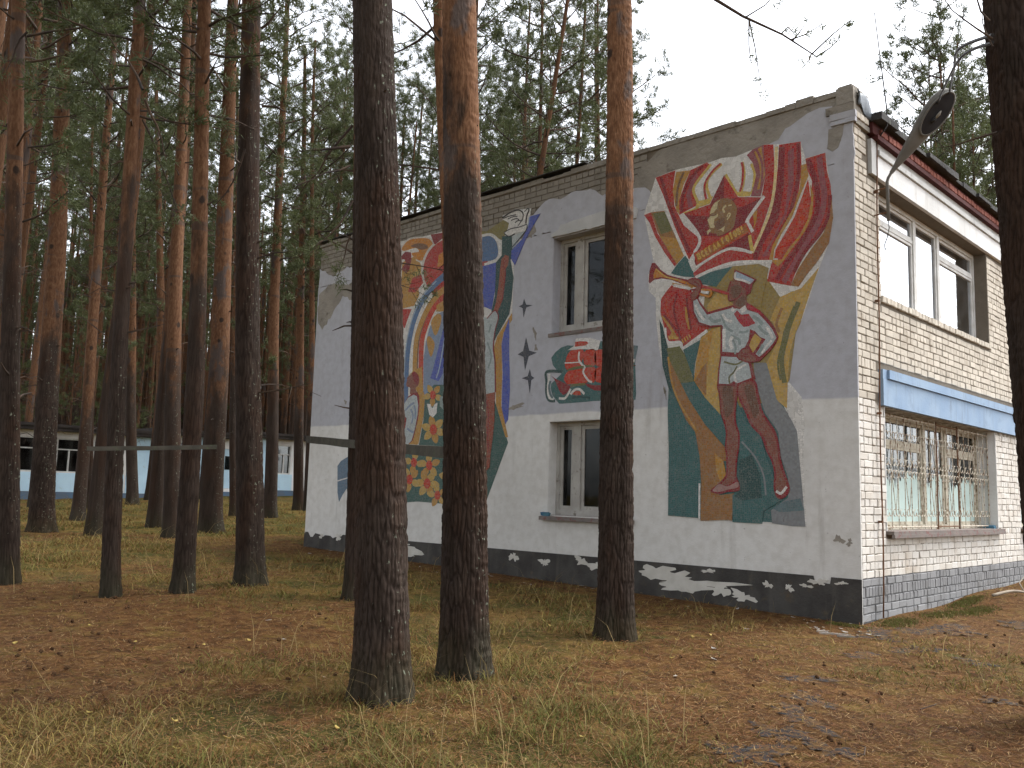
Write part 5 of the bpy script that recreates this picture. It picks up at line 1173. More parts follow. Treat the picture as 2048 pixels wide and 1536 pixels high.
left|petal|Yo|s|0|3|-744.4,173,-738.4,165.6,-728.1,164.5,-718.2,169.1,-725.7,176.3,-735.8,178.2
left|petal|O|s|0|3|-749.1,168.6,-754.3,161,-750,153.5,-739.6,149,-735.5,157.5,-738.7,165.3
left|petal|Yo|s|0|3|-756.5,169.7,-767.9,169.5,-774.1,163,-773.7,153.7,-761.9,155.2,-754.7,161.1
left|petal|Yo|s|0|3|-759.2,175.2,-765.4,182.7,-776,183.9,-786.4,179.2,-778.5,171.9,-768,169.9
left|petal|O|s|0|3|-754.5,179.6,-749.3,187.2,-753.6,194.8,-764.2,199.5,-768.3,190.9,-765.1,183
left|petal|Yo|s|0|3|-747.1,178.5,-735.9,178.6,-729.8,185,-730.2,194.1,-741.8,192.9,-748.9,187.1
left|flower_heart|Rb|s|0|4|-742.3,172.2,-748.2,164.6,-757.7,166.5,-761.3,176,-755.4,183.7,-745.9,181.7
left|petal|Yo|s|0|3|-701.2,147.6,-697.7,140.4,-689.2,138.2,-679.8,140.9,-684.5,148,-692.7,151
left|petal|O|s|0|3|-707.5,144.4,-715.1,139.6,-714.9,132.5,-708.6,126.1,-701.6,131.9,-700.6,139
left|petal|Yo|s|0|3|-713.4,148.2,-721.6,152.4,-730.4,150.2,-736.1,143.6,-726.7,139.9,-717.8,141.4
left|petal|Yo|s|0|4|-710.8,153.7,-708.3,161.1,-713.7,166.9,-723.6,169.3,-725,161.3,-720.4,155
left|petal|O|s|0|3|-703.2,153.3,-693.6,153.6,-688.4,159.3,-688.8,167.3,-698.8,166,-704.8,160.9
left|flower_heart|Rb|s|0|5|-699.5,146.1,-705.7,140.7,-713.5,144,-715,152.7,-708.7,158.2,-700.9,154.8
left|petal|Yo|s|0|3|-693.3,203.3,-694.7,194.9,-687.8,189,-676.7,187.3,-676.6,196.3,-682.6,202.8
left|petal|O|s|0|3|-700.3,202.5,-710.3,199.6,-713.2,192,-708.9,183.4,-699,187.6,-695.1,194.9
left|petal|Yo|s|0|3|-705,207,-713.6,212.6,-723.6,211.1,-730.9,204.2,-720.8,199.2,-710.6,199.9
left|petal|Yo|s|0|3|-702.6,212.4,-701.2,220.8,-708.2,226.9,-719.7,228.8,-719.7,219.6,-713.5,213
left|petal|O|s|0|3|-695.6,213.1,-685.6,216,-682.9,223.5,-687,232.1,-696.9,228.1,-700.8,220.8
left|petal|Yo|s|0|3|-690.9,208.6,-682.4,203.1,-672.8,204.7,-665.9,211.4,-675.5,216.3,-685.4,215.7
left|flower_heart|Rb|s|0|4|-691.9,200,-700.9,198.6,-707,206.4,-704,215.7,-695,217,-688.9,209.2
left|petal|Yo|s|0|3|-700,271.9,-694.2,264.2,-684.2,262.8,-674.6,266.9,-681.8,274.3,-691.6,276.7
left|petal|O|s|0|3|-706.1,267.5,-713,261.2,-710.9,253.2,-702.1,246.8,-696,254.1,-697,262.2
left|petal|Yo|s|0|3|-713.7,271.1,-724,274.9,-732.9,271.4,-737.4,263.1,-726,260.2,-716.5,262.9
left|petal|Yo|s|0|3|-712.3,277.7,-711.6,286.4,-719.3,292.4,-731,294,-730.2,284.6,-723.3,278
left|petal|O|s|0|3|-703.8,278.2,-693.4,279.6,-689.3,286.7,-691.9,295.8,-702.6,293.2,-707.8,286.6
left|flower_heart|Rb|s|0|4|-698,271,-703.7,263.6,-713,265.9,-716.4,275.6,-710.6,282.9,-701.4,280.6
left|white_hand|W|p|0|4|-828.3,313.3,-818.2,312.3,-812.6,303.1,-805.4,311.7,-798.3,314,-799.8,294.2,-809.3,286.4,-820.3,292.4
left|pale_field|Gs|p|0|4|-792.3,324.7,-779.3,326.2,-777.7,297.6,-791.3,307
left|olive_field|V2|p|0|1|-750.4,637.2,-680.8,623.1,-638.8,636.3,-624.4,627.7,-629.6,610.3,-642.3,599.6,-668.3,614.8,-717.5,615.4
left|blue_disc|U2|s|0|7|-717,604.1,-684.9,614.4,-668.1,610.4,-654.7,597.5,-649.9,577.1,-657.2,567.1,-682.8,566.9,-715.6,574.9
left|white_ring|W|l|5|8|-718,615,-677,616,-656,606,-645,589,-647,570,-659,563,-684,561
left|blue_field|U|p|0|9|-746.6,561.9,-684,558.7,-652.5,560.2,-654.2,510.9,-661.6,474.3,-679,481.9,-743,492.1
left|dark_teal_field|K|p|0|10|-640.5,605.8,-617.1,603.7,-612.8,566.6,-618.3,559,-609.5,525.8,-612.6,488.2,-617.3,461.5,-647.6,423.8,-652.8,415.8,-646.4,450.1,-661.4,471.1,-653.8,500.1,-653.4,560.4,-639.1,571
left|blue_field|U|p|0|11|-573.3,629.4,-549.4,629.9,-583.1,589,-606.9,547.6,-616,560.7,-616,575.7,-590.2,592.4,-576.9,611.1
left|pale_line|Lb|l|2.5|12|-574.7,628.6,-580.4,609.6,-613.9,579.6
left|arm|S2|p|0|11|-640,564.2,-630.9,570,-621.4,566.3,-622.6,551.1,-629.2,543.6,-629.9,518.1,-632.9,490.9,-646.5,466.7,-656.7,470.5,-650.3,486.8,-645.5,514,-642.7,545.7
left|arm_line|D|l|2|12|-627.6,560.5,-635.3,551,-629.1,541.5,-630.9,514,-636.1,485
left|gold_band|O|p|0|3|-610.5,462.8,-610,450.2,-630.4,429,-634.2,408.8,-630.4,358.3,-630.3,299.4,-611.6,244.6,-617.8,244.8,-643.1,303.1,-646.9,359.6,-652.4,406.3,-645.3,424.2
left|blue_band|U|p|0|4|-617,453.1,-614.5,390.3,-610.4,328.1,-612.8,275.1,-618.7,267.2,-629,296.2,-629.2,358.3,-633.6,408.7,-629.2,428.8
left|shirt|L|p|0|12|-682.8,465,-670.5,459.3,-652.6,472.6,-643.3,460.4,-649.8,439.9,-653.2,416.9,-653.4,393.7,-649.2,378.6,-645.7,330.3,-646.9,325.1,-673.2,321.4,-689.7,354.2,-689.7,418.4
left|outline|D|l|2.2|13|-672,459.5,-652.6,472.1,-643.2,459.3,-650.2,435.7,-653.9,406.4,-648.6,378.6,-645.2,325
left|fold_line|Gs|l|4|13|-669,416,-658,390,-665,369
left|fold_line|Gs|l|4|13|-661,448,-666,433
left|leg|S2|p|0|13|-685.2,321,-671.8,322.3,-646.3,324.6,-647,306.3,-645.7,275.2,-648.7,244.4,-653.2,213.7,-654,193.2,-662.7,186,-674.3,213.9
left|leg_line|D|l|2|14|-668.6,317.9,-659.8,284.1,-661.2,250.9,-655.4,217.8
left|dove|W|p|0|1|-641,641.7,-621.6,645.3,-602.5,646.6,-593.7,644.2,-589.2,636.2,-590.3,624.5,-601.1,618.1,-609.6,625.7,-626.1,636.3
left|dove|W|p|0|13|-588.4,641.9,-582,645.4,-576.9,642.2,-581.3,633.4,-582.3,619.5,-579,614.1,-583.4,605.3,-608.9,605.3,-623.2,603.2,-635.1,610.2,-626.9,616.1,-619.3,626.6,-606,621.4,-590.3,624.5,-589.1,635
left|dove_tail|L|p|0|13|-615.1,601.9,-583.4,605.3,-592.5,597.6,-613.1,582.3
left|dove_outline|Kb|l|2|14|-641.7,640.4,-621.7,646.3,-602.5,647.2,-591.2,640.1,-589,631.4
left|dove_outline|Kb|l|2|14|-634.9,612.2,-618.9,615.7,-596.6,615.1,-580.2,616.7
left|dove_outline|Kb|l|2|14|-586.5,640.4,-578.9,645,-576.4,640.9,-581.2,632.2,-583.1,618.4
left|dove_outline|Kb|l|2|14|-579.1,614.7,-583.3,604.3,-614.3,581.3
left|dove_outline|Kb|l|2|2|-639.2,638.9,-624.7,640.3,-607,639.7
left|dove_outline|Kb|l|2|2|-627.7,636,-613.3,637.4,-603.7,635.5
left|dove_outline|Kb|l|2|2|-619.5,631.4,-606.7,632.5,-600.2,628.9
left|dove_outline|Kb|l|2|3|-609.6,625.3,-601.8,628,-593.8,625.2
left|dove_outline|Kb|l|2|15|-588.7,637.3,-590.8,628.2,-600.6,618.2
left|dove_outline|Kb|l|2|14|-634.8,610.3,-623.2,602.8,-608.9,604.9
fragment|blue_fragment|Sb|p|0|0|-1106.7,196.1,-1095.2,206.5,-1073.1,214.6,-1034.1,218.4,-959.6,209.7,-956.2,163.2,-1046.2,159.2,-1071,148.7,-1083.8,136.1,-1094.8,121.4,-1101.8,140.9
fragment|white_line|W|L|2.5|1|-1103.9,164.8,-1069.5,171.3,-965.1,176
'''

# ================================================================== MOSAICS (wall plane centimetres: x along the wall, z up)
PAL = dict(W=(.60, .585, .55), Wn=(.50, .47, .42), R=(.36, .045, .035), D=(.20, .022, .026), Rb=(.42, .055, .03), Rs=(.32, .02, .03), O=(.40, .22, .055), Or=(.46, .19, .035),
           O2=(.26, .19, .06), Yo=(.43, .285, .085), Yc=(.50, .37, .10), Yl=(.50, .33, .085), Br=(.27, .135, .05), B=(.17, .09, .05), M=(.25, .075, .085), V=(.13, .13, .05),
           V2=(.20, .17, .06), T=(.044, .115, .113), K=(.024, .065, .062), K2=(.040, .095, .082), Kb=(.025, .025, .025), Wb=(.62, .5, .26), H=(.235, .135, .06), Hl=(.52, .44, .25),
           P=(.32, .115, .03), G=(.19, .20, .205), Tg=(.10, .15, .16), S=(.205, .080, .056), S2=(.25, .075, .045), N=(.13, .066, .042), Sh=(.30, .18, .16), L=(.37, .41, .41),
           Lb=(.30, .37, .44), Gs=(.22, .27, .26), Gb=(.19, .24, .33), Sl=(.040, .046, .062), U=(.075, .10, .34), U2=(.085, .15, .27), Sb=(.10, .155, .215))
def catmull(P, closed, k=5):
    n = len(P); out = []
    for i in range(n if closed else n - 1):
        p0 = P[(i - 1) % n] if closed or i else P[0]; p1 = P[i]; p2 = P[(i + 1) % n]; p3 = P[(i + 2) % n] if closed or i + 2 < n else P[-1]
        for q in range(k):
            t = q / k
            out.append(tuple(0.5 * (2 * b + (c - a) * t + (2 * a - 5 * b + 4 * c - d) * t * t + (3 * b - a - 3 * c + d) * t ** 3) for a, b, c, d in zip(p0, p1, p2, p3)))
    if not closed: out.append(P[-1])
    return out
MNAMES = dict(bugler='bugler mosaic with red banners and star', ship='small mosaic of a ship with red sails', left='mosaic of sun, rainbow, flowers and dove', stars='dark four-pointed stars', fragment='blue remnant at the far left')
MROOT = {}; SHAPES = []
for row in MOSAIC.strip().split('\n'):
    panel, name, col, mode, w, lv, pts = row.split('|')
    v = [float(q) / 100 for q in pts.split(',')]; P = list(zip(v[0::2], v[1::2])); w = float(w) / 100; lv = int(lv)
    if mode == 's': P = catmull(P, True)
    if mode == 'l' and len(P) > 2: P = catmull(P, False)
    if mode in 'lL':
        Lf, Rt = [], []
        for i in range(len(P)):
            a = P[max(0, i - 1)]; b = P[min(len(P) - 1, i + 1)]; dx, dy = b[0] - a[0], b[1] - a[1]; n = math.hypot(dx, dy) or 1
            Lf.append((P[i][0] - dy / n * w / 2, P[i][1] + dx / n * w / 2)); Rt.append((P[i][0] + dy / n * w / 2, P[i][1] - dx / n * w / 2))
        strips = [(Lf[i], Lf[i + 1], Rt[i + 1], Rt[i]) for i in range(len(P) - 1)]
        poly = Lf + Rt[::-1]
    else: strips = None; poly = P
    SHAPES.append((panel, name, col, lv, poly, strips))
YB = -0.0265
for panel, name, col, lv, poly, strips in SHAPES:
    y = YB - 0.0008 * lv
    mb = MB(); f0 = lambda u, v: (u, y, v); f1 = lambda u, v: (u, PLY - .0012, v)
    if strips:
        n = len(poly) // 2
        fr = [f0(*p) for p in poly]; bk = [f1(*p) for p in poly]; N2 = len(poly)
        fs = [(i, i + 1, N2 - 2 - i, N2 - 1 - i) for i in range(n - 1)] + [(i, N2 + i, N2 + (i + 1) % N2, (i + 1) % N2) for i in range(N2)]
        mb.add(fr + bk, fs)
    else: mb.prism(poly, f0, f1)
    me = bpy.data.meshes.new(name); me.from_pydata(mb.v, [], mb.f); me.update()
    if panel not in MROOT:
        r_ = bpy.data.objects.new('mosaic', None); COL.objects.link(r_); r_.parent = bld; r_['label'] = MNAMES[panel]; MROOT[panel] = r_
    o = link(name, me, MT['mosaic'], MROOT[panel]); o.color = (*PAL[col], 1)
# hand-cut white tiles: pieces big enough to tell apart
def pip_np(X, Z, poly):
    c = np.zeros(len(X), bool); n = len(poly)
    for i in range(n):
        x1, z1 = poly[i]; x2, z2 = poly[i - 1]
        if z1 == z2: continue
        m = ((z1 > Z) != (z2 > Z)) & (X < (x2 - x1) * (Z - z1) / (z2 - z1) + x1); c ^= m
    return c
TILES = []
for panel in ('bugler', 'left'):
    sh = [s for s in SHAPES if s[0] == panel]; base = sh[0][4]
    x0, x1 = min(p[0] for p in base), max(p[0] for p in base); z0, z1 = min(p[1] for p in base), max(p[1] for p in base)
    st = 0.072; nx, nz = int((x1 - x0) / st) + 2, int((z1 - z0) / st) + 2
    GX, GZ = np.meshgrid(x0 + np.arange(nx) * st, z0 + np.arange(nz) * st, indexing='ij')
    sh_ = 0.018 * np.sin(GZ * 3.0 + 1); GX = GX + RNG.uniform(-.024, .024, GX.shape) + sh_; GZ = GZ + RNG.uniform(-.022, .022, GZ.shape) + 0.03 * np.sin(GX * 2.6)
    cor = [(GX[:-1, :-1], GZ[:-1, :-1]), (GX[1:, :-1], GZ[1:, :-1]), (GX[1:, 1:], GZ[1:, 1:]), (GX[:-1, 1:], GZ[:-1, 1:])]
    ok = np.ones(cor[0][0].size, bool)
    cx = sum(c[0] for c in cor).ravel() / 4; cz = sum(c[1] for c in cor).ravel() / 4
    for X, Z in [(cx, cz)] + [(c[0].ravel() * .75 + cx * .25, c[1].ravel() * .75 + cz * .25) for c in cor]:
        topc = np.zeros(len(X), int)
        for k_, s in enumerate(sh):
            m = pip_np(X, Z, s[4]); topc[m] = k_ + 1
        isw = np.array([False] + [s[2] == 'W' and s[5] is None and s[1] in ('white_ground', 'white_field') for s in sh])
        ok &= isw[topc]
    Cx = np.stack([c[0].ravel() for c in cor], 1); Cz = np.stack([c[1].ravel() for c in cor], 1)
    for i in np.nonzero(ok)[0]:
        q = [(cx[i] + (a - cx[i]) * .90, cz[i] + (b - cz[i]) * .90) for a, b in zip(Cx[i], Cz[i])]
        TILES.append((panel, cx[i], cz[i], q))
def tsize(t):
    d = Vector((t[1], 0, t[2])) - CAM
    hidden = t[0] == 'left' and -10.2 < t[1] < -8.6
    return (1 if not hidden else .2) / d.dot(fw) ** 2 * abs(d.normalized().y)
TILES.sort(key=lambda t: -tsize(t))
restt = {}
def tile_geo(q, y):
    fr = [(a, y + random.uniform(-.0008, .0008), b) for a, b in q]; bk = [(a, YB + .002, b) for a, b in q]
    return fr + bk, [(0, 1, 2, 3)] + [(i, 4 + i, 4 + (i + 1) % 4, (i + 1) % 4) for i in range(4)]
for i, (panel, x, z, q) in enumerate(TILES):
    vs_, fs = tile_geo(q, YB - 0.0035)
    if i < 290:
        me = bpy.data.meshes.new('tile'); me.from_pydata(vs_, [], fs); me.update(); link('tile', me, MT['tile'], MROOT[panel])
    else: restt.setdefault(panel, MB()).add(vs_, fs)
for panel, mb in restt.items(): tag(mb.build('small_tiles', MT['tile'], MROOT[panel]), kind='stuff')

# ================================================================== STREET LAMP ON THE CORNER PIER, CABLE, WIRES
lamp = empty('street_lamp', (0.0, 0.62, 5.25), 'grey street lamp head on a bent pipe bracketed to the brick corner pier', 'street lamp')
lo = Vector((0.0, 0.62, 5.25))
MB().tube([Vector((0.185, .62, 5.22)) - lo, Vector((0.18, .62, 5.76)) - lo, Vector((0.195, .62, 5.81)) - lo, Vector((0.235, .62, 5.87)) - lo, Vector((0.30, .62, 5.96)) - lo], [.021, .021, .02, .019, .017], 12).build('pipe', MT['lamp'], lamp, True)
MB().tube([(0.0, 0, .42), (0.185, 0, .43)], .010, 8).build('bracket', MT['rust'], lamp)
MB().tube([(0.0, 0, .08), (0.187, 0, .09)], .010, 8).build('bracket', MT['rust'], lamp)
# head: hollow tapered shell along an upward axis, open underneath near its tip
ax0 = Vector((0.235, .62, 5.87)) - lo; ax1 = Vector((1.03, .62, 6.80)) - lo
axd = (ax1 - ax0).normalized(); dn = axd.cross(Vector((0, 1, 0))).normalized()
if dn.z > 0: dn = -dn
dn = (dn * math.cos(.62) + Vector((0, -1, 0)) * math.sin(.62)).normalized(); sidev = dn.cross(axd).normalized()
Lh = (ax1 - ax0).length
prof = [(0, .026, .026), (.08, .036, .036), (.25, .075, .066), (.42, .108, .09), (.58, .148, .112), (.72, .172, .12), (.84, .168, .112), (.93, .135, .09), (.98, .075, .055), (1.0, .012, .01)]
n = 28; vs_ = []; fs = []
for t, w, h in prof:
    for k_ in range(n):
        a = 2 * math.pi * k_ / n
        s_, c_ = math.sin(a), math.cos(a)
        hh = h if c_ < 0 else h * .55          # flatter underneath
        vs_.append(ax0 + axd * (Lh * t) + sidev * (w * s_) + dn * (hh * c_))
fs = [(i * n + k_, i * n + (k_ + 1) % n, (i + 1) * n + (k_ + 1) % n, (i + 1) * n + k_) for i in range(len(prof) - 1) for k_ in range(n)]
MB().add(vs_, fs).build('housing', MT['lamp'], lamp, True)
# mouth: rim and dark reflector bowl set into the underside
mcx, ma, mb2 = 0.725, .245 * Lh, .136
ctr = ax0 + axd * (Lh * mcx) + dn * .074
rim = [ctr + axd * (ma * math.cos(2 * math.pi * k_ / 32)) + sidev * (mb2 * math.sin(2 * math.pi * k_ / 32)) for k_ in range(33)]
MB().tube(rim, .012, 8, False).build('rim', MT['lamp'], lamp, True)
V = []; F = []
for i, (q, d) in enumerate([(1, .0), (.93, -.04), (.75, -.075), (.4, -.1), (0.02, -.105)]):
    for k_ in range(32): V.append(ctr + dn * (.004 + d * .0) + (axd * (ma * math.cos(2 * math.pi * k_ / 32)) + sidev * (mb2 * math.sin(2 * math.pi * k_ / 32))) * q + dn * (-d * 0 - .006 * (i == 0) + .004))
for i in range(4):
    for k_ in range(32): F.append((i * 32 + k_, i * 32 + (k_ + 1) % 32, (i + 1) * 32 + (k_ + 1) % 32, (i + 1) * 32 + k_))
MB().add(V, F).build('reflector', MT['lampin'], lamp, True)
MB().tube([ctr - axd * .12 + dn * .02, ctr - axd * .06 + dn * .03], [.02, .024], 10).build('socket', MT['cable'], lamp, True)
MB().tube([ctr - axd * .06 + dn * .03, ctr + dn * .045, ctr + axd * .05 + dn * .035], [.012, .02, .006], 10).build('broken_bulb', MT['chip'], lamp, True)
tag(MB().tube([(0.185, .62, 5.22), (0.19, .625, 5.12), (0.165, .62, 5.0), (0.13, .61, 4.9), (0.14, .6, 4.84), (0.155, .6, 4.825)], .006, 6).build('loose_wire', MT['cable']), 'short black wire end dangling from the lamp pipe', 'wire')
lc = empty('lightning_rod', (0.02, 0.62, 0.05), 'thin rusty lightning conductor running up the brick corner pier into the sky', 'lightning rod')
pts = [(0.022 + .008 * math.sin(z * 2.1), -0.10 + .012 * math.sin(z * 1.3) + .018 * z, z) for z in np.linspace(0, 6.3, 22)]
MB().tube([Vector(p) for p in pts], .0105, 6).build('down_wire', MT['rust'], lc, True)
MB().tube([(0.022, .005, 6.3), (0.17, .02, 6.50), (0.175, .0, 6.75), (0.05, -.02, 8.15)], [.0105, .010, .010, .007], 6).build('rod', MT['cable'], lc, True)
for z in (1.2, 2.6, 4.1, 5.6): MB().box(-.02, .034, -0.118 + .018 * z, -0.082 + .018 * z, z - .015, z + .015).build('clamp', MT['rust'], lc)
tip = lo + ax1
def wire(pts, r, label):
    P = [Vector(p) for p in pts]; Q = [Vector(q) for q in catmull([tuple(p) for p in P], False, 8)]
    tag(MB().tube(Q, r, 5).build('overhead_wire', MT['cable']), label, 'wire')

# ================================================================== PINES
def worley(u, v, pu, seed=0):
    ui = np.floor(u).astype(np.int64); vi = np.floor(v).astype(np.int64)
    f1 = np.full(u.shape, 9.0); f2 = np.full(u.shape, 9.0); idn = np.zeros(u.shape)
    for a in (-1, 0, 1):
        for b in (-1, 0, 1):
            cu, cv = ui + a, vi + b
            n = ((cu % pu) * 73856093 ^ cv * 19349663 ^ seed * 83492791) & 0xFFFFFF
            n = (n * 1103515245 + 12345) & 0x7FFFFFFF
            jx = ((n >> 4) & 1023) / 1023.0; jy = ((n >> 15) & 1023) / 1023.0
            d = np.hypot(cu + .1 + .8 * jx - u, cv + .1 + .8 * jy - v)
            m = d < f1
            f2 = np.where(m, f1, np.minimum(f2, d)); idn = np.where(m, ((n >> 9) & 255) / 255.0, idn); f1 = np.where(m, d, f1)
    return f1, f2, idn
def trunk_mesh(name, H, r0, lean=(0, 0), nseg=16, rows=40, bark=0.0, seed=0, zmax=None, orange_from=5.0, sway=0.05, flare=0.26):
    zmax = zmax or H
    s = np.linspace(0, 1, rows)
    if bark: zz = -0.12 + (zmax + .12) * s
    else: zz = -0.12 + (zmax + .12) * s ** 1.25
    if bark and zmax < H: zz = np.concatenate([zz, np.linspace(zmax, H, 14)[1:]])
    th = np.arange(nseg) * 2 * math.pi / nseg
    Z, TH = np.meshgrid(zz, th, indexing='ij')
    zc = np.maximum(Z, 0)
    R = r0 * (1 - 0.70 * zc / H) + r0 * flare * np.exp(-zc / 0.28)
    lob = 1 + 0.05 * np.sin(3 * TH + seed) + 0.12 * np.exp(-zc / .22) * np.sin(5 * TH + seed * 2.1) + 0.03 * np.sin(TH + 1.1 * Z + seed)
    R = R * lob
    fur = np.zeros_like(R)
    if bark:
        pu = max(6, int(round(2 * math.pi * r0 / 0.036)))
        u = TH / (2 * math.pi) * pu; v = Z / 0.30
        w = (fbm(TH * 3 + 40, Z * 3.0, seed, 4) - .5) * 3.6
        # keep the warp periodic round the trunk
        wrap = 0.5 - 0.5 * np.cos(TH)
        w = w * wrap
        f1, f2, idn = worley(u + w, v + w * .9 , pu, seed)
        plate = np.clip((f2 - f1) / 0.36, 0, 1); plate = plate * plate * (3 - 2 * plate)
        f1b, f2b, _ = worley(u * 2 + w * 2, v * 2.6, pu * 2, seed + 5)
        fine = np.clip((f2b - f1b) / 0.3, 0, 1)
        k = np.clip((orange_from + .5 - Z) / 3.0, 0.22, 1.0) * np.clip(1.1 - Z / (H * .9), .1, 1)
        R = R + bark * k * (plate * (0.6 + 0.6 * idn) - 0.45) + bark * .45 * k * (fine - .5) + bark * 1.3 * (fbm(TH * 9 * wrap + 7, Z * 26, seed + 9, 3) - .5)
        fur = (1 - plate) * np.clip(k * 1.3, 0, 1)
    cx = lean[0] * zc + sway * np.sin(Z * .35 + seed) * np.clip(zc / 3, 0, 1); cy = lean[1] * zc + sway * np.cos(Z * .28 + seed * 1.7) * np.clip(zc / 3, 0, 1) - sway * 0
    V = np.stack([cx + R * np.cos(TH), cy + R * np.sin(TH), Z], -1).reshape(-1, 3)
    nr = len(zz); i = np.arange(nr - 1)[:, None]; j = np.arange(nseg)[None, :]; j2 = (j + 1) % nseg
    Q = np.stack([i * nseg + j, i * nseg + j2, (i + 1) * nseg + j2, (i + 1) * nseg + j], -1).reshape(-1, 4)
    me = mesh_np(name, V, None, Q); smooth(me)
    if bark:
        at = me.attributes.new('furrow', 'FLOAT', 'POINT'); at.data.foreach_set('value', fur.astype(np.float32).ravel())
    ctr_ = lambda z: Vector((lean[0] * z + sway * math.sin(z * .35 + seed) * min(1, z / 3), lean[1] * z + sway * math.cos(z * .28 + seed * 1.7) * min(1, z / 3), z))
    me.materials.append(MT['bark'])
    return me, ctr_

NEEDLE_W = 0.016
def tuft_geo(rng, P, D, size, n):
    """needle fans: P (k,3) positions, D (k,3) directions -> triangles"""
    k = len(P)
    D = D / (np.linalg.norm(D, axis=1, keepdims=True) + 1e-9)
    d = rng.normal(size=(k, n, 3)); d /= np.linalg.norm(d, axis=2, keepdims=True)
    d = d * .85 + D[:, None, :] * 0.75 + np.array([0, 0, .12]); d /= np.linalg.norm(d, axis=2, keepdims=True)
    ln = size * rng.uniform(.6, 1.15, (k, n, 1))
    side = np.cross(d, rng.normal(size=(k, n, 3))); side /= np.linalg.norm(side, axis=2, keepdims=True) + 1e-9
    o = P[:, None, :] + rng.normal(size=(k, n, 3)) * size * .22
    w = NEEDLE_W * size / .13
    a = o - side * w * .5; b = o + side * w * .5; c = o + d * ln
    return np.stack([a, b, c], 2).reshape(-1, 3)
def branch_system(rng, starts, mat_list, name, tuft=0.13, ntuft=13, dens=9.0, droop=0.0, nseg=5, needle_from=.35, tw=1.0):
    """starts: list of (origin, direction, length, radius); returns a mesh with wood + needles"""
    wood = MB(); TP = []; TD = []
    for o, d, L, r in starts:
        o = np.array(o, float); d = np.array(d, float); d /= np.linalg.norm(d)
        pts = [o]; dd = d.copy()
        for i in range(nseg):
            dd = dd + rng.normal(size=3) * .16 + np.array([0, 0, .11 - droop]); dd /= np.linalg.norm(dd)
            pts.append(pts[-1] + dd * L / nseg)
        wood.tube(pts, [r * (1 - .8 * i / nseg) for i in range(nseg + 1)], 4, False)
        pts = np.array(pts)
        nsub = max(3, int(L * 4.2))
        for q in range(nsub):
            t = needle_from + (1 - needle_from) * rng.uniform(0, 1); s = t * nseg; i = min(int(s), nseg - 1); p = pts[i] + (pts[i + 1] - pts[i]) * (s - i)
            ax = pts[i + 1] - pts[i]; ax /= np.linalg.norm(ax)
            sd = np.cross(ax, rng.normal(size=3)); sd /= np.linalg.norm(sd) + 1e-9
            sd = sd * .8 + ax * .6 + np.array([0, 0, .25 - droop * 2]); sd /= np.linalg.norm(sd)
            l2 = L * rng.uniform(.16, .38) * (1.15 - .5 * t)
            e = p + sd * l2 + np.array([0, 0, -droop * l2])
            wood.tube([p, (p + e) / 2 + rng.normal(size=3) * l2 * .06, e], [r * .3, r * .22, r * .1], 3, False)
            m = max(2, int(l2 * dens * tw))
            for _ in range(m):
                u = rng.uniform(.35, 1.05); TP.append(p + (e - p) * u + rng.normal(size=3) * .035); TD.append(sd + rng.normal(size=3) * .4)
        for _ in range(3): TP.append(pts[-1] + rng.normal(size=3) * .04); TD.append(dd + rng.normal(size=3) * .3)
    N = tuft_geo(rng, np.array(TP), np.array(TD), tuft, ntuft)
    wv = np.array([tuple(v) for v in wood.v]); nw = len(wv)
    F = nw + np.arange(len(N)).reshape(-1, 3)
    Qd = np.array([f for f in wood.f if len(f) == 4])
    me = mesh_np(name, np.vstack([wv, N]), F, Qd)
    for m in mat_list: me.materials.append(m)
    idx = np.concatenate([np.ones(len(F), np.int32), np.zeros(len(Qd), np.int32)]); me.polygons.foreach_set('material_index', idx)
    return me
def crown_mesh(name, seed, Hc, rad, nb, needles, tuft=.15, ntuft=12, dens=10., top_heavy=True, axis=True):
    rng = np.random.default_rng(seed); st = []
    for k in range(nb):
        t = (k + rng.uniform(0, 1)) / nb
        z = Hc * t * .97; a = k * 2.399 + rng.uniform(-.5, .5)
        prof = (0.45 + 0.9 * t) if t < .4 else (1.0 - 0.72 * ((t - .4) / .6) ** 1.4)
        if not top_heavy: prof = 1.05 - .85 * t
        L = rad * max(.25, prof) * rng.uniform(.65, 1.15)
        el = -0.12 + 0.85 * t
        st.append(((0, 0, z), (math.cos(a), math.sin(a), el), L, 0.008 + .011 * L))
    return branch_system(rng, st, [MT['limb'], needles], name, tuft, ntuft, dens)
CROWN = [crown_mesh('crown', 100 + k, 11.0, 2.7, 46, MT['needles'], .19, 13, 9.0) for k in range(4)]
YOUNG = [crown_mesh('young_crown', 200 + k, 9.0, 2.0, 40, MT['needles2'], .18, 13, 9, False) for k in range(2)]
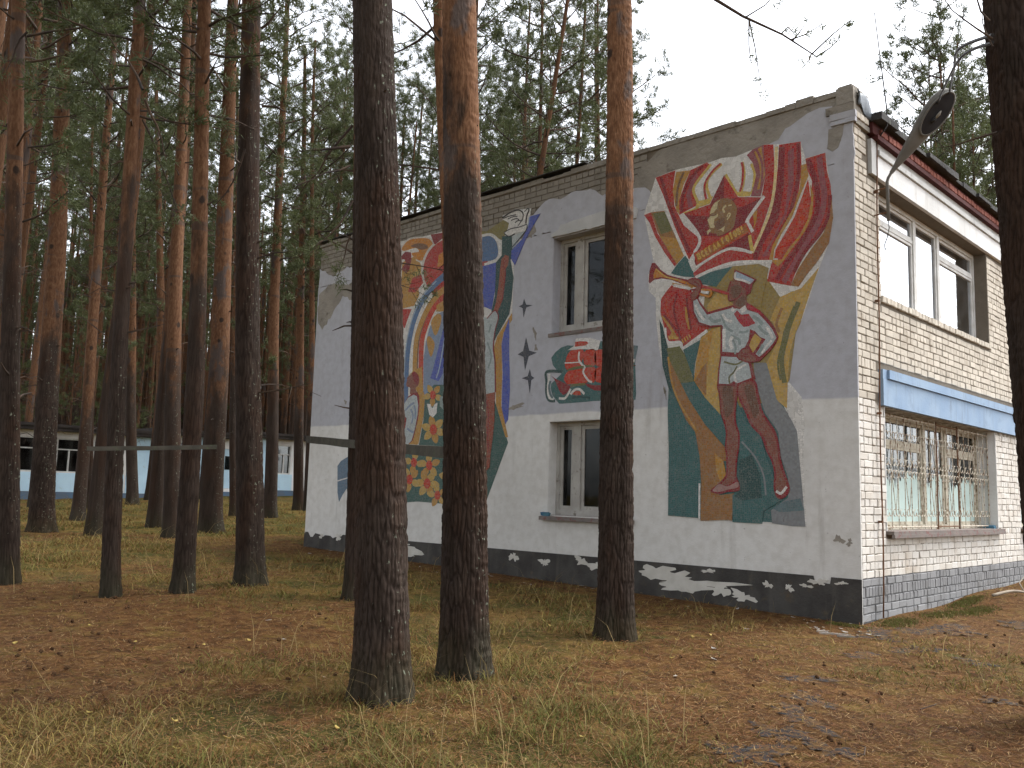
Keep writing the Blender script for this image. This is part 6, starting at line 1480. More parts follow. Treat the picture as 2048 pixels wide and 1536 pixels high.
def stub_mesh(seed, H, r0, short=False, parts=False):
    """dead branch stubs and a few dry twigs up the trunk"""
    rng = random.Random(seed); mb = MB(); out = []
    for k in range(16):
        if parts: mb = MB()
        z = rng.uniform(2.5, H * .62); a = rng.uniform(0, 6.28); r = r0 * (1 - .7 * z / H); L = rng.choice([.03, .04, .05, .07] if short else [.1, .12, .2, .3, .5, .9] if r0 < .35 else [.12, .2, .3, .8, 1.4, 2.0])
        d = Vector((math.cos(a), math.sin(a), rng.uniform(-.05, .45)))
        p0 = Vector((math.cos(a) * r * .8, math.sin(a) * r * .8, z)); p1 = p0 + d * L * .5 + Vector((0, 0, rng.uniform(-.04, .08) * L)); p2 = p0 + d * L + Vector((0, 0, rng.uniform(-.25, .1) * L))
        mb.tube([p0, p1, p2], [.018, .013, .005], 4, False)
        if L > .7:
            for q in range(3):
                s = p0.lerp(p2, rng.uniform(.4, .95)); mb.tube([s, s + Vector((rng.uniform(-.3, .3), rng.uniform(-.3, .3), rng.uniform(-.25, .15)))], [.006, .003], 3, False)
        if parts: out.append(([Vector(v) for v in mb.v], mb.f))
    if parts: return out
    me = bpy.data.meshes.new('dead_branches'); me.from_pydata(mb.v, [], mb.f); me.materials.append(MT['limb']); return me

def pine(x, y, dia, lean, H, orange, label, group, detail, seed, crown=True, crown_z=None, cs=1.0, stubs=True):
    t = empty('pine_tree', (x, y, tz(x, y)), label, 'tree', group)
    r0 = dia / 2 / 1.06
    ns, rows, bark, zm = {3: (200, 560, .0125, 7.4), 2: (80, 260, .010, 10.0), 1: (28, 90, .0, None)}[detail]
    me, ctr = trunk_mesh('trunk', H, r0, lean, ns, rows, bark, seed, zm, orange)
    o = link('trunk', me, MT['bark'], t); o['orange_from'] = orange; o['bright_bark'] = 1.0 if detail == 3 or label.startswith('bare orange') else .25
    if stubs:
        for V_, F_ in stub_mesh(seed, H, r0, detail == 3, True):
            me = bpy.data.meshes.new('branch_stub'); me.from_pydata([v + Vector((ctr(v.z).x, ctr(v.z).y, 0)) for v in V_], [], F_); link('branch_stub', me, MT['limb'], t)
    if crown:
        cz = crown_z if crown_z else H - 10.8 * cs
        c = link('crown', random.Random(seed).choice(CROWN), None, t); cc = ctr(cz); c.location = cc; c.rotation_euler = (0, 0, seed * 1.3); c.scale = (cs, cs, cs)
    return t, ctr

G_NEAR = 'pines standing close to the mosaic wall'; G_MID = 'pines of the grove left of the building'
NEAR = [
    ('A', -0.891, -6.699, 0.425, (-0.0452, -0.0434), 21, 6.3, 3, 'thickest dark pine trunk, nearest the viewer left of centre'),
    ('B', -1.028, -5.739, 0.410, (-0.0233, -0.0224), 21, 4.6, 3, 'dark furrowed pine trunk turning orange above, right of the thickest one'),
    ('C', -1.323, -3.262, 0.394, (-0.0073, -0.0070), 20, 4.7, 3, 'pine trunk standing before the two end windows and the ship mosaic'),
    ('D', -5.300, -3.695, 0.334, (-0.0331, -0.0318), 19, 6, 2, 'half hidden trunk directly behind the left edge of the thickest pine'),
    ('E', -7.112, -4.228, 0.416, (-0.0442, -0.0425), 21, 7.5, 2, 'stout grey trunk with patchy orange top between the huts and mosaic wall'),
    ('F', -7.075, -6.226, 0.229, (-0.0259, -0.0249), 17, 4.6, 2, 'slim leaning trunk carrying the left end of the nailed rail'),
    ('G', -6.874, -5.352, 0.278, (-0.0223, -0.0214), 18, 4.2, 2, 'slim leaning trunk carrying the right end of the nailed rail'),
    ('H', -9.203, -6.760, 0.292, (-0.0528, -0.0508), 19, 5.2, 2, 'grey pine trunk cut by the left edge of the photo'),
    ('I', -18.431, -3.213, 0.572, (-0.0336, -0.0323), 21, 4.5, 2, 'broad pale trunk second from the left photo edge'),
    ('J', -22.189, -0.968, 0.385, (-0.0063, -0.0060), 20, 3.6, 1, 'slender leaning orange trunk behind the second one from the left'),
    ('K', -15.465, -1.388, 0.414, (-0.0353, -0.0340), 20, 3.6, 1, 'trunk seen just left of and behind the right rail-bearing pine'),
    ('M', -16.643, 0.183, 0.604, (-0.0177, -0.0170), 20, 3.4, 1, 'orange leaning trunk with a wide dark foot before the small blue door'),
    ('N', -27.588, 1.434, 0.208, (-0.0524, -0.0505), 16, 4, 1, 'very thin pole-like trunk before the hut windows'),
    ('O', -29.540, 3.791, 0.456, (-0.0619, -0.0595), 18, 4.5, 1, 'trunk just right of the wide hut windows, close to the huts'),
    ('P', -30.948, 5.560, 0.486, (-0.0606, -0.0583), 18, 4, 1, 'trunk standing close before the white and blue hut panels'),
    ('Q', -20.856, 4.429, 0.445, (-0.0215, -0.0207), 19, 4, 1, 'straight reddish trunk right of the stout grey one, before the last hut'),
    ('R', -24.077, 7.566, 0.405, (-0.0322, -0.0309), 18, 3.4, 1, 'orange trunk second from the left edge of the mosaic wall'),
    ('S', -23.405, 7.487, 0.290, (-0.0263, -0.0253), 18, 3.4, 1, 'orange trunk touching the left edge of the mosaic wall'),
    ('T', 3.003, -3.347, 0.545, (-0.0395, -0.0380), 20, 7.5, 3, 'dark pine trunk cut by the right edge of the photo'),
    ('U', -22.021, 3.824, 0.290, (-0.0442, -0.0426), 15, 5, 1, 'thin trunk seen between the wide-footed and the stout grey pines'),
    ('V', -3.871, -3.094, 0.217, (-0.0525, -0.0505), 18, 4, 2, 'bare orange pine leaning out from behind the furrowed trunk'),
]
trees = {}
for i, (k, x, y, dia, lean, H, orange, det, lab) in enumerate(NEAR):
    trees[k] = pine(x, y, dia, lean, H, orange, lab, G_NEAR if det == 3 else G_MID, det, 3 + i * 5)

# branches that show in the picture on particular pines
def tree_branch(key, starts, seed, name='branch', **kw):
    t = trees[key][0]; rng = np.random.default_rng(seed)
    for st_ in starts: link(name, branch_system(rng, [st_], [MT['limb'], MT['needles']], name, **kw), None, t)
tree_branch('D', [((0.327, -0.712, 5.992), (-0.209, -0.928, -0.309), 0.72, 0.030), ((0.311, -0.685, 5.740), (-0.097, -0.649, -0.754), 1.02, 0.020), ((0.305, -0.611, 5.277), (-0.119, -0.391, -0.912), 0.97, 0.018), ((0.370, -0.720, 6.271), (-0.750, -0.311, -0.584), 1.35, 0.020), ((0.251, -0.584, 4.812), (-0.381, -0.212, -0.900), 0.67, 0.012)], 1, 'branch', tuft=0.1, ntuft=16, dens=12, droop=0.12)
tree_branch('D', [((0.643, -0.574, 4.507), (0.918, -0.068, -0.391), 1.51, 0.018), ((0.628, -0.549, 4.281), (0.847, 0.103, -0.522), 1.22, 0.014)], 2, 'branch', tuft=0.09, ntuft=13, dens=7, droop=0.06, needle_from=0.5)
tree_branch('E', [((0.572, -0.617, 6.810), (0.760, 0.512, -0.401), 0.97, 0.022), ((0.629, -0.752, 7.911), (0.673, 0.565, 0.478), 0.63, 0.020), ((0.352, -0.724, 6.198), (-0.676, -0.175, -0.716), 1.19, 0.018), ((0.286, -0.751, 5.983), (-0.855, 0.013, 0.518), 0.76, 0.020)], 3, 'branch', tuft=0.1, ntuft=14, dens=7, droop=0.08)
tree_branch('F', [((0.715, -0.411, 6.411), (-0.568, -0.114, 0.815), 1.22, 0.020), ((0.730, -0.376, 6.286), (-0.239, 0.565, -0.790), 0.85, 0.020), ((0.740, -0.452, 6.790), (0.065, 0.997, 0.046), 0.89, 0.018), ((0.691, -0.370, 6.033), (-0.294, 0.685, -0.667), 1.31, 0.016)], 4, 'branch', tuft=0.1, ntuft=15, dens=11, droop=0.1)
tree_branch('C', [((0.529, -0.723, 7.182), (0.805, 0.421, -0.419), 1.98, 0.034), ((0.545, -0.698, 7.130), (0.805, 0.325, -0.496), 2.36, 0.030)], 5, 'branch', tuft=0.085, ntuft=13, dens=7, droop=0.02, needle_from=0.6)
tree_branch('H', [((0.691, -0.574, 7.224), (0.408, 0.627, 0.664), 0.80, 0.020), ((0.693, -0.643, 7.637), (-0.628, -0.502, -0.595), 0.72, 0.020), ((0.736, -0.649, 7.914), (0.525, 0.373, 0.765), 0.74, 0.020)], 6, 'branch', tuft=0.1, ntuft=15, dens=11, droop=0.05)
tree_branch('T', [((-0.176, -0.901, 4.268), (-0.994, -0.014, -0.112), 0.45, 0.010)], 7, 'dry_twig', tuft=0.012, ntuft=1, dens=2)
tree_branch('T', [((-0.158, -0.999, 4.941), (-0.475, -0.140, 0.869), 0.60, 0.010), ((-0.163, -1.026, 5.067), (-0.745, -0.290, 0.601), 0.53, 0.010), ((-0.162, -0.993, 4.887), (-0.421, -0.531, 0.735), 0.34, 0.008)], 8, 'dry_twig', tuft=0.012, ntuft=1, dens=2)

# ---- the wood behind: copies of a few pines, every tree its own object
BT = []
for k in range(6):
    H = 19 + 1.1 * k; me, ctr = trunk_mesh('trunk', H, .5, (0, 0), 16, 34, 0, 40 + k, None, 5, .12, .25)
    BT.append((me, ctr, H, stub_mesh(300 + k, H, .5)))
G_WOOD = 'tall pines of the dense wood'
LAB_WOOD = 'tall slender pine in the dense wood around the huts'
def wood_pine(x, y, dia, k, sc, crown, orange, rot, tilt=(0, 0), label=LAB_WOOD, group=G_WOOD, young=False, cz=None, cs=1.0):
    me, ctr, H, sm = BT[k]
    t = empty('pine_tree', (x, y, tz(x, y)), label, 'tree', group)
    t.rotation_euler = (tilt[0], tilt[1], rot)
    o = bpy.data.objects.new('trunk', me); COL.objects.link(o); o.parent = t; o['orange_from'] = orange
    q = dia / 2 / .5; o.scale = (q, q, sc)
    d = bpy.data.objects.new('dead_branches', sm); COL.objects.link(d); d.parent = t; d['kind'] = 'stuff'; d.scale = (max(.55, q * 1.2), max(.55, q * 1.2), sc)
    if crown is not None:
        c = bpy.data.objects.new('crown', crown); COL.objects.link(c); c.parent = t
        z = cz if cz is not None else H * sc - (11.0 if crown in CROWN else 8.8) * cs
        p = ctr(z / sc); c.location = (p.x * q, p.y * q, z); c.scale = (cs, cs, cs); c.rotation_euler = (0, 0, random.uniform(0, 6.28))
    return t
rw = random.Random(21); placed = [(n[1], n[2]) for n in NEAR]
def to_px(x, y, z=2.0):
    d = Vector((x, y, z)) - CAM; dep = d.dot(fw)
    return (1024 + 1797 * d.dot(rr) / dep, 768 - 1797 * d.dot(uu) / dep, dep) if dep > .1 else (9e9, 0, dep)
BEHIND = [(-13.9, 7.2, .30, .11), (-15.2, 11.8, .26, .03), (-19.2, 13.6, .27, .02), (-19.3, 19.0, .28, .02), (-14.4, 9.6, .2, .0), (-17, 16.5, .24, .02), (-14.0, 13.5, .22, 0), (-16.4, 8.6, .24, .02)]
for i, (x, y, d_, tl) in enumerate(BEHIND):
    q_ = to_px(x, y, 9)[0]
    lab = {0: 'leaning orange pine rising behind the flat roof', 1: 'slim straight pine beside the leaning one behind the roof'}.get(i, ('%s pine behind the flat roof, %s' % ('thin' if d_ < .25 else 'sturdier', 'left of the furrowed foreground trunk' if q_ < 860 else 'just right of the furrowed foreground trunk' if q_ < 1060 else 'left of the window pine' if q_ < 1190 else 'behind and right of the window pine')))
    wood_pine(x, y, d_, i % 6, .92 + .03 * (i % 4), CROWN[i % 4], 3.0, 0 if i < 2 else rw.uniform(0, 6), (-tl * .6, tl), lab, None if i < 2 else 'pines behind the building', cs=.95); placed.append((x, y))
for i, (px, dep, hs) in enumerate([(1800, 38, .62), (1838, 36, .68), (1872, 34, .78), (1908, 33, .82), (1945, 36, .86), (1885, 44, .98), (1960, 46, 1.0), (2010, 38, .86), (1925, 40, .8), (2075, 36, .9), (1815, 50, .85), (1780, 46, .68), (1855, 31, .62), (1970, 30, .68), (2120, 42, 1.0), (1895, 30, .6), (1930, 29, .62)]):
    x, y = scr(px, dep)
    wood_pine(x, y, .2, i % 6, hs, (CROWN + YOUNG)[i % 6], 4.0, rw.uniform(0, 6), label=('tall' if hs > .84 else 'shorter' if hs > .67 else 'low') + ' green pine beyond the roof, ' + ('behind the lamp' if px < 1850 else 'between the lamp and the right trunk' if px < 1940 else 'behind the right trunk'), group='pines beyond the far end', cs=1.35 if hs > .7 else 1.15, cz=BT[i % 6][2] * hs - 11.5); placed.append((x, y))
IV = [(-999, 20, 'at the left photo edge'), (20, 95, 'between the edge pine and the broad pale pine'), (95, 165, 'between the broad pale pine and the slender leaner'), (165, 235, 'between the slender leaner and the left rail pine'),
      (235, 372, 'between the two rail pines'), (372, 430, 'just right of the right rail pine'), (430, 500, 'between the wide-footed pine and the stout grey one'), (500, 625, 'between the stout grey pine and the mosaic wall'),
      (625, 765, 'above the wall, left of the thickest pine'), (765, 930, 'above the roof, between the two foreground pines'), (930, 9999, 'above the roof, left of the window pine')]
def wood_label(x, y, dia, dep, orange, tilt, young):
    px = to_px(x, y)[0]; ti = -(tilt[1] * rt.x - tilt[0] * rt.y)
    size = 'young' if young else 'stout' if dia / dep > .0085 else 'slim' if dia / dep > .0048 else 'hair-thin'
    ln = '' if abs(ti) < .022 else ' left-leaning' if ti > 0 else ' right-leaning'
    ht = 'low-orange' if orange < 3.3 else 'high-grey' if orange > 4.5 else 'half-orange'
    far = 'before the huts' if dep < 42 else 'behind the huts' if dep < 62 else 'far back'
    return '%s%s %s pine %s, %s' % (size, ln, ht, far, next(q[2] for q in IV if q[0] <= px < q[1]))
n_w = 0; tries = 0
HUT = (-43.0, -4.0, -34.0, 17.0)
while n_w < 238 and tries < 40000:
    tries += 1
    px = rw.uniform(-120, 1080); dep = 14.5 + 82 * rw.random() ** 1.25
    if px > 640 and dep < 40: continue
    x, y = scr(px, dep)
    if dep < 20 and px > 40: continue
    if dep < 46 and 30 < px < 640 and rw.random() < .82: continue
    if HUT[0] < x < HUT[2] and HUT[1] < y < HUT[3]: continue
    if -13.5 < x < 2 and -1.5 < y < 16: continue
    if any((x - a) ** 2 + (y - b) ** 2 < 1.5 ** 2 for a, b in placed): continue
    placed.append((x, y)); n_w += 1
    yg = rw.random() < .22 and dep > 46
    dia = rw.uniform(.20, .40) * (.55 if yg else 1); k = rw.randrange(6); sc = rw.uniform(.86, 1.08) * (.6 if yg else 1)
    ora = rw.uniform(2.2, 5.5); tl = (rw.gauss(0, .016), rw.gauss(0, .016))
    wood_pine(x, y, dia, k, sc, (YOUNG if yg else CROWN)[rw.randrange(2 if yg else 4)], ora, rw.uniform(0, 6.28), tl,
              wood_label(x, y, dia, dep, ora, tl, yg), 'young pines in the wood' if yg else G_WOOD, cs=rw.uniform(.95, 1.3) * (.9 if yg else 1), cz=None if yg else BT[k][2] * sc - rw.uniform(9, 12))
# pines of the same grove just outside the frame, whose crowns shade the wall and the ground
for i, (x, y) in enumerate([(-0.5, -15.0), (2.2, -15.5), (4.5, -16.5), (0.3, -18.5), (6.9, -13.9), (8.8, -10.6), (-3.5, -19.5), (2.6, -19)]):
    wood_pine(x, y, rw.uniform(.3, .42), i % 6, rw.uniform(.9, 1.05), CROWN[i % 4], 5.0, rw.uniform(0, 6), label='pine of the grove behind the viewer', group='pines outside the frame', cs=1.25)
# the far wood as one mass
def far_wood():
    rng = np.random.default_rng(5); TP = []; tv = MB(); F = []
    for k in range(2600):
        px = rng.uniform(-300, 1350); dep = rng.uniform(56, 150) if k >= 330 else rng.uniform(95, 150); x, y = scr(px, dep)
        if k >= 330 and px > 760: continue
        if 240 <= k < 330:
            a_ = math.radians(rng.uniform(200, 335)); dd = rng.uniform(38, 75); x, y = CAM.x + dd * math.cos(a_), CAM.y + dd * math.sin(a_)
        z0 = tz(x, y); h = rng.uniform(17, 23)
        tv.tube([(x, y, z0 - .3), (x, y, z0 + h * .9)], [.15, .07], 5, False)
        if k >= 330: continue
        m = 22; zz = z0 + h * (1 - rng.uniform(0, .62, m) ** 1.2); r_ = 2.0 * rng.uniform(.2, 1, m); a = rng.uniform(0, 6.28, m)
        TP.append(np.stack([x + r_ * np.cos(a), y + r_ * np.sin(a), zz], -1))
    P = np.vstack(TP); N = tuft_geo(rng, P, rng.normal(size=P.shape) * .3 + np.array([0, 0, .2]), .7, 7)
    wv = np.array([tuple(v) for v in tv.v]); nw = len(wv); F = nw + np.arange(len(N)).reshape(-1, 3); Qd = np.array(tv.f)
    me = mesh_np('distant_wood', np.vstack([wv, N]), F, Qd); me.materials.append(MT['bark']); me.materials.append(MT['needles'])
    me.polygons.foreach_set('material_index', np.concatenate([np.ones(len(F), np.int32), np.zeros(len(Qd), np.int32)]))
    o = link('distant_wood', me, None); o['orange_from'] = 6.0
    return tag(o, kind='stuff')
far_wood()

# boards nailed across the pines
def plank(a, b, h, t, label):
    a = Vector(a); b = Vector(b); d = (b - a); L = d.length; e = empty_none = None
    ux = d.normalized(); uy = Vector((-ux.y, ux.x, 0)).normalized(); uz = ux.cross(uy)
    mb = MB(); n = 9
    rings = []
    for i in range(n):
        s = i / (n - 1); c = a + d * s + Vector((0, 0, random.uniform(-.004, .004)))
        rings.append([c + uy * (t / 2 * sy) + uz * (h / 2 * sz * random.uniform(.93, 1.04)) for sy, sz in ((-1, -1), (1, -1), (1, 1), (-1, 1))])
    vs_ = [v for R in rings for v in R]; fs = [(i * 4 + k_, i * 4 + (k_ + 1) % 4, (i + 1) * 4 + (k_ + 1) % 4, (i + 1) * 4 + k_) for i in range(n - 1) for k_ in range(4)] + [(0, 1, 2, 3), tuple((n - 1) * 4 + q for q in range(4))]
    return tag(mb.add(vs_, fs).build('board', MT['board']), label, 'board')
plank((-7.088, -3.428, 2.210), (-1.509, -5.616, 1.828), .105, .035, 'mossy grey board nailed across the pines before the mosaic')
plank((-6.958, -6.711, 1.879), (-6.190, -5.375, 1.969), .055, .03, 'thin grey rail nailed between two slim leaning pines')

# ================================================================== HUTS BEHIND THE GROVE
def hut(y0, y1, x, label, bays):
    """low painted hut whose front faces +X; bays: (kind, ya, yb)"""
    zb = tz(x, (y0 + y1) / 2) + 0.08; h = 2.86
    t = empty('painted_hut', (x, (y0 + y1) / 2, zb), label, 'hut', 'painted huts in the wood'); o = Vector((x, (y0 + y1) / 2, zb))
    D = 5.0
    holes = [(a - o.y, b - o.y, 1.0 if k == 'window' else .35, 2.45 if k == 'window' else 2.25) for k, a, b in bays if k in ('window', 'door')]
    mb = MB(); Y0, Y1 = y0 - o.y, y1 - o.y
    for a, b, c, d in holes_rects(Y0, Y1, 0.195, h - .02, holes): mb.box(-.16, 0, a, b, c, d)
    mb.box(-D, -D + .16, Y0, Y1, .195, h - .02).box(-D + .16, -.16, Y0, Y0 + .16, .195, h - .02).box(-D + .16, -.16, Y1 - .16, Y1, .195, h - .02)
    mb.build('wall', MT['hutwhite'], t)
    MB().box(-D - .05, .05, Y0 - .05, Y1 + .05, -.5, .19).build('plinth', MT['hutplinth'], t)
    rf = MB(); rf.box(-D - .4, .55, Y0 - .3, Y1 + .3, h, h + .13, .01).box(.0, .5, Y0 - .25, Y1 + .25, h - .14, h - .001)
    rf.build('roof', MT['hutroof'], t)
    for k, a, b in bays:
        a -= o.y; b -= o.y
        if k == 'panel': MB().box(.0, .03, a, b, .196, h - .15).build('painted_panel', MT['hutblue'], t)
        if k == 'window':
            MB().box(.0, .035, a - .1, b + .1, .196, .99).build('painted_panel', MT['hutblue'], t)
            f = MB(); 
            for p_, q_, c, d in ((a, a + .06, 1.0, 2.45), (b - .06, b, 1.0, 2.45), (a + .06, b - .06, 2.39, 2.45), (a + .06, b - .06, 1.0, 1.06), (a + .06, b - .06, 1.95, 2.0), ((a + b) / 2 - .03, (a + b) / 2 + .03, 1.06, 1.95)): f.box(-.12, -.02, p_, q_, c, d)
            wf = f.build('window', MT['frame_w'], t)
            for p_, q_, c, d in ((a + .06, (a + b) / 2 - .03, 1.06, 1.95), ((a + b) / 2 + .03, b - .06, 1.06, 1.95), (a + .06, b - .06, 2.0, 2.39)): MB().box(-.08, -.075, p_, q_, c, d).build('pane', MT['glass_dark'], wf)
        if k == 'door':
            dm = MB().box(-.10, -.04, a + .04, b - .04, .36, 2.24).build('door', MT['hutblue'], t)
            MB().box(-.0395, -.03, (a + b) / 2 - .14, (a + b) / 2 + .12, 1.25, 1.9).build('pane', MT['glass_dark'], dm)
            MB().box(-.12, .02, a, a + .04, .35, 2.25).box(-.12, .02, b - .04, b, .35, 2.25).box(-.12, .02, a + .04, b - .04, 2.24, 2.25).build('door_frame', MT['frame_w'], t)
    return t
hut(0.2, 7.05, -35.4, 'blue and white hut with two wide dark windows behind the pines', [('window', 2.95, 4.0), ('window', 4.45, 5.75), ('window', .8, 2.2), ('panel', 5.95, 7.0), ('panel', 4.12, 4.33), ('panel', 2.36, 2.8)])
hut(7.25, 11.9, -35.3, 'white and pale blue hut with a narrow blue door behind the pines', [('panel', 7.3, 7.9), ('panel', 9.3, 10.15), ('door', 10.2, 11.35), ('window', 8.2, 8.9), ('panel', 11.4, 11.85)])
hut(12.15, 15.4, -34.9, 'small blue and white hut with one window nearest the mosaic building', [('window', 13.2, 14.0), ('panel', 12.2, 13.05)])

# ================================================================== GRASS, NEEDLES AND SMALL THINGS ON THE GROUND
def scatter(n, dmin, dmax, pmin, pmax, power, rng):
    d = dmin + (dmax - dmin) * rng.random(n) ** power; px = rng.uniform(pmin, pmax, n)
    s = (px - 1024) / 1797 * d
    x = CAM.x + fw.x / math.cos(PITCH) * d + rt.x * s; y = CAM.y + fw.y / math.cos(PITCH) * d + rt.y * s
    keep = ~((x > -LW - .1) & (x < .05) & (y > -0.06) & (y < DEP))
    return x[keep], y[keep], d[keep]
def blades():
    rng = np.random.default_rng(31)
    xs, ys, ds = [], [], []
    x, y, d = scatter(420000, 3.2, 38, -60, 2110, 1.55, rng)
    g = grassy(x, y); tuftn = fbm(x * 2.6, y * 2.6, 77, 3)
    p = np.clip(g * 1.25 - .10, 0, 1) * np.clip((tuftn - .30) * 4.0, 0.10, 1) * np.clip((fbm(x * 1.15 + 40, y * 1.15, 55, 3) - .36) * 5.5, .10, 1)
    m = rng.random(len(x)) < p + .012
    x, y, d, g, tuftn = x[m], y[m], d[m], g[m], tuftn[m]
    n = len(x)
    h = (0.030 + 0.085 * rng.random(n) ** 1.8) * (0.6 + 0.8 * tuftn) * (0.65 + .5 * g)
    tall = rng.random(n) < 0.017; h = np.where(tall, rng.uniform(.18, .48, n), h)
    w = np.clip(0.0022 + d * 0.00030, .0024, .010) * np.where(tall, .6, 1); az = rng.uniform(0, 6.283, n)
    lean = rng.uniform(.5, 2.4, n) * h * np.where(tall, .8, 1); la = rng.uniform(0, 6.283, n)
    z = terrain(x, y) - .006
    bx, by = np.cos(az) * w, np.sin(az) * w
    lx, ly = np.cos(la) * lean, np.sin(la) * lean
    P0 = np.stack([x - bx, y - by, z], -1); P1 = np.stack([x + bx, y + by, z], -1)
    mx_, my_ = x + lx * .35, y + ly * .35
    P2 = np.stack([mx_ - bx * .7, my_ - by * .7, z + h * .62], -1); P3 = np.stack([mx_ + bx * .7, my_ + by * .7, z + h * .62], -1)
    P4 = np.stack([x + lx, y + ly, z + h * np.where(tall, .95, .82)], -1)
    V = np.stack([P0, P1, P2, P3, P4], 1).reshape(-1, 3); b = np.arange(n)[:, None] * 5
    F = np.concatenate([b + [0, 1, 3], b + [0, 3, 2], b + [2, 3, 4]], 0)
    hue = np.clip(fbm(x * .7 + 11, y * .7, 91, 3) * 1.6 - .45 + rng.normal(0, .22, n), 0, 1)
    straw = np.array([.215, .158, .050]); green = np.array([.080, .090, .020]); rust = np.array([.155, .078, .028])
    c = straw * (1 - hue[:, None]) + green * hue[:, None]
    rm = rng.random(n) < .30; c[rm] = rust
    c[tall] = np.array([.24, .18, .08])
    c *= rng.uniform(.6, 1.25, (n, 1))
    me = mesh_np('grass', V, F)
    ca = me.color_attributes.new('Col', 'FLOAT_COLOR', 'POINT')
    ca.data.foreach_set('color', np.repeat(np.hstack([c, np.ones((n, 1))]), 5, 0).astype(np.float32).ravel())
    return tag(link('grass', me, MT['vcol']), kind='stuff'), n
gr, nb_ = blades()
def moss():
    rng = np.random.default_rng(12); X = []; Y = []
    for cx, cy, a, b in MOSS:
        q = rng.normal(size=(int(3000 * a * b / .05), 2)) * .5; X.append(cx + q[:, 0] * a * 1.2); Y.append(cy + q[:, 1] * b * 1.2)
    x = np.concatenate(X); y = np.concatenate(Y); m = ~((x < .03) & (y > -.06)); x, y = x[m], y[m]; n = len(x)
    h = rng.uniform(.012, .04, n); az = rng.uniform(0, 6.283, n); w = .006; z = terrain(x, y)
    A = np.stack([x - np.cos(az) * w, y - np.sin(az) * w, z], -1); B = np.stack([x + np.cos(az) * w, y + np.sin(az) * w, z], -1); C = np.stack([x + rng.normal(0, .014, n), y + rng.normal(0, .014, n), z + h], -1)
    me = mesh_np('moss', np.stack([A, B, C], 1).reshape(-1, 3), np.arange(n * 3).reshape(-1, 3))
    c = np.array([.095, .108, .024]) * rng.uniform(.55, 1.3, (n, 1)); c[rng.random(n) < .4] = (.11, .075, .03)
    ca = me.color_attributes.new('Col', 'FLOAT_COLOR', 'POINT'); ca.data.foreach_set('color', np.repeat(np.hstack([c, np.ones((n, 1))]), 3, 0).astype(np.float32).ravel())
    tag(link('moss', me, MT['vcol']), kind='stuff')
moss()
def litter():
    rng = np.random.default_rng(33)
    x, y, d = scatter(210000, 3.2, 22, -40, 2100, 1.5, rng)
    n = len(x); az = rng.uniform(0, 6.283, n); L = rng.uniform(.018, .05, n) * (1 + d * .02); w = np.clip(.0011 + d * .00022, .0014, .006)
    z = terrain(x, y) + rng.uniform(.004, .026, n)
    ux, uy = np.cos(az), np.sin(az); dz = rng.normal(0, .006, n)
    A = np.stack([x - ux * L - uy * w, y - uy * L + ux * w, z - dz], -1); B = np.stack([x - ux * L + uy * w, y - uy * L - ux * w, z - dz], -1); C = np.stack([x + ux * L, y + uy * L, z + dz], -1)
    V = np.stack([A, B, C], 1).reshape(-1, 3); F = np.arange(len(V)).reshape(-1, 3)
    pal = np.array([[.135, .056, .021], [.08, .033, .013], [.185, .105, .038], [.022, .012, .006], [.25, .17, .08]])
    c = pal[rng.choice(5, n, p=[.30, .22, .20, .18, .10])] * rng.uniform(.7, 1.3, (n, 1))
    me = mesh_np('needle_litter', V, F); ca = me.color_attributes.new('Col', 'FLOAT_COLOR', 'POINT')
    ca.data.foreach_set('color', np.repeat(np.hstack([c, np.ones((n, 1))]), 3, 0).astype(np.float32).ravel())
    return tag(link('needle_litter', me, MT['litter']), kind='stuff')
litter()
# pine cones
def cone_mesh(seed):
    r = random.Random(seed); bm = bmesh.new(); bmesh.ops.create_icosphere(bm, subdivisions=2, radius=1)
    for v in bm.verts:
        k = 1 + .22 * math.sin(9 * math.atan2(v.co.y, v.co.x) + v.co.z * 8) * (1 - abs(v.co.z)) + r.uniform(-.08, .08)
        v.co = Vector((v.co.x * .017 * k, v.co.y * .017 * k, v.co.z * .026))
    me = bpy.data.meshes.new('cone_scales'); bm.to_mesh(me); bm.free(); me.materials.append(MT['cone']); return me
CM = [cone_mesh(k) for k in range(3)]
rc = random.Random(8); made = 0
while made < 130:
    px = rc.uniform(0, 2048); d = 3.9 + 8.0 * rc.random() ** 1.3; x, y = scr(px, d)
    g = float(grassy(np.array([x]), np.array([y]))[0])
    if rc.random() < g * .9 or (x < .1 and y > -.15): continue
    o = bpy.data.objects.new('pine_cone', CM[made % 3]); COL.objects.link(o); o.location = (x, y, tz(x, y) + .016)
    o.rotation_euler = (rc.uniform(1.2, 1.9), rc.uniform(-.4, .4), rc.uniform(0, 6.3)); s = rc.uniform(.6, 1.1); o.scale = (s, s, s)
    tag(o, 'small dark pine cone lying on the brown needle litter', 'pine cone', 'pine cones on the needles'); made += 1
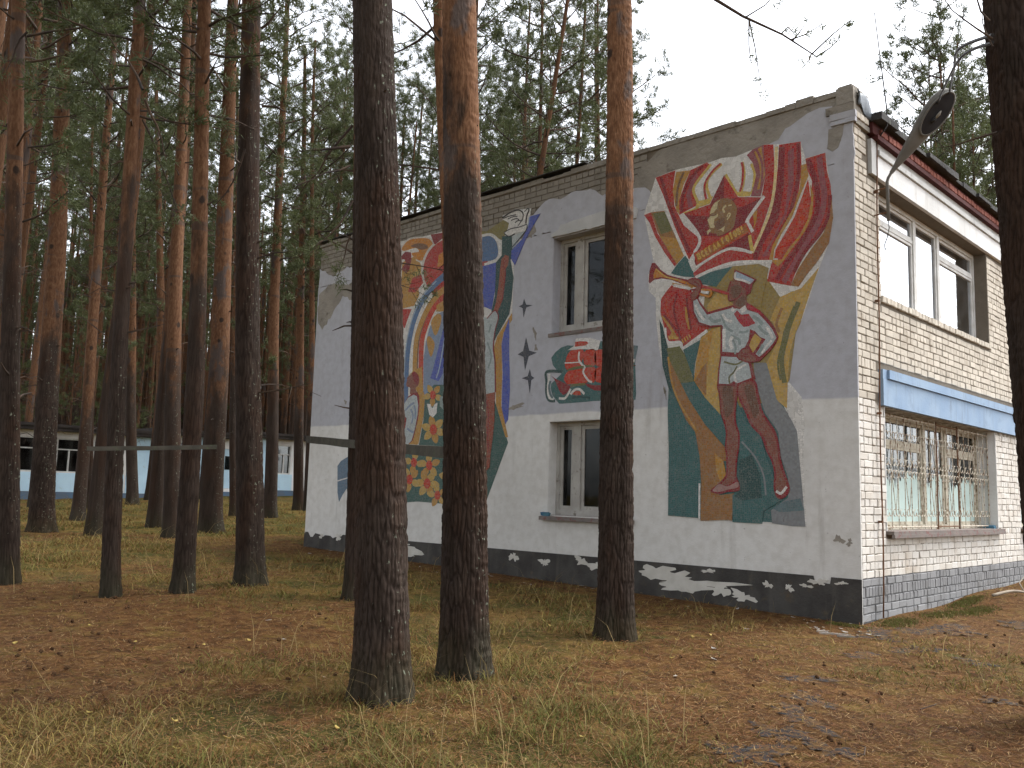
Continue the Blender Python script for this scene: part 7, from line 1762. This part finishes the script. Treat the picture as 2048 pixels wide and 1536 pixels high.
# yellow leaves, plaster crumbs
def flake(seed, a, b, curl, mat, name):
    P = blob(0, 0, a, b, 10, 0, seed, .35); mb = MB()
    vs_ = [(0, 0, curl * .3)] + [(x, y, curl * ((x / a) ** 2 - .3 * (y / b))) for x, y in P]
    mb.add(vs_ + [(x, y, z - .004) for x, y, z in vs_], [(0, 1 + i, 1 + (i + 1) % 10) for i in range(10)] + [(11, 12 + (i + 1) % 10, 12 + i) for i in range(10)] + [(1 + i, 12 + i, 12 + (i + 1) % 10, 1 + (i + 1) % 10) for i in range(10)])
    me = bpy.data.meshes.new(name); me.from_pydata(mb.v, [], mb.f); me.materials.append(mat); return me
LM = [flake(k, .021, .014, .008, MT['leaf'], 'leaf_blade') for k in range(3)]
for k in range(34):
    px = rc.uniform(0, 1700); d = 4.0 + 6.5 * rc.random(); x, y = scr(px, d)
    if x < .1 and y > -.2: continue
    o = bpy.data.objects.new('fallen_leaf', LM[k % 3]); COL.objects.link(o); o.location = (x, y, tz(x, y) + rc.uniform(.02, .045)); o.rotation_euler = (rc.uniform(-.5, .5), rc.uniform(-.5, .5), rc.uniform(0, 6.3))
    tag(o, 'small yellow leaf lying among grass and needles', 'leaf', 'yellow leaves on the ground')
KM = [flake(30 + k, .032, .022, .004, MT['chip'], 'crumb') for k in range(4)]
for k in range(64):
    if k < 44: x = -11.5 * rc.random() ** 1.6 + .3; y = -.12 - .75 * rc.random() ** 2
    elif k < 56: x = -.35 + .9 * rc.random(); y = -.9 + .35 * rc.random()
    else: x, y = scr(rc.uniform(100, 1500), rc.uniform(7, 11))
    if x < .1 and y > -.1: continue
    o = bpy.data.objects.new('plaster_crumb', KM[k % 4]); COL.objects.link(o); s = rc.uniform(.4, 1.2) * (1.5 if k % 11 == 0 else 1); o.scale = (s, s, s * .8)
    o.location = (x, y, tz(x, y) + .014); o.rotation_euler = (rc.uniform(-.2, .2), rc.uniform(-.2, .2), rc.uniform(0, 6.3))
    tag(o, 'pale crumb of fallen plaster lying at the wall foot', 'plaster crumb', 'plaster crumbs below the mosaic wall')
for k, (x, y, a, b) in enumerate([(.03, -.92, .12, .02), (.20, -.97, .08, .018), (-.13, -.87, .06, .02)]):
    P = blob(x, y, a, b, 16, .5, 60 + k, .6); z = tz(x, y)
    o = MB().prism(P, lambda u, v: (u, v, z + .02), lambda u, v: (u, v, z - .02)).build('plaster_slab', MT['chip'])
    tag(o, 'flat broken piece of plaster lying on asphalt by the corner', 'plaster slab', 'broken plaster by the building corner')
# fallen branch at the far right foot of the brick wall
x0, y0 = 0.42, 4.1
fb = [(.40, 3.75), (.55, 4.25), (.75, 4.7), (1.05, 5.0), (1.2, 5.5)]
Q = catmull([(a, b, tz(a, b) + .05 + .03 * math.sin(i * 2)) for i, (a, b) in enumerate(fb)], False, 4)
mb = MB().tube(Q, [.024 - .016 * i / (len(Q) - 1) for i in range(len(Q))], 6)
mb.tube([Q[6], (Q[6][0] - .12, Q[6][1] + .2, Q[6][2] + .12), (Q[6][0] - .1, Q[6][1] + .45, Q[6][2] + .22)], [.012, .009, .004], 5).tube([Q[9], (Q[9][0] + .15, Q[9][1] + .1, Q[9][2] + .14)], [.01, .004], 5)
tag(mb.build('fallen_branch', MT['twig'], None, True), 'dry forked fallen branch lying by the foot of the brick wall', 'branch')
for k, (px, d, L, a) in enumerate([(1720, 5.8, .25, 1.9), (240, 4.6, .4, .8), (1830, 7.2, .3, 1.2)]):
    x, y = scr(px, d); z = tz(x, y) + .018
    o = MB().tube([(x, y, z), (x + L * .5 * math.cos(a), y + L * .5 * math.sin(a), z + .02), (x + L * math.cos(a + .3), y + L * math.sin(a + .3), z + .005)], [.005, .004, .002], 5).build('twig', MT['limb'])
    tag(o, 'thin dark twig lying on the forest floor', 'twig', 'dry twigs on the ground')
# weeds sprouting along the roof edge
rngw = np.random.default_rng(3)
for i, (x, y, hh, lab) in enumerate([(-.62, .1, .16, 'tuft of dry weeds on the parapet near the corner'), (-3.3, .12, .22, 'sparse dry weed on the roof parapet right of the middle window')]):
    st = [((x + rngw.uniform(-.08, .08), y, TOP - .01), (rngw.uniform(-.3, .3), rngw.uniform(-.2, .2), 1), hh * rngw.uniform(.7, 1.2), .003) for _ in range(6)]
    me = branch_system(rngw, st, [MT['twig'], MT['needles2']], 'roof_weed', tuft=.03, ntuft=5, dens=14)
    tag(link('roof_weed', me, None), lab, 'weed')
wire([(2.846, -4.348, 4.875), (2.298, -3.283, 5.375), (1.801, -1.803, 5.912), tip - axd * .05], .014, 'thin black wire running from the lamp tip to the right pine, upper strand')
wire([(2.842, -4.342, 4.821), (2.316, -3.256, 5.316), (1.642, -1.538, 5.914), tip - axd * .22 - dn * .09], .013, 'thin black wire running from the lamp back to the right pine, lower strand')
